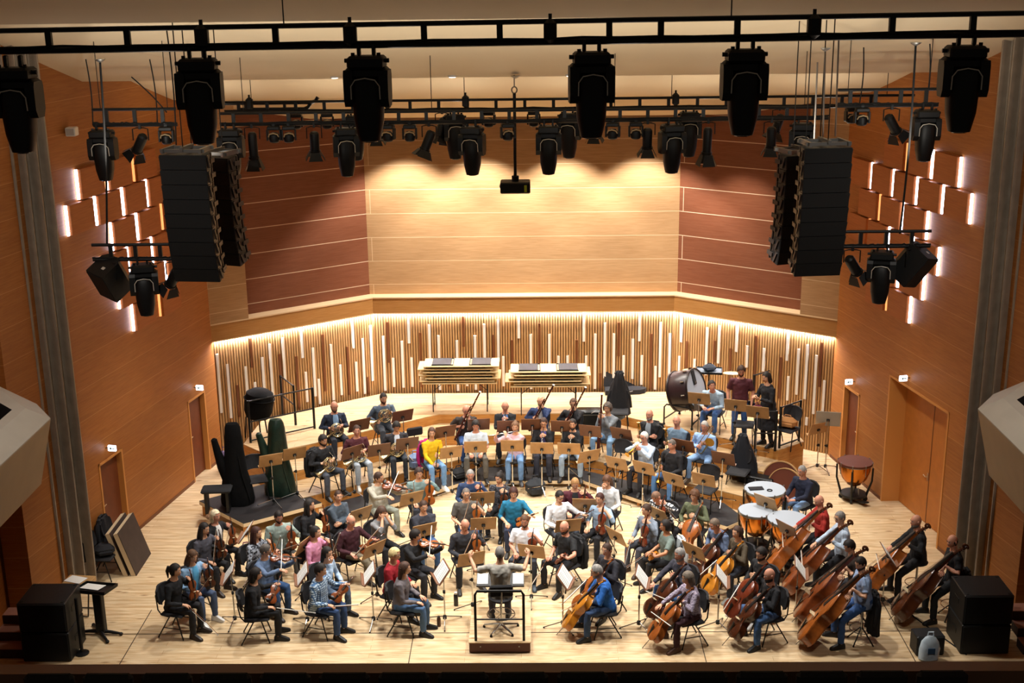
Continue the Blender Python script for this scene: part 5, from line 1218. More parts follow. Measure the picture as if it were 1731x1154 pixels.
# ================================================================== empty chairs, stools and coats
def coat(m, col, label, w=.5, h=.62, seedv=0, cat='jacket', peak=False):
    """a jacket hung over a chair back: body draped front and back, collar and two sleeves"""
    r = bpy.data.objects.new('jacket', None); COL.objects.link(r); r.matrix_world = m; tag(r, label, cat, 'jackets left on chairs')
    rnd = random.Random(seedv); M_ = fab('coat', col)
    b = MB(); rings = []
    for z, dy, k in (((.955, .0, .55), (.935, .05, .78), (.84, .065, .9), (.70, .07, .95), (.52, .08, 1.0), (.95-h, .10, 1.1)) if not peak else ((1.2, .0, .2), (1.17, .05, .34), (1.0, .09, .52), (.78, .11, .74), (.5, .14, .95), (.95-h, .17, 1.15))):
        rings.append([Vector((w/2*k*math.cos(2*math.pi*j/20), -.29+dy*1.0*math.sin(2*math.pi*j/20)+.018*math.sin(j*2.3+z*5), z+.02*rnd.random())) for j in range(20)])
    b.loft(rings[::-1]); b.obj('jacket_body', M_, r, True)
    for sx in (-1, 1):
        b = MB(); b.tube([(sx*w*.30, -.29, .90), (sx*w*.44, -.30, .80), (sx*w*.5, -.29, .58), (sx*w*.47, -.27, .42)] if not peak else [(sx*w*.12, -.29, 1.05), (sx*w*.3, -.33, .85), (sx*w*.48, -.34, .55), (sx*w*.55, -.33, .32)], [.045, .055, .05, .04], 8); b.obj('sleeve', M_, r, True)
    b = MB(); zc = .93 if not peak else 1.17; b.tube([(-.10, -.25, zc), (-.06, -.32, zc+.03), (.06, -.32, zc+.03), (.10, -.25, zc)], [.02, .028, .028, .02], 7); b.obj('collar', M_, r, True)
    return r
for q in PEOPLE:
    if q['coat']:
        if q['sit'] == 'stool': 
            m = q['root'] @ Matrix.Translation((0, .10, -.02))
        else: m = q['root'] @ Matrix.Translation((0, .03, -.02))
        coat(m, q['coat'], 'jacket hanging behind the '+q['who'], .46, .60 if q['sit'] == 'chair' else .72, q['seed'])
def empty_chair(xy, floor, h, label): CHAIR.make(place(xy[0], xy[1], floor, hd(h)), label, 'chair', 'orchestra chairs'); return place(xy[0], xy[1], floor, hd(h))
empty_chair((2.074, 25.976), .35, -35, 'empty black chair behind the white-haired trumpeter')
empty_chair((3.841, 24.908), .18, -32, 'empty black chair below the trombonist')
m = empty_chair((4.683, 25.869), .18, -25, 'chair under the big navy coat by the kettledrums')
coat(m, '#12141c', 'big navy coat over the chair by the kettledrums', .58, .7, 3, 'jacket', True)
m = empty_chair((2.219, 28.018), .83, -5, 'chair under the long dark coat on the top riser')
coat(m @ Matrix.Translation((0, .02, .12)), '#1c1a1c', 'long dark coat over a chair before the open case', .5, .78, 5, 'jacket', True)
empty_chair((5.9, 26.801), .83, -40, 'chair carrying the tan bag at the riser corner')
empty_chair((4.988, 27.104), .83, -15, 'empty chair beside the standing man in burgundy')
empty_chair((-5.72, 25.253), .33, 20, 'black chair on the harp platform between the covered harps')
empty_chair((-6.242, 22.191), 0, 70, 'spare chair tucked behind the curly-haired violinist') if False else None
g = (-2.399, 27.132); DSTOOL.make(place(g[0], g[1], .35, hd(25)), 'black swivel stool behind the oboist in yellow', 'stool')
m1 = empty_chair((-8.08, 22.25), 0, 86, 'left chair of the pair piled with coats near the curtain')
m2 = empty_chair((-7.98, 22.9), 0, 84, 'right chair of the pair piled with coats near the curtain')
coat(m1, '#101014', 'black coat on the left chair near the curtain', .5, .6, 8)
coat(m2, '#17161c', 'dark coat with hood on the right chair near the curtain', .5, .6, 9)

def bag(name, loc, d, col, label, rz=0, strap=True):
    r = empty(name, loc, rz, label, 'bag'); M_ = fab('bag', col)
    b = MB(); b.box((0, 0, d[2]/2), d, None, min(d)*.35); b.obj('bag_body', M_, r, True)
    b = MB(); b.box((0, -d[1]*.5, d[2]*.36), (d[0]*.7, d[1]*.2, d[2]*.42), None, min(d)*.12); b.obj('front_pocket', M_, r, True)
    if strap:
        b = MB(); b.tube([(-d[0]*.2, 0, d[2]*.97), (-d[0]*.14, 0, d[2]*1.2), (d[0]*.14, 0, d[2]*1.2), (d[0]*.2, 0, d[2]*.97)], .012, 6); b.obj('handle', M_, r, True)
    return r
bag('bag', (m1.translation.x+.05, m1.translation.y, .475), (.36, .3, .22), '#15161c', 'dark bundle of clothes on the seat of the left chair near the curtain', .4, False)
bag('bag', (m2.translation.x+.05, m2.translation.y, .475), (.34, .3, .30), '#1c1a20', 'dark bag on the seat of the right chair near the curtain', .2, False)
g = (0.264, 26.135); bag('backpack', (g[0], g[1], 0), (.42, .3, .38), '#1c1f24', 'dark bag on the floor before the middle black platform', .3)
g = (2.249, 29.005); bag('backpack', (g[0], g[1]-.32, .83), (.36, .22, .4), '#5f6d7c', 'grey-blue bag under the long dark coat')
g = (5.895, 26.79); bag('handbag', (g[0], g[1], 1.305), (.42, .22, .24), '#a5703c', 'tan handbag on the chair at the riser corner', -.5)
g = (-6.952, 27.228); bag('shopping_bag', (g[0], g[1]+.4, 0), (.36, .2, .5), '#6b5a7c', 'purple patterned bag behind the black harp', .2)
g = (-6.027, 26.03); bag('shopping_bag', (g[0]-.42, g[1]+.35, .33), (.4, .22, .36), '#3c3560', 'violet bag with white patch between the harps', .3)
g = (-5.526, 23.139); bag('handbag', (g[0], g[1], 0), (.3, .2, .24), '#5c2340', 'burgundy handbag on the floor by the left violins', .4)
g = (-2.454, 26.704); bag('backpack', (g[0], g[1]+.15, .35), (.3, .22, .36), '#7f96b8', 'pale blue bag behind the swivel stool', .2)
wb = [v for v in PEOPLE if 'woman in black coat' in v['who']][0]['root'] @ Vector((-.10, .40, 0))
bag('handbag', (wb.x, wb.y, .83+.80), (.26, .14, .26), '#5c1c34', 'burgundy bag in the hands of the woman in black coat', .6)
g = (-1.465, 26.654); bag('backpack', (g[0], g[1], .18), (.34, .24, .26), '#16161a', 'black bag on the low platform left of the flautist', .5)

# bottles on the floor
def bottle(xy, h, r, col, cap, label):
    o = empty('water_bottle', (xy[0], xy[1], 0), 0, label, 'bottle', 'bottles on the floor')
    b = MB(); b.lathe([(r*.9, 0), (r, .01), (r, h*.78), (r*.75, h*.86), (r*.6, h*.87)], 14); b.obj('bottle_body', mat('bottle'+col, col, .35), o, True)
    b = MB(); b.lathe([(r*.66, h*.86), (r*.7, h*.88), (r*.7, h*.99), (r*.5, h)], 12); b.obj('cap', mat('bottle'+cap, cap, .4), o, True)
bottle((-1.212, 21.024), .27, .042, '#1c1d20', '#d9d9d6', 'black thermos bottle with white cap left of the podium')
bottle((-1.474, 20.26), .2, .035, '#4a2a18', '#20160f', 'brown bottle at the foot of a stand left of the podium')

# ================================================================== podium, conductor's seat and desk
r = empty('conductor_podium', (-0.37, 19.335), 0, 'low wooden conductor podium with brown front at centre stage', 'podium')
b = MB(); b.box((0, .62, .1), (1.04, 1.24, .17)); b.obj('podium_base', mat('podium_brown', '#5a2a1a', .5), r)
b = MB(); b.box((0, .62, .1925), (1.06, 1.26, .015)); b.obj('podium_top', FLOORW, r)
for sx in (-.33, .33):
    b = MB(); b.lathe([(.012, 0), (.012, .006)], 10, Matrix.Translation((sx, -.002, .12)) @ Matrix.Rotation(R(90), 4, 'X')); b.obj('bolt', STEEL, r)
g = (-0.369, 19.4)
r = empty('podium_rail', (g[0], g[1], .2), 0, 'black tubular guard rail at the front edge of the podium', 'railing')
b = MB(); b.tube([(-.41, 0, 0), (-.41, 0, .86), (-.37, 0, .93), (.37, 0, .93), (.41, 0, .86), (.41, 0, 0)], .024, 10); b.obj('rail_frame', BLACK, r, True)
b = MB(); b.tube([(-.4, 0, .40), (.4, 0, .40)], .014, 8); b.obj('cross_bar', BLACK, r, True)
cq = [q for q in PEOPLE if q['pose'] == 'conduct'][0]
CST = Proto('conductor_stool'); SM = mat('chair_upholstery', '#1b1a1d', .85)
b = MB(); b.lathe([(.17, .58), (.21, .60), (.21, .63), (.17, .645), (.02, .65)], 18); CST.part('seat', b, SM)
b = MB(); b.box((0, -.24, .86), (.40, .06, .22), None, .03); CST.part('backrest', b, SM)
b = MB(); b.tube([(0, -.1, .59), (0, -.24, .62), (0, -.275, .75), (0, -.27, .86)], .016, 7); CST.part('back_support', b, STEEL)
b = MB(); b.tube([(0, 0, .1), (0, 0, .6)], .027, 10); CST.part('gas_post', b, CHROME)
b = MB(); b.tube([(.24*math.cos(k*math.pi/10), .24*math.sin(k*math.pi/10), .3) for k in range(20)], .011, 6, True)
for k in range(3): b.tube([(0, 0, .3), (.24*math.cos(k*2.09), .24*math.sin(k*2.09), .3)], .008, 5)
CST.part('foot_ring', b, CHROME)
for k in range(5):
    a = k*2*math.pi/5+.3; c, s = math.cos(a), math.sin(a)
    b = MB(); b.tube([(0, 0, .11), (c*.18, s*.18, .075), (c*.31, s*.31, .05)], [.024, .02, .015], 7); i = CST.part('leg', b, CHROME)
    b = MB(); b.lathe([(.02, 0), (.024, .01), (.018, .04)], 8, Matrix.Translation((c*.31, s*.31, 0))); CST.part('foot_glide', b, RUBBER, True, i)
CST.make(cq['root'], 'black conductor stool with chrome star base on the podium', 'stool')
# conductor's desk with open score
CD = Vector((-0.373, 20.437) + (0,))
r = empty('conductor_desk', (CD.x, CD.y, 0), 0, 'wide black conductor desk in front of the podium', 'music stand')
rot = Matrix.Rotation(R(22), 3, 'X')
b = MB(); b.box((0, 0, .82), (.84, .30, .016), rot, .006); b.obj('desk', BLACK, r)
b = MB(); b.box((0, -.145, .77), (.84, .03, .04), rot); b.obj('ledge', BLACK, r)
b = MB(); b.tube([(0, 0, .05), (0, 0, .81)], .02, 8); b.obj('pole', BLACK, r, True)
for k in range(3):
    a = R(90+120*k); b = MB(); b.tube([(0, 0, .1), (math.cos(a)*.32, math.sin(a)*.32, .015)], .014, 6); b.obj('leg', BLACK, r, True)
for sx, L in ((-1, 'left'), (1, 'right')):
    o = MB(); o.box((sx*.315, -.0, .834), (.19, .24, .012), rot); oo = o.obj('score', PAPER, None); oo.location = (CD.x, CD.y, 0)
    tag(oo, 'open white score lying on the %s half of the conductor desk' % L, 'sheet music', 'scores on the conductor desk')

# ================================================================== percussion
COPPER = mat('timpani_copper', '#c77a2c', .22, .9); HEAD = mat('drum_head', '#a3abb4', .6, spec=.3); BROWNLID = mat('timpani_lid', '#5c2a18', .6)
def timpani(xy, rad, h, label, rz, lid=None):
    r = empty('timpani', (xy[0], xy[1], 0), rz, label, 'kettledrum', 'kettledrums')
    b = MB(); b.lathe([(.05, h-.56*1.0), (rad*.45, h-.50), (rad*.75, h-.36), (rad*.92, h-.18), (rad*.955, h-.04), (rad*.955, h-.02)], 32); b.obj('bowl', COPPER, r, True)
    b = MB(); b.lathe([(rad*.93, h-.045), (rad*1.02, h-.045), (rad*1.02, h-.005), (rad*.95, h-.002)], 32, None, True); b.obj('hoop', STEEL, r, True)
    b = MB(); b.lathe([(rad*.98, h-.015), (rad*.985, h+.003), (.001, h+.004)], 32); b.obj('head' if not lid else 'lid', lid or HEAD, r, True)
    if lid:
        b = MB(); b.lathe([(rad*1.03, h-.03), (rad*1.03, h+.012), (.001, h+.014)], 32); b.obj('lid_rim', lid, r, True)
    for k in range(8):
        a = k*math.pi/4; c, s = math.cos(a), math.sin(a)
        b = MB(); b.tube([(c*rad*1.03, s*rad*1.03, h+.02), (c*rad*1.03, s*rad*1.03, h-.22)], .009, 6); b.ell((c*rad*1.03, s*rad*1.03, h+.02), (.018, .018, .014), 8, 4); b.obj('tuning_rod', STEEL, r, True)
    for k in range(4):
        a = k*math.pi/2+math.pi/4; c, s = math.cos(a), math.sin(a)
        b = MB(); b.tube([(c*rad*1.06, s*rad*1.06, h-.1), (c*rad*1.04, s*rad*1.04, h-.4), (c*rad*.8, s*rad*.8, .2), (c*rad*.72, s*rad*.72, .09)], [.02, .022, .026, .03], 8); i = b.obj('strut', BLACK, r, True)
        b = MB(); b.lathe([(.001, -.02), (.05, -.02), (.05, .02), (.001, .02)], 12, Matrix.Translation((c*rad*.72, s*rad*.72, .055)) @ Matrix.Rotation(a, 4, 'Z') @ Matrix.Rotation(R(90), 4, 'X')); b.obj('caster', RUBBER, r, True)
    b = MB(); b.lathe([(rad*.62, .1), (rad*.78, .11), (rad*.78, .16), (rad*.6, .17)], 20); b.obj('base_ring', BLACK, r, True)
    b = MB(); b.box((0, -rad*.9, .07), (.14, .3, .03), Matrix.Rotation(R(-12), 3, 'X'), .008); b.obj('pedal', BLACK, r)
    b = MB(); b.tube([(0, -rad*.5, .14), (0, -rad*.45, h-.55)], .014, 6); b.tube([(0, 0, .14), (0, 0, h-.53)], .03, 8); b.obj('pedal_rod', STEEL, r, True)
timpani((4.977, 24.305), .42, .88, 'rear white-topped kettledrum with sticks lying on it', .3)
timpani((4.634, 23.283), .36, .86, 'left front copper kettledrum with white head', .1)
timpani((5.165, 22.836), .40, .88, 'right front copper kettledrum nearest the basses', -.2)
timpani((7.188, 25.773), .36, .88, 'kettledrum with a brown lid standing alone by the right wall', .4, BROWNLID)
def laid(name, xyz, d, m, label, rz, cat):
    o = MB(); o.box((0, 0, d[2]/2), d, None, min(d)*.3); oo = o.obj(name, m, None, False); oo.location = xyz; oo.rotation_euler = (0, 0, rz); tag(oo, label, cat)
g = (4.794, 24.296); laid('stick_tray', (g[0], g[1], .886), (.30, .16, .02), BLKFAB, 'black felt stick tray on the rear kettledrum', .1, 'tray')
g = (5.055, 24.199); o = MB(); o.tube([(.05*math.cos(k*math.pi/8), .05*math.sin(k*math.pi/8), .01) for k in range(16)], .01, 6, True); oo = o.obj('damper_ring', BLKFAB, None, True); oo.location = (g[0], g[1], .885); tag(oo, 'black ring lying on the rear kettledrum', 'ring')
# bass drum on its cradle
g = (3.838, 28.473); r = empty('bass_drum', (g[0], g[1], .83), R(58), 'large dark bass drum tilted on a black stand, top riser', 'drum')
Mx = Matrix.Translation((0, 0, .80)) @ Matrix.Rotation(R(90-16), 4, 'X') @ Matrix.Rotation(0, 4, 'Z')
b = MB(); b.lathe([(.47, -.25), (.475, -.24), (.475, .24), (.47, .25)], 40, Mx); b.obj('shell', mat('drum_shell', '#2c1c1e', .35), r, True)
b = MB(); b.lathe([(.001, .245), (.465, .247), (.465, .255), (.001, .258)], 40, Mx); b.obj('drum_head', HEAD, r, True)
b = MB(); b.lathe([(.001, -.258), (.465, -.255), (.465, -.247), (.001, -.245)], 40, Mx); b.obj('drum_head', HEAD, r, True)
for z in (-.255, .255):
    b = MB(); b.lathe([(.465, z-.022), (.49, z-.022), (.49, z+.022), (.465, z+.022)], 40, Mx, True); b.obj('hoop', mat('drum_hoop', '#1d1516', .35), r, True)
for k in range(10):
    a = k*math.pi/5; b = MB(); b.box((0, 0, 0), (.05, .03, .09)); b.xf(Mx @ Matrix.Rotation(a, 4, 'Z') @ Matrix.Translation((.49, 0, .15))); b.box((0, 0, 0), (.001, .001, .001)); b.v = b.v[:8]; b.f = b.f[:6]; b.obj('lug', CHROME, r)
b = MB(); b.box((0, 0, 0), (.15, .34, .02), None, .006); b.xf(Mx @ Matrix.Translation((0, .28, .268))); b.obj('damper_pad', BLKFAB, r)
b = MB(); b.box((0, 0, 0), (.07, .05, .012)); b.xf(Mx @ Matrix.Translation((0, .16, .282))); b.obj('pad_badge', STEEL, r)
rs = empty('drum_stand', (g[0], g[1], .83), R(58), 'black tubular stand carrying the bass drum', 'stand')
for sx in (-1, 1):
    b = MB(); b.tube([(sx*.42, -.36, .03), (sx*.42, -.36, .45), (sx*.42, -.3, .52), (sx*.42, .3, .52), (sx*.42, .36, .45), (sx*.42, .36, .03)], .02, 8); b.obj('side_frame', BLACK, rs, True)
b = MB(); b.tube([(-.42, -.36, .15), (.42, -.36, .15)], .016, 6); b.tube([(-.42, .36, .15), (.42, .36, .15)], .016, 6); b.tube([(-.42, -.3, .47), (.42, .3, .47)], .012, 6); b.obj('cross_bar', BLACK, rs, True)
for sx in (-1, 1):
    for sy in (-1, 1): b = MB(); b.ell((sx*.42, sy*.36, .03), (.035, .035, .03), 8, 5); b.obj('caster', RUBBER, rs, True)
for i, dx in enumerate((-.14, .12)):
    o = MB(); o.tube([(-.17, 0, 0), (.06, 0, 0)], .011, 6); o.ell((.11, 0, 0), (.075, .055, .055), 12, 8); oo = o.obj('drum_beater', mat('felt_white', '#dcd8cc', .9), None, True)
    p = rs.matrix_basis @ Vector((-.3, 0, 0)); q = Matrix.Translation((g[0], g[1], .83)) @ Matrix.Rotation(R(58), 4, 'Z') @ Vector((-.05+dx*.2, -.44-.07*i, .56)); oo.location = q; oo.rotation_euler = (0, 0, R(20+i*25)); tag(oo, 'white felt beater on the bass drum stand, %s one' % ('upper', 'lower')[i], 'beater')
# cymbals on stands and the trap table
def cymbal(p, label):
    r = empty('cymbal_stand', (p[0], p[1], .83), 0, label, 'cymbal'); h = p[2]-.83
    b = MB(); b.lathe([(.2, -.004), (.14, .008), (.05, .018), (.035, .035), (.001, .04), (.001, .036), (.03, .03), (.05, .014), (.2, -.007)], 28, Matrix.Translation((0, 0, h)) @ Matrix.Rotation(R(-6), 4, 'X')); b.obj('cymbal', mat('cymbal_bronze', '#b5a780', .45, .3), r, True)
    b = MB(); b.tube([(0, 0, .3), (0, 0, h+.06)], .011, 7); b.obj('pole', CHROME, r, True)
    for k in range(3): a = k*2.09; b = MB(); b.tube([(0, 0, .4), (math.cos(a)*.28, math.sin(a)*.28, .02)], .01, 6); b.obj('leg', CHROME, r, True)
cymbal((4.052, 29.4, 1.833), 'suspended cymbal on a stand behind the bass drum')
cymbal((4.961, 29, 1.879), 'suspended cymbal on a stand beside the man in burgundy')
g = (4.452, 29.1, 1.895); r = empty('percussion_table', (g[0], g[1], .83), R(-8), 'small black trap table behind the bass drum', 'table'); h = g[2]-.83
b = MB(); b.box((0, 0, h), (.6, .45, .025)); b.obj('table_top', mat('table_grey', '#5c6670', .6), r)
b = MB()
for x, y, dx, dy in ((0, .225, .62, .02), (0, -.225, .62, .02), (.3, 0, .02, .45), (-.3, 0, .02, .45)): b.box((x, y, h+.012), (dx, dy, .05))
b.obj('table_rim', BLACK, r)
b = MB(); b.tube([(0, 0, .3), (0, 0, h)], .016, 8); b.obj('pole', BLACK, r, True)
for k in range(3): a = k*2.09; b = MB(); b.tube([(0, 0, .4), (math.cos(a)*.3, math.sin(a)*.3, .02)], .012, 6); b.obj('leg', BLACK, r, True)
bag('bag', (g[0], g[1], g[2]+.012), (.3, .2, .15), '#2c3440', 'dark blue bag lying on the trap table', .2)
# snare-like drums and stool gear beside the percussionist
g = (4.139, 27.969); r = empty('snare_drum', (g[0], g[1], .83), 0, 'grey covered drum on a low stand before the percussionist', 'drum')
b = MB(); b.lathe([(.17, .5), (.18, .5), (.18, .66), (.17, .67), (.001, .672)], 20); b.obj('shell', mat('drum_grey', '#5a5048', .6), r, True)
for k in range(3): a = k*2.09+.5; b = MB(); b.tube([(0, 0, .35), (math.cos(a)*.25, math.sin(a)*.25, .015)], .011, 6); b.obj('leg', BLACK, r, True)
b = MB(); b.tube([(0, 0, .3), (0, 0, .5)], .016, 8); b.obj('pole', BLACK, r, True)
# two tam-tams / brown discs leaning at the riser's right end
for i, (q, rad, L) in enumerate((((5.59, 25.442), .46, 'larger brown round lid with pale rim leaning by the riser'), ((5.641, 25.237), .42, 'smaller brown round lid leaning in front of the larger'))):
    r = empty('round_drum_cover', (q[0], q[1]+.22, rad+.005), R(-38), L, 'lid'); Mx = Matrix.Rotation(R(90-12), 4, 'X')
    b = MB(); b.lathe([(.001, -.012), (rad*.96, -.012), (rad*.96, .012), (.001, .014)], 40, Mx); b.obj('disc', BROWNLID, r, True)
    b = MB(); b.lathe([(rad*.95, -.02), (rad, -.02), (rad, .02), (rad*.95, .02)], 40, Mx, True); b.obj('rim', mat('lid_rim', '#b08a5c', .4), r, True)
# box with sticks on the low platform end
g = (4.895, 26.045); r = empty('equipment_case', (g[0]+.25, g[1]-.1, .18), R(-30), 'low black equipment case at the end of the right platform', 'case')
b = MB(); b.box((0, 0, .16), (.75, .42, .3), None, .03); b.obj('case_body', BLKFAB, r)
b = MB(); b.box((0, 0, .33), (.77, .44, .05), None, .02); b.obj('case_lid', BLACK, r)
b = MB(); b.tube([(-.1, -.22, .2), (-.08, -.25, .22), (.08, -.25, .22), (.1, -.22, .2)], .01, 6); b.obj('handle', STEEL, r, True)
# black glossy case standing behind the bassoons
g = (1.557, 28.499); r = empty('instrument_case', (g[0], g[1], .35), 0, 'tall black case standing behind the bassoonist in black sweater', 'case')
b = MB(); b.box((0, 0, .42), (.62, .3, .82), None, .05); b.obj('case_body', mat('case_black', '#0c0f10', .25), r, True)
b = MB(); b.box((0, -.155, .72), (.5, .012, .02)); b.obj('latch_bar', STEEL, r)
# open cello case against the wall
g = (2.558, 30.708); r = empty('instrument_case', (g[0], g[1], .83), R(4), 'open black instrument case on the riser by the slatted wall', 'case')
out = [(-.52, 0), (.35, 0), (.5, .08), (.55, .2), (.45, .3), (.2, .36), (-.1, .33), (-.35, .4), (-.5, .36)]
b = MB(); b.prism([(x, y-.2) for x, y in out], 0, .12); b.obj('case_tray', BLKFAB, r, True)
b = MB(); b.prism([(x, y) for x, y in out], -.06, .06); b.xf(Matrix.Translation((0, .2, .12)) @ Matrix.Rotation(R(82), 4, 'X')); b.obj('case_lid', BLKFAB, r, True)
b = MB(); b.tube([(.0, -.2, .1), (.05, -.24, .1), (.12, -.24, .1), (.17, -.2, .1)], .01, 6); b.obj('handle', STEEL, r, True)

# ================================================================== folded banquet tables stacked on two standing ones
TBL = mat('table_top_birch', '#d6b982', .5); TLEG = mat('table_leg', '#17161a', .45, .4)
FT = Proto('folding_table'); b = MB(); b.box((0, 0, 0), (1.83, .68, .028), None, .008); FT.part('table_top', b, TBL, False)
for sx in (-1, 1):
    b = MB(); b.tube([(sx*.72, -.27, .026), (sx*.2, -.27, .03), (sx*.2, .27, .03), (sx*.72, .27, .026)], .013, 6); b.box((sx*.48, 0, .028), (.46, .5, .03)); FT.part('folded_leg', b, TLEG, True)
ST = Proto('folding_table'); b = MB(); b.box((0, 0, .74), (1.83, .68, .028), None, .008); ST.part('table_top', b, TBL, False)
for sx in (-1, 1):
    for sy in (-1, 1): b = MB(); b.tube([(sx*.66, sy*.27, 0), (sx*.66, sy*.27, .72)], .014, 6); ST.part('leg', b, TLEG)
    b = MB(); b.tube([(sx*.66, -.27, .12), (sx*.66, .27, .12)], .011, 6); b.tube([(sx*.66, 0, .45), (sx*.35, 0, .72)], .009, 6); ST.part('leg_brace', b, TLEG)
for side, px, n, offs in (('left', (-1.549, 29.583), 6, (0, -.04, .05, -.05, .02, -.06, .03)), ('right', (0.602, 29.301), 5, (0, .05, -.08, -.03, .06, .0))):
    x, y = px[0], px[1]
    ST.make(place(x, y, .83, 0), 'folding table standing at the back wall under the %s stack' % side, 'table', 'stacked folding tables')
    wd = ['lowest', 'second lowest', 'third from below', 'fourth from below', 'fifth from below', 'topmost'] if n == 6 else ['lowest', 'second lowest', 'middle', 'second highest', 'topmost']
    for k in range(n):
        FT.make(place(x+offs[k+1]*1.6, y+.01*(-1)**k, .83+.74+.0285+.075*k+.03, 0) @ (Matrix.Rotation(math.pi, 4, 'Z') if k % 2 else Matrix.Identity(4)), 'folded table lying on the %s stack at the back wall, %s' % (side, wd[k]), 'table', 'stacked folding tables')

# ================================================================== harps under covers, bench, covered drum
def cover(name, m, rings, mt, label, cat):
    r = bpy.data.objects.new(name, None); COL.objects.link(r); r.matrix_world = m; tag(r, label, cat); return r
g = (-5.978, 24.622)
HARP = mat('harp_cover_black', '#09090a', .9, 0, .3, 6, spec=.15, bump=.3, bscale=12); HARPG = mat('harp_cover_green', '#16291f', .38, 0, .3, 6, bump=.35, bscale=14)
def harp(xy, rz, mt, label, hgt=1.75):
    r = empty('covered_harp', (xy[0], xy[1], .33), rz, label, 'harp')
    b = MB(); rings = []
    for z, x0, x1, d in ((0, -.28, .40, .24), (.10, -.29, .42, .25), (.35, -.27, .38, .23), (.75, -.2, .30, .2), (1.15, -.15, .26, .18), (1.5, -.12, .24, .16), (hgt-.10, -.10, .22, .14), (hgt-.02, -.07, .18, .10), (hgt, .0, .12, .04)):
        rings.append([Vector(((x0+x1)/2+(x1-x0)/2*math.cos(2*math.pi*j/22)*(1+.03*math.sin(j*3+z*4)), d*math.sin(2*math.pi*j/22)*(1+.08*math.sin(j*5+z*3)), z)) for j in range(22)])
    b.loft(rings); b.obj('cover_body', mt, r, True)
    b = MB(); b.tube([(-.10, 0, .5), (-.2, 0, .85), (-.28, .0, 1.15), (-.34, 0, hgt-.36), (-.345, 0, hgt-.33)], [.12, .12, .085, .065, .03], 12); b.obj('neck_cover', mt, r, True)
    b = MB(); b.tube([(.33, -.2, .12), (.2, -.19, .7), (.1, -.13, 1.4)], .012, 6); b.obj('cover_seam', mt, r, True)
harp((-6.136, 24.995), R(8), HARP, 'tall harp under a black cloth cover on the left platform', 1.82)
harp((-5.326, 25.526), R(-4), HARPG, 'tall harp under a shiny dark green cover', 1.72)
g = (-6.401, 24.574); r = empty('harp_bench', (g[0], g[1], .33), R(5), 'black padded bench at the corner of the harp platform', 'bench')
b = MB(); b.box((0, 0, .5), (.62, .36, .08), None, .03); b.obj('seat', BLKFAB, r, True)
for sx in (-1, 1):
    b = MB(); b.box((sx*.22, 0, .23), (.06, .26, .46)); b.obj('leg', BLACK, r)
# covered round object on the riser's left end
g = (-6.227, 27.672); r = empty('covered_drum', (g[0], g[1]+.1, .83), 0, 'round drum under a black cover standing at the left riser end', 'drum')
b = MB(); b.lathe([(.05, .42), (.26, .46), (.33, .62), (.34, .85), (.31, 1.05), (.2, 1.12), (.001, 1.14)], 24); b.xf(Matrix.Rotation(R(8), 4, 'Y')); b.obj('cover_body', HARP, r, True)
b = MB(); b.tube([(.35*math.cos(k*math.pi/12), .35*math.sin(k*math.pi/12), .92) for k in range(24)], .014, 6, True); b.xf(Matrix.Rotation(R(8), 4, 'Y')); b.obj('cover_band', HARP, r, True)
for k in range(4):
    a = k*math.pi/2+.6; b = MB(); b.tube([(math.cos(a)*.22, math.sin(a)*.22, .5), (math.cos(a)*.27, math.sin(a)*.27, .0)], .018, 6); b.obj('leg', BLACK, r, True)

# ================================================================== railings at the ends of the top riser
def railing(pts, h, mids, label, diag=None):
    base = pts[0]; r = empty('railing', (base[0], base[1], .83), 0, label, 'railing')
    P3 = [Vector((x-base[0], y-base[1], 0)) for x, y in pts]
    for p in P3: b = MB(); b.box((p.x, p.y, h/2), (.05, .05, h)); b.obj('post', BLACK, r)
    for p, q in zip(P3, P3[1:]):
        for z in [h-.02]+mids:
            b = MB(); b.tube([p+UP*z, q+UP*z], .017, 6); b.obj('rail_bar', BLACK, r, True)
    if diag:
        for i, j, z0, z1 in diag: b = MB(); b.tube([P3[i]+UP*z0, P3[j]+UP*z1], .017, 6); b.obj('handrail', BLACK, r, True)
railing([(-6.256, 27.287), (-4.935, 28.203)], 1.02, [.05, .5], 'black railing along the left end of the top riser')
railing([(-5.882, 29.22), (-5.428, 28.456)], 1.0, [.5], 'short black railing behind the left end of the top riser')
railing([(5.156, 26.57), (5.601, 26.562)], .95, [.42], 'black railing at the front corner of the right riser end')
railing([(5.727, 26.742), (6.251, 27.179)], .98, [.05], 'black railing along the right end of the top riser')
railing([(5.509, 28.993), (5.997, 29.413)], 1.0, [.5], 'black railing behind the woman in black coat')
# steps up to the riser behind the left railing
for i, (px, z) in enumerate(((455, .55), (470, .28))): pass

# ================================================================== left wing: leaning panels, lectern, speakers, steps
for i, (x, L) in enumerate(((-7.63, 'rear dark riser panel with pale edge leaning near the left wall'), (-7.475, 'front dark riser panel with pale edge leaning near the left wall'))):
    r = empty('riser_panel', (x, 22.28, 0), 0, L, 'panel', 'panels leaning near the left wall')
    rot = Matrix.Rotation(R(-17), 3, 'Y'); c = rot @ Vector((-.055, .48, .47))+Vector((0, 0, .0))
    b = MB(); b.box(c, (.09, .98, .94), rot); b.obj('panel_frame', mat('platform_edge', '#d8c3a0', .5), r)
    b = MB(); b.box(c+rot @ Vector((.05, 0, 0)), (.012, .985, .945), rot); b.obj('panel_face', mat('panel_brown', '#3a2c26', .6, 0, .2, 5), r)
g = (-7.441, 20.013); r = empty('lectern', (g[0], g[1], 0), R(-10), 'black pedestal lectern with papers near the left stage edge', 'lectern')
rot = Matrix.Rotation(R(-8), 3, 'X')
b = MB(); b.box((0, 0, .88), (.58, .46, .03), rot, .01); b.obj('desk_top', BLACK, r)
b = MB()
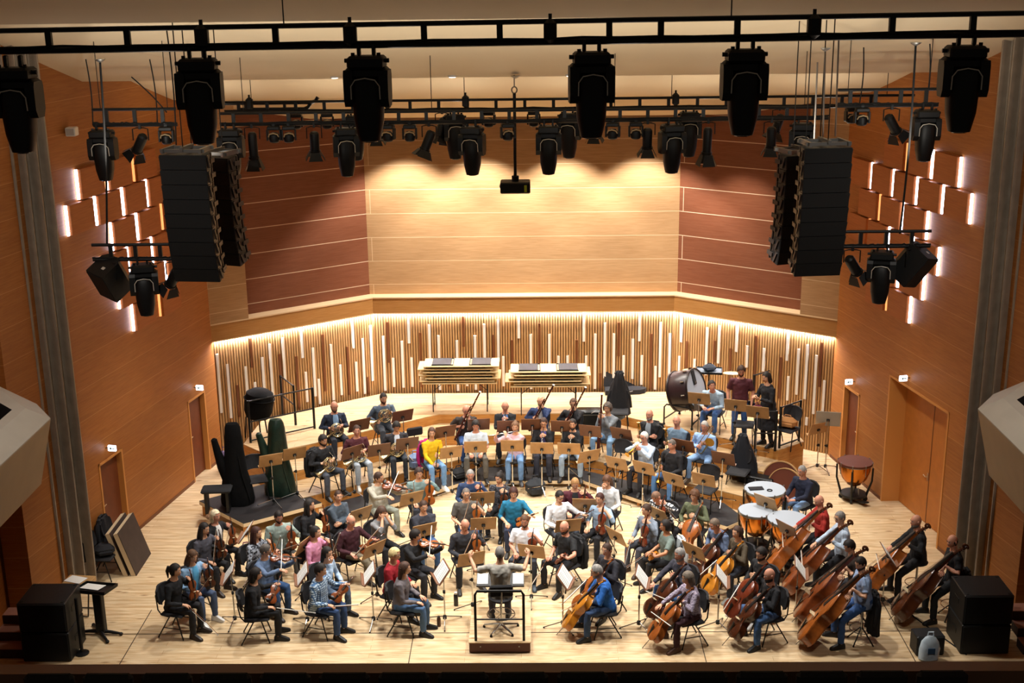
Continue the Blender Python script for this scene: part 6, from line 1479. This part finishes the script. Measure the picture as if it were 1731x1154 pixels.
for x, y, dx, dy in ((0, .23, .6, .02), (0, -.23, .6, .02), (.29, 0, .02, .46), (-.29, 0, .02, .46)): b.box(rot @ Vector((x, y, 0))+Vector((0, 0, .91)), (dx, dy, .05), rot)
b.obj('desk_rim', BLACK, r)
b = MB(); b.box((.02, .02, .46), (.17, .12, .82), None, .02); b.obj('column', BLACK, r)
for k in range(4):
    a = R(25+90*k+(20 if k % 2 else -20)); b = MB(); b.tube([(0, 0, .07), (math.cos(a)*.2, math.sin(a)*.2, .06), (math.cos(a)*.38, math.sin(a)*.36, .035)], [.04, .03, .022], 8); i = b.obj('leg', BLACK, r, True)
    b = MB(); b.ell((math.cos(a)*.38, math.sin(a)*.36, .03), (.035, .035, .03), 8, 5); b.obj('caster', RUBBER, r, True)
o = MB(); o.box((0, 0, 0), (.36, .26, .006), None, .001); oo = o.obj('paper_sheet', PAPER, None); oo.location = (g[0]-.06, g[1]+.05, .905); oo.rotation_euler = (R(-8), 0, R(-14)); tag(oo, 'white paper lying on the black lectern', 'paper', None)
o = MB(); o.box((0, 0, 0), (.3, .05, .012), None, .003); oo = o.obj('blue_folder', mat('folder_blue', '#3a4aa0', .5), None); oo.location = (g[0]+.02, g[1]-.13, .888); oo.rotation_euler = (R(-8), 0, R(-8)); tag(oo, 'blue folder along the lower edge of the lectern', 'folder')
g = (-8.028, 20.814); r = empty('side_table', (g[0], g[1], 0), R(-6), 'small wooden table behind the lectern at the left wing', 'table')
b = MB(); b.box((0, 0, .62), (.5, .34, .1), None, .01); b.obj('table_top', mat('desk_wood', '#9a6c3d', .42), r)
b = MB(); b.tube([(-.22, 0, .57), (-.22, .14, .02), (.18, .16, .02), (.22, 0, .57)], .014, 6); b.obj('leg', BLACK, r, True)
b = MB(); b.tube([(-.22, -.1, .57), (-.22, -.16, .02), (.18, -.16, .02), (.22, -.1, .57)], .014, 6); b.obj('leg', BLACK, r, True)
o = MB(); o.box((0, 0, 0), (.34, .24, .006)); oo = o.obj('paper_sheet', PAPER, None); oo.location = (g[0]-.05, g[1]-.02, .676); oo.rotation_euler = (0, 0, R(-20)); tag(oo, 'white paper lying on the small wooden table', 'paper')
SPK = mat('speaker_black', '#111213', .5, 0, .2, 20); GRILL = mat('speaker_grille', '#0b0c0c', .7)
def sub(xyz, rz, d, label):
    r = empty('subwoofer', xyz, rz, label, 'loudspeaker', 'stacked subwoofers'); w, dp, h = d
    b = MB(); b.box((0, dp/2, h/2), (w, dp, h), None, .015); b.obj('cabinet', SPK, r)
    b = MB(); b.box((0, -.008, h/2), (w*.95, .02, h*.93), None, .006); b.obj('front_grille', GRILL, r)
    for sx in (-1, 1): b = MB(); b.box((sx*w/2, dp*.5, h*.55), (.012, .22, .1), None, .004); b.obj('side_handle', BLACK, r)
    for sx in (-1, 1):
        for y in (.06, dp-.06): b = MB(); b.box((sx*(w/2-.06), y, h+.004), (.05, .05, .008)); b.obj('stacking_foot', RUBBER, r)
for side, g, rz in (('left', (-8.045, 19.077), 0), ('right', (7.808, 19.219), 0)):
    x, y = g[0], g[1]
    sub((x, y+.02, 0), R(rz), (.82, .74, .54), 'lower black subwoofer of the stack at the %s stage corner' % side)
    sub((x, y+.02, .55), R(rz), (.82, .74, .54), 'upper black subwoofer of the stack at the %s stage corner' % side)
# cable trunk upright next to the left stack
g = (-7.575, 19.209); r = empty('cable_trunk', (g[0]+.03, g[1]+.15, 0), 0, 'narrow black upright post beside the left subwoofers', 'post')
b = MB(); b.tube([(0, 0, 0), (0, 0, 1.05)], .03, 8); b.obj('post_tube', BLACK, r, True)
b = MB(); b.lathe([(.12, 0), (.12, .02), (.03, .04)], 14); b.obj('post_base', BLACK, r, True)
# steps at the stage corners
STEPW = mat('step_edge', '#9c6a58', .6)
for side, xx, in ((-1, -8.75), (1, 8.75)):
    r = empty('stage_steps', (xx, 19.2, 0), 0, 'dark steps at the %s stage corner' % ('left' if side < 0 else 'right'), 'steps')
    for k in range(3):
        b = MB(); b.box((0, .16+.3*k, .08+.16*k), (.6, .3, .16)); i = b.obj('step', DARKW, r)
        b = MB(); b.box((0, .16+.3*k, .165+.16*k), (.6, .28, .012)); b.obj('tread', STEPW, r)
# bag on a small monitor at right
g = (6.885, 19.187); r = empty('stage_monitor', (g[0], g[1], 0), R(4), 'small black monitor speaker at the front right of the stage', 'loudspeaker')
b = MB(); b.box((0, .16, .18), (.48, .32, .36), None, .02); b.obj('cabinet', SPK, r)
b = MB(); b.box((0, -.006, .18), (.44, .014, .31)); b.obj('front_grille', GRILL, r)
r = empty('plastic_bag', (g[0]-.06, g[1]+.0, 0), 0, 'crumpled white and blue plastic bag leaning on the small monitor', 'bag')
b = MB(); b.lathe([(.10, 0), (.17, .03), (.18, .2), (.15, .34), (.09, .42), (.05, .45)], 18); 
b.v = [(x*(1+.13*noise.noise(Vector((x*9, y*9, z*9)))), y*.55*(1+.13*noise.noise(Vector((x*9+5, y*9, z*9)))) - .13, z+.02*noise.noise(Vector((x*7, y*7, z*7+3)))) for x, y, z in b.v]
b.obj('bag_body', mat('bag_plastic', '#cfe0ec', .35, 0, .2, 9), r, True)
b = MB(); b.tube([(-.05, -.13, .43), (-.04, -.13, .52), (.04, -.13, .52), (.05, -.13, .43)], .012, 6); b.obj('bag_handle', mat('bag_plastic', '#cfe0ec', .35), r, True)
b = MB(); b.box((0, -.235, .22), (.12, .008, .1)); b.obj('bag_print', mat('bag_print', '#3f5d7c', .5), r)
# floor cable to the basses
o = MB(); g = (4.699, 20.596); o.tube([(6.9, 20.9, .012), (7.0, 20.5, .012), (7.15, 20.1, .012), (7.35, 19.6, .012), (7.5, 19.2, .012)], .012, 6); oo = o.obj('floor_cable', RUBBER, None, True); tag(oo, 'dark cable running across the floor at the front right', 'cable')
# wall boxes
g = (-8.261, 23.304, 8.436); r = empty('wall_speaker', g, 0, 'small white box mounted high on the left wall', 'loudspeaker')
b = MB(); b.box((.1, -.02, 0), (.18, .2, .16), None, .015); b.obj('housing', mat('white_plastic', '#e8e4dc', .5), r)
b = MB(); b.box((.1, -.125, 0), (.14, .01, .12)); b.obj('front_grille', mat('grille_pale', '#b9b3a8', .6), r)
g = (7.66, 26.31, 7.349); r = empty('wall_sensor', g, 0, 'small white sensor box high on the right wall', 'sensor')
b = MB(); b.box((-.03, 0, 0), (.06, .09, .12), None, .01); b.obj('housing', mat('white_plastic', '#e8e4dc', .5), r)
b = MB(); b.ell((-.06, -.02, .0), (.02, .02, .02), 8, 5); b.obj('lens', EBONY, r, True)

# ================================================================== lighting bars, lamps, loudspeakers in the air
RIG = mat('rig_black', '#0e0f10', .5, .2); RIGM = mat('rig_metal', '#2a2826', .4, .6); RIMW = mat('lamp_rim', '#d8d2c4', .3)
CHN = mat('chain_steel', '#a9a49a', .35, .9)
LENSM = mat('lamp_lens', '#30343a', .1)
def truss(p0, p1, dz, rungs, label, y):
    x0, z0, x1, z1 = p0[0], p0[2], p1[0], p1[2]; z0 = z1 = (z0+z1)/2
    r = empty('lighting_truss', ((x0+x1)/2, y, z0), 0, label, 'lighting truss', None); h = (x1-x0)/2
    for z, n, rad in ((0, 'lower_tube', .032), (dz, 'upper_tube', .026)):
        b = MB(); b.tube([(-h, 0, z), (h, 0, z)], rad, 8); b.obj(n, RIG, r, True)
    for x in rungs:
        b = MB(); b.box((x-(x0+x1)/2, 0, dz/2), (.06, .05, dz)); b.obj('rung', RIG, r)
    b = MB(); n = 40; b.tube([(-h+2*h*k/n, -.03, .035+.02*noise.noise(Vector((k*.7, y, 1)))) for k in range(n+1)], .014, 5); b.obj('cable_run', RUBBER, r, True)
    up_ = {13: 1.9, 22.5: 1.0, 24.6: .75, 21.5: 1.3, 20.0: 0}.get(y, 0)
    if up_:
        for t in (-.92, -.3, .3, .92) if h > 3 else (-.8, .8):
            b = MB(); b.tube([(h*t, 0, dz), (h*t, 0, dz+up_)], .007, 5); b.obj('hanger', RUBBER, r, True)
    return r
# moving head, origin at the bar it hangs from
MH = Proto('moving_head_lamp')
for sx in (-.075, .075):
    b = MB(); b.box((sx, 0, -.02), (.035, .07, .12), None, .01); MH.part('clamp', b, RIG)
b = MB(); b.box((0, 0, -.145), (.36, .30, .13), None, .025); MH.part('base', b, RIG)
for sx in (-1, 1):
    b = MB(); b.tube([(sx*.17, 0, -.13), (sx*.225, 0, -.13)], .022, 8); MH.part('handle', b, RIG)
    b = MB(); b.tube([(sx*.13, -.05, -.09), (sx*.13, -.05, -.05)], .02, 8); MH.part('lock_knob', b, RIG)
for sx in (-1, 1):
    b = MB(); pr = [(-.11, -.22), (.11, -.22), (.13, -.27), (.13, -.50), (.08, -.58), (-.08, -.58), (-.13, -.50), (-.13, -.27)]
    b.loft([[Vector((x, y, z)) for y, z in (pr if True else pr)] for x in (sx*.13 if sx > 0 else -.225, .225 if sx > 0 else -.13)]); MH.part('yoke_arm', b, RIG, False)
b = MB(); b.box((0, .02, -.25), (.43, .22, .12), None, .03); MH.part('yoke_top', b, RIG)
b = MB(); rings = []
for z, rx, ry in ((-.93, .085, .085), (-.925, .105, .105), (-.86, .12, .12), (-.74, .145, .145), (-.55, .155, .165), (-.38, .155, .165), (-.31, .135, .14), (-.29, .10, .10)):
    rings.append(ringy(Vector((0, 0, z)), rx, ry, Vector((1, 0, 0)), Vector((0, 1, 0)), 18, 3.0))
b.loft(rings); MH.part('head', b, RIG)
b = MB(); b.lathe([(.001, -.945), (.075, -.94), (.09, -.925)], 16); MH.part('lens', b, LENSM)
b = MB(); b.tube([(-.145, -.15, -.50), (-.143, -.16, -.37), (-.10, -.165, -.31), (0, -.168, -.292), (.10, -.165, -.31), (.143, -.16, -.37), (.145, -.15, -.50)], .0065, 6); MH.part('rim', b, RIMW)
# fresnel with barn doors
def fresnel(name, tilt, az, length=.34, rad=.085):
    p = Proto(name)
    b = MB(); b.box((0, 0, -.02), (.04, .06, .1)); p.part('clamp', b, RIG)
    b = MB(); b.tube([(-.13, 0, -.26), (-.13, 0, -.07), (-.06, 0, -.05), (.06, 0, -.05), (.13, 0, -.07), (.13, 0, -.26)], .011, 6); p.part('yoke', b, RIG)
    M_ = Matrix.Translation((0, 0, -.27)) @ Matrix.Rotation(R(az), 4, 'Z') @ Matrix.Rotation(R(tilt), 4, 'X')
    b = MB(); b.lathe([(rad*.6, .13), (rad*.95, .10), (rad, .06), (rad, -length*.6), (rad*1.12, -length*.62), (rad*1.12, -length*.7)], 16, M_); b.box((0, 0, 0), (.001, .001, .001)); b.v = b.v[:-8]; b.f = b.f[:-6]; p.part('lamp_body', b, RIG)
    b = MB(); b.lathe([(.001, -length*.71), (rad, -length*.705)], 14, M_); p.part('lens', b, LENSM)
    b = MB(); b.lathe([(rad*1.14, -length*.6), (rad*1.2, -length*.6), (rad*1.2, -length*.66), (rad*1.14, -length*.66)], 16, M_); p.part('gel_frame', b, RIGM)
    for k in range(4):
        b = MB(); w = rad*1.1
        b.add([M_ @ Matrix.Rotation(k*math.pi/2, 4, 'Z') @ Vector(v) for v in ((-w*.8, w, -length*.7), (w*.8, w, -length*.7), (w*1.35, w*1.75, -length*1.08), (-w*1.35, w*1.75, -length*1.08), (-w*.8, w+.006, -length*.7), (w*.8, w+.006, -length*.7), (w*1.35, w*1.75+.006, -length*1.08), (-w*1.35, w*1.75+.006, -length*1.08))],
              [(0, 1, 2, 3), (7, 6, 5, 4), (0, 4, 5, 1), (1, 5, 6, 2), (2, 6, 7, 3), (3, 7, 4, 0)]); p.part('barn_door', b, RIG, False)
    return p
FR = [fresnel('fresnel_lamp', 8, 0), fresnel('fresnel_lamp', 38, 55), fresnel('fresnel_lamp', 38, -60), fresnel('profile_lamp', 4, 0, .50, .08), fresnel('fresnel_lamp', 24, 120)]
SP = Proto('small_moving_head')
b = MB(); b.box((0, 0, -.015), (.05, .06, .06)); SP.part('clamp', b, RIG)
b = MB(); b.box((0, 0, -.07), (.22, .16, .07), None, .015); SP.part('base', b, RIG)
for sx in (-1, 1): b = MB(); b.box((sx*.115, 0, -.19), (.03, .12, .2), None, .01); SP.part('yoke_arm', b, RIG)
b = MB(); b.lathe([(.06, -.33), (.085, -.31), (.095, -.25), (.09, -.19), (.05, -.15)], 16); SP.part('head', b, RIG)
b = MB(); b.tube([(-.09, -.06, -.22), (-.07, -.085, -.175), (0, -.095, -.155), (.07, -.085, -.175), (.09, -.06, -.22)], .012, 6); SP.part('rim', b, mat('lamp_rim_warm', '#b7a07c', .4))
HO = Proto('chain_hoist')
b = MB(); b.box((0, 0, -.11), (.13, .13, .24), None, .04); HO.part('hoist_body', b, RIG)
b = MB(); b.tube([(0, 0, 0), (0, 0, .06)], .02, 6); HO.part('hook', b, RIG)

Y1 = 13.0
t1 = truss((-7.4, 13, 10.47), (7.4, 13, 10.47), .2, [(-4.585, 13, 10.607)[0], (-3.795, 13, 10.598)[0], (-2.309, 13, 10.582)[0], (-0.827, 13, 10.565)[0], (-0.073, 13, 10.556)[0], (1.015, 13, 10.544)[0], (1.526, 13, 10.538)[0], (2.282, 13, 10.53)[0], (3.808, 13, 10.513)[0], (4.602, 13, 10.504)[0]], 'long black ladder truss closest to the viewer, across the top', Y1); t1.rotation_euler = (0, -.0054, 0); t1.location.z = 10.485
for i, px in enumerate(((-3.111, 13, 10.475)[0], (-1.41, 13, 10.456)[0], (0.84, 13, 10.431)[0], (2.367, 13, 10.443)[0], (4.552, 13, 10.476)[0])):
    MH.make(place(px, Y1, 10.465+.0054*px, [.1, -.05, .06, 0, -.08][i]), 'large moving head lamp on the front truss, %s' % ('leftmost in full view', 'second from left', 'in the middle right of centre', 'second from right', 'rightmost')[i], 'stage lamp', 'moving heads on the front truss')
MH.make(place(-4.97, Y1, 10.38, 0), 'large moving head lamp cut by the left edge of the view', 'stage lamp', 'moving heads on the front truss')
for i, px in enumerate(((-3.049, 13, 10.59)[0], (-1.564, 13, 10.573)[0], (0.428, 13, 10.579)[0], (3.038, 13, 10.607)[0])):
    HO.make(place(px, Y1, 10.70+.0054*px, 0), 'black chain hoist between the tubes of the front truss, %s' % ('leftmost', 'second from left', 'second from right', 'rightmost')[i], 'hoist', 'hoists on the front truss')

def rail_xs(x0, x1, n): return [x0+(x1-x0)*(k+.5)/n for k in range(n)]
Y2, Y3 = 22.5, 24.6
a, b_ = (-5.242, 22.5, 8.658), (5.424, 22.5, 8.589)
truss(a, b_, .19, rail_xs(a[0], b_[0], 22), 'long black ladder truss over the stage carrying most lamps', Y2); Z2 = (a[2]+b_[2])/2
a, b_ = (-5.647, 24.6, 8.612), (7.519, 24.6, 8.608)
truss(a, b_, .19, rail_xs(a[0], b_[0], 24), 'black ladder truss farther back over the stage', Y3); Z3 = (a[2]+b_[2])/2
a, b_ = (-7.14, 21.5, 8.763), (-5.722, 21.5, 8.729)
truss(a, b_, .26, rail_xs(a[0], b_[0], 3), 'short black ladder truss at the upper left beside the wall', 21.5); ZL_ = (a[2]+b_[2])/2
a, b_ = (5.328, 21.5, 8.908), (6.999, 21.5, 8.968)
truss(a, b_, .26, rail_xs(a[0], b_[0], 4), 'short black ladder truss at the upper right beside the wall', 21.5); ZR_ = (a[2]+b_[2])/2
ORD = ['first', 'second', 'third', 'fourth', 'fifth', 'sixth', 'seventh', 'eighth', 'ninth', 'tenth', 'eleventh', 'twelfth', 'thirteenth', 'fourteenth']
def hang(pr, xs, y, z, noun, where, cat='stage lamp', grp=None):
    xs = sorted(xs)
    for i, x in enumerate(xs):
        rnk = ORD[i]+' from left' if i <= len(xs)/2 else (ORD[len(xs)-1-i]+' from right')
        p_ = pr[i % len(pr)] if isinstance(pr, list) else pr
        p_.make(place(x, y, z, .25*math.sin(i*2.1)), '%s on %s, %s' % (noun, where, rnk if len(xs) > 1 else 'the only one'), cat, grp or noun+'s on '+where)
X2 = lambda *q: [v[0] for v in q]
hang(MH, X2((-3.041, 22.5, 8.635), (-0.814, 22.5, 8.633), (0.535, 22.5, 8.639), (2.708, 22.5, 8.648), (-5.077, 22.5, 8.625), (4.986, 22.5, 8.675)), Y2, Z2, 'moving head lamp', 'the main stage truss')
hang(MH, X2((-1.237, 24.6, 8.566), (0.959, 24.6, 8.543), (3.263, 24.6, 8.564), (-3.144, 24.6, 8.586)), Y3, Z3, 'moving head lamp', 'the rear truss')
hang([FR[3], FR[0], FR[4], FR[0]], X2((-4.688, 22.5, 8.652), (-3.593, 22.5, 8.641), (-1.563, 22.5, 8.62), (2.274, 22.5, 8.621), (3.329, 22.5, 8.621), (4.443, 22.5, 8.63)), Y2, Z2, 'barn door lamp', 'the main stage truss')
hang([FR[0], FR[4]], X2((-2.746, 24.6, 8.582), (-1.475, 24.6, 8.568), (1.446, 24.6, 8.538), (4.972, 24.6, 8.613)), Y3, Z3, 'barn door lamp', 'the rear truss')
hang(SP, X2((-4.302, 22.5, 8.648), (-4.042, 22.5, 8.646), (-1.906, 22.5, 8.634), (-0.181, 22.5, 8.626), (1.664, 22.5, 8.628), (2.067, 22.5, 8.624), (-2.291, 22.5, 8.638)), Y2, Z2, 'small moving head lamp', 'the main stage truss')
hang(SP, X2((-4.281, 24.6, 8.598), (-3.689, 24.6, 8.592), (-0.58, 24.6, 8.559), (0.281, 24.6, 8.55), (6.344, 24.6, 8.576)), Y3, Z3, 'small moving head lamp', 'the rear truss')
hang(MH, X2((-7.02, 21.5, 8.762)), 21.5, ZL_, 'moving head lamp', 'the short upper left truss'); hang([FR[1]], X2((-6.36, 21.5, 8.755)), 21.5, ZL_, 'tilted barn door lamp', 'the short upper left truss'); hang(SP, X2((-5.92, 21.5, 8.751)), 21.5, ZL_, 'small moving head lamp', 'the short upper left truss')
hang(MH, X2((6.825, 21.5, 8.951)), 21.5, ZR_, 'moving head lamp', 'the short upper right truss'); hang([FR[2]], X2((6.238, 21.5, 8.938)), 21.5, ZR_, 'tilted barn door lamp', 'the short upper right truss'); hang(SP, X2((5.749, 21.5, 8.923)), 21.5, ZR_, 'small moving head lamp', 'the short upper right truss')
for i, (q, z) in enumerate((((-2.513, 24.6, 8.747), Z3+.27), ((-1.017, 24.6, 8.765), Z3+.27), ((2.989, 24.6, 8.689), Z3+.27), ((-5.161, 24.6, 8.719), Z3+.27))): HO.make(place(q[0], Y3, z, 0), 'small hoist above the rear truss, %s' % ('second from left', 'third from left', 'rightmost', 'leftmost')[i], 'hoist', 'hoists above the rear truss')
# air duct like pipe run between the bars at the left
r = empty('pipe_run', (-4.85, 24.66, 8.777), 0, 'double black pipe run above the rear truss at left', 'pipe')
for z, x0, x1 in ((0, -.95, .95), (-.12, -.5, .8)): b = MB(); b.tube([(x0, 0, z), (x1-.08, 0, z), (x1, 0, z+.03), (x1+.05, 0, z+.10)], .035, 8); b.obj('pipe', RIG, r, True)
for x in (-.4, .35): b = MB(); b.box((x, 0, -.06), (.05, .06, .2)); b.obj('pipe_bracket', RIG, r)

# small side bars with two lamps and a box speaker
MONI = Proto('hanging_speaker')
b = MB(); b.tube([(-.23, 0, -.30), (-.23, 0, -.04), (.23, 0, -.04), (.23, 0, -.30)], .014, 6); MONI.part('yoke', b, RIG)
b = MB(); poly = [(-.2, -.16), (.2, -.16), (.2, .2), (0.12, .28), (-.12, .28), (-.2, .2)]; b.prism(poly, -.3, .3); b.xf(Matrix.Translation((0, 0, -.34)) @ Matrix.Rotation(R(32), 4, 'X') @ Matrix.Rotation(R(14), 4, 'Y')); MONI.part('cabinet', b, SPK, False)
b = MB(); b.box((0, -.166, 0), (.38, .014, .56)); b.xf(Matrix.Translation((0, 0, -.34)) @ Matrix.Rotation(R(32), 4, 'X') @ Matrix.Rotation(R(14), 4, 'Y')); MONI.part('front_grille', b, GRILL, False)
b = MB(); b.box((.05, .0, .302), (.06, .05, .006)); b.xf(Matrix.Translation((0, 0, -.34)) @ Matrix.Rotation(R(32), 4, 'X') @ Matrix.Rotation(R(14), 4, 'Y')); MONI.part('badge', b, RIMW, False)
for side, YS, q in (('left', 20.0, ((-6.757, 20, 6.772), (-5.558, 20, 6.761), (-6.641, 20, 6.771), (-6.066, 20, 6.766), (-5.558, 20, 6.761))), ('right', 20.0, ((5.266, 20, 6.839), (6.483, 20, 6.905), (6.355, 20, 6.868), (5.829, 20, 6.854), (5.35, 20, 6.839)))):
    z = (q[0][2]+q[1][2])/2
    truss((q[0][0]-.1, 0, z), (q[1][0]+.1, 0, z), .24, rail_xs(q[0][0], q[1][0], 3), 'short black bar with lamps hanging below the %s speaker array' % side, YS)
    MONI.make(place(q[2][0], YS, z, R(-40 if side == 'left' else 40)), 'black box speaker hanging on the low %s bar' % side, 'loudspeaker')
    MH.make(place(q[3][0], YS, z, R(15 if side == 'left' else -15)), 'moving head lamp on the low %s bar' % side, 'stage lamp')
    FR[1 if side == 'left' else 2].make(place(q[4][0], YS, z, 0), 'barn door lamp on the low %s bar next to the speaker array' % side, 'stage lamp')

# ---- line arrays
CAB = mat('array_cabinet', '#161718', .45); 
def array(p, rz, n, label, w=.74, h=.228, d=.42):
    r = empty('line_array', p, rz, label, 'loudspeaker')
    y = z = 0; ang = 0
    b = MB()
    for sx in (-1, 1): b.box((sx*.3, d/2, .06), (.04, d*1.3, .07))
    b.box((0, .02, .06), (w*.95, .04, .05)); b.box((0, d, .06), (w*.95, .04, .05)); b.box((0, d/2, .09), (.05, d*1.2, .06)); b.obj('rigging_frame', STEEL, r)
    for yy in (.05, d): b = MB(); b.tube([(0, yy, .08), (0, yy, 10.55-p[2] if yy < .1 else 10.4-p[2])], .009, 6); b.obj('suspension_chain', RIGM, r, True)
    M = Matrix.Translation((0, 0, 0))
    for k in range(n):
        ang = R(.6+.9*k) if k else 0
        M = M @ Matrix.Rotation(ang*.42, 4, 'X')
        b = MB(); poly = [(-w/2, 0), (w/2, 0), (w/2*.98, d*.5), (w/2*.72, d), (-w/2*.72, d), (-w/2*.98, d*.5)]
        b.prism(poly, -h+.006, -.004); b.xf(M); i = b.obj('cabinet', CAB, r)
        b = MB(); b.box((0, -.006, -h/2), (w*.98, .014, h*.95)); b.xf(M); b.obj('front_grille', GRILL, i)
        for sx in (-1, 1):
            b = MB(); b.box((sx*(w/2+.012), .07, -h/2), (.02, .035, h*.8), Matrix.Rotation(R(18), 3, 'X')); b.box((sx*(w/2+.004), .25, -h/2), (.02, .16, h*.3)); b.box((sx*(w/2*.9), d*.72, -h*.5), (.03, .03, h*.95))
            b.xf(M); b.obj('side_bracket', mat('array_bracket', '#4a423e', .45, .4), i)
        M = M @ Matrix.Translation((0, 0, -h))
    return r
array((-5.079, 19.3, 8.534), R(-6), 9, 'front line array of black loudspeakers hanging at left')
array((-4.99, 20.5, 8.326), R(-20), 8, 'second line array partly hidden behind the left one')
array((4.718, 19.3, 8.543), R(6), 9, 'front line array of black loudspeakers hanging at right')
array((4.653, 20.5, 8.268), R(20), 8, 'second line array partly hidden behind the right one')
# ---- projector on its pole
g = (-0.072, 23.5, 7.278); r = empty('projector', g, 0, 'black projector hanging on a long pole at centre', 'projector')
b = MB(); b.box((0, .2, 0), (.56, .42, .21), None, .02); b.obj('projector_body', SPK, r)
b = MB(); b.tube([(0, .2, .09), (0, .2, .20)], .07, 10); b.obj('mount_plate', BLACK, r, True)
b = MB(); b.tube([(0, .2, .18), (0, .2, 1.72)], .03, 10); b.obj('pole', BLACK, r, True)
b = MB(); b.tube([(.05*math.cos(k*math.pi/5), 2e-1, 1.78+.06*math.sin(k*math.pi/5)) for k in range(10)], .014, 6, True); b.tube([(0, .2, 1.84), (0, .2, 2.05)], .012, 6); b.obj('hook', STEEL, r, True)
b = MB(); b.box((.19, -.012, -.01), (.05, .006, .13)); b.obj('yellow_sticker', mat('sticker_yellow', '#b9cf3c', .5), r)
b = MB(); b.tube([(-.2, .1, .09), (-.27, .1, .1), (-.29, .1, .02), (-.26, .1, -.06)], .01, 6); b.obj('cable', RUBBER, r, True)
b = MB(); b.lathe([(.05, 0), (.055, -.03), (.04, -.035)], 14, Matrix.Translation((-.1, -.0, .0)) @ Matrix.Rotation(R(90), 4, 'X')); b.obj('lens', LENSM, r, True)
# ---- chains and cables from the ceiling
def line(a, b, rad, name, label, m=None, sag=0):
    a, b = Vector(a), Vector(b); o = MB()
    o.tube([a.lerp(b, t/8)+Vector((sag*math.sin(math.pi*t/8), 0, 0)) for t in range(9)], rad, 6); oo = o.obj(name, m or RUBBER, None, True); tag(oo, label, 'cable' if 'cable' in name else 'chain', 'hanging lines'); return oo
for i, (a, b) in enumerate((((-7.156, 21.5, 9.836), (-7.152, 21.5, 8.743)), ((-6.091, 21.5, 9.824), (-6.058, 21.5, 8.772)), ((-6.423, 20, 9.901), (-6.606, 20, 7.024)), ((5.706, 21.5, 9.885), (5.69, 21.5, 8.924)), ((6.785, 21.5, 9.93), (6.802, 21.5, 8.99)), ((6.113, 20, 10.011), (6.086, 20, 7.072)), ((-6.424, 21.5, 9.539), (-5.882, 21.5, 8.947)), ((-5.35, 20, 10.404), (-5.212, 19.5, 8.661)))):
    L = ('left of the short upper left truss', 'right end of the short upper left truss', 'down to the low left bar', 'left end of the short upper right truss', 'right end of the short upper right truss', 'down to the low right bar', 'slanting to the short upper left truss', 'down to the left line array')[i]
    line(a, b, .011 if i not in (2, 5) else .017, 'hanging_cable', 'thin black cable hanging from the ceiling, '+L, None, .03)
for i, (a, b) in enumerate((((4.672, 19.7, 9.966), (4.711, 19.7, 8.652)), ((4.765, 20.6, 9.719), (4.778, 20.6, 8.462)), ((4.817, 19.5, 10.182), (4.853, 19.5, 8.694)))):
    line(a, b, .014, 'hoist_chain', ('steel chain above the right line arrays, second from left', 'steel chain above the right line arrays, leftmost', 'steel chain above the right line arrays, rightmost')[i], CHN)
for i, q in enumerate(((4.728, 19.5, 10.2), (4.672, 19.7, 9.974), (-6.422, 20, 9.91), (6.112, 20, 10.02), (-0.052, 23.7, 9.293))):
    r = empty('ceiling_rose', (q[0], q[1], q[2]+.02), 0, 'small metal cable outlet on the ceiling, %s' % ('above the front right array', 'left of the outlet above the right array', 'at the upper left', 'at the upper right', 'above the projector pole')[i], 'outlet', 'ceiling outlets')
    b = MB(); b.lathe([(.02, -.05), (.07, -.02), (.09, .0)], 12); b.obj('cup', STEEL, r, True)
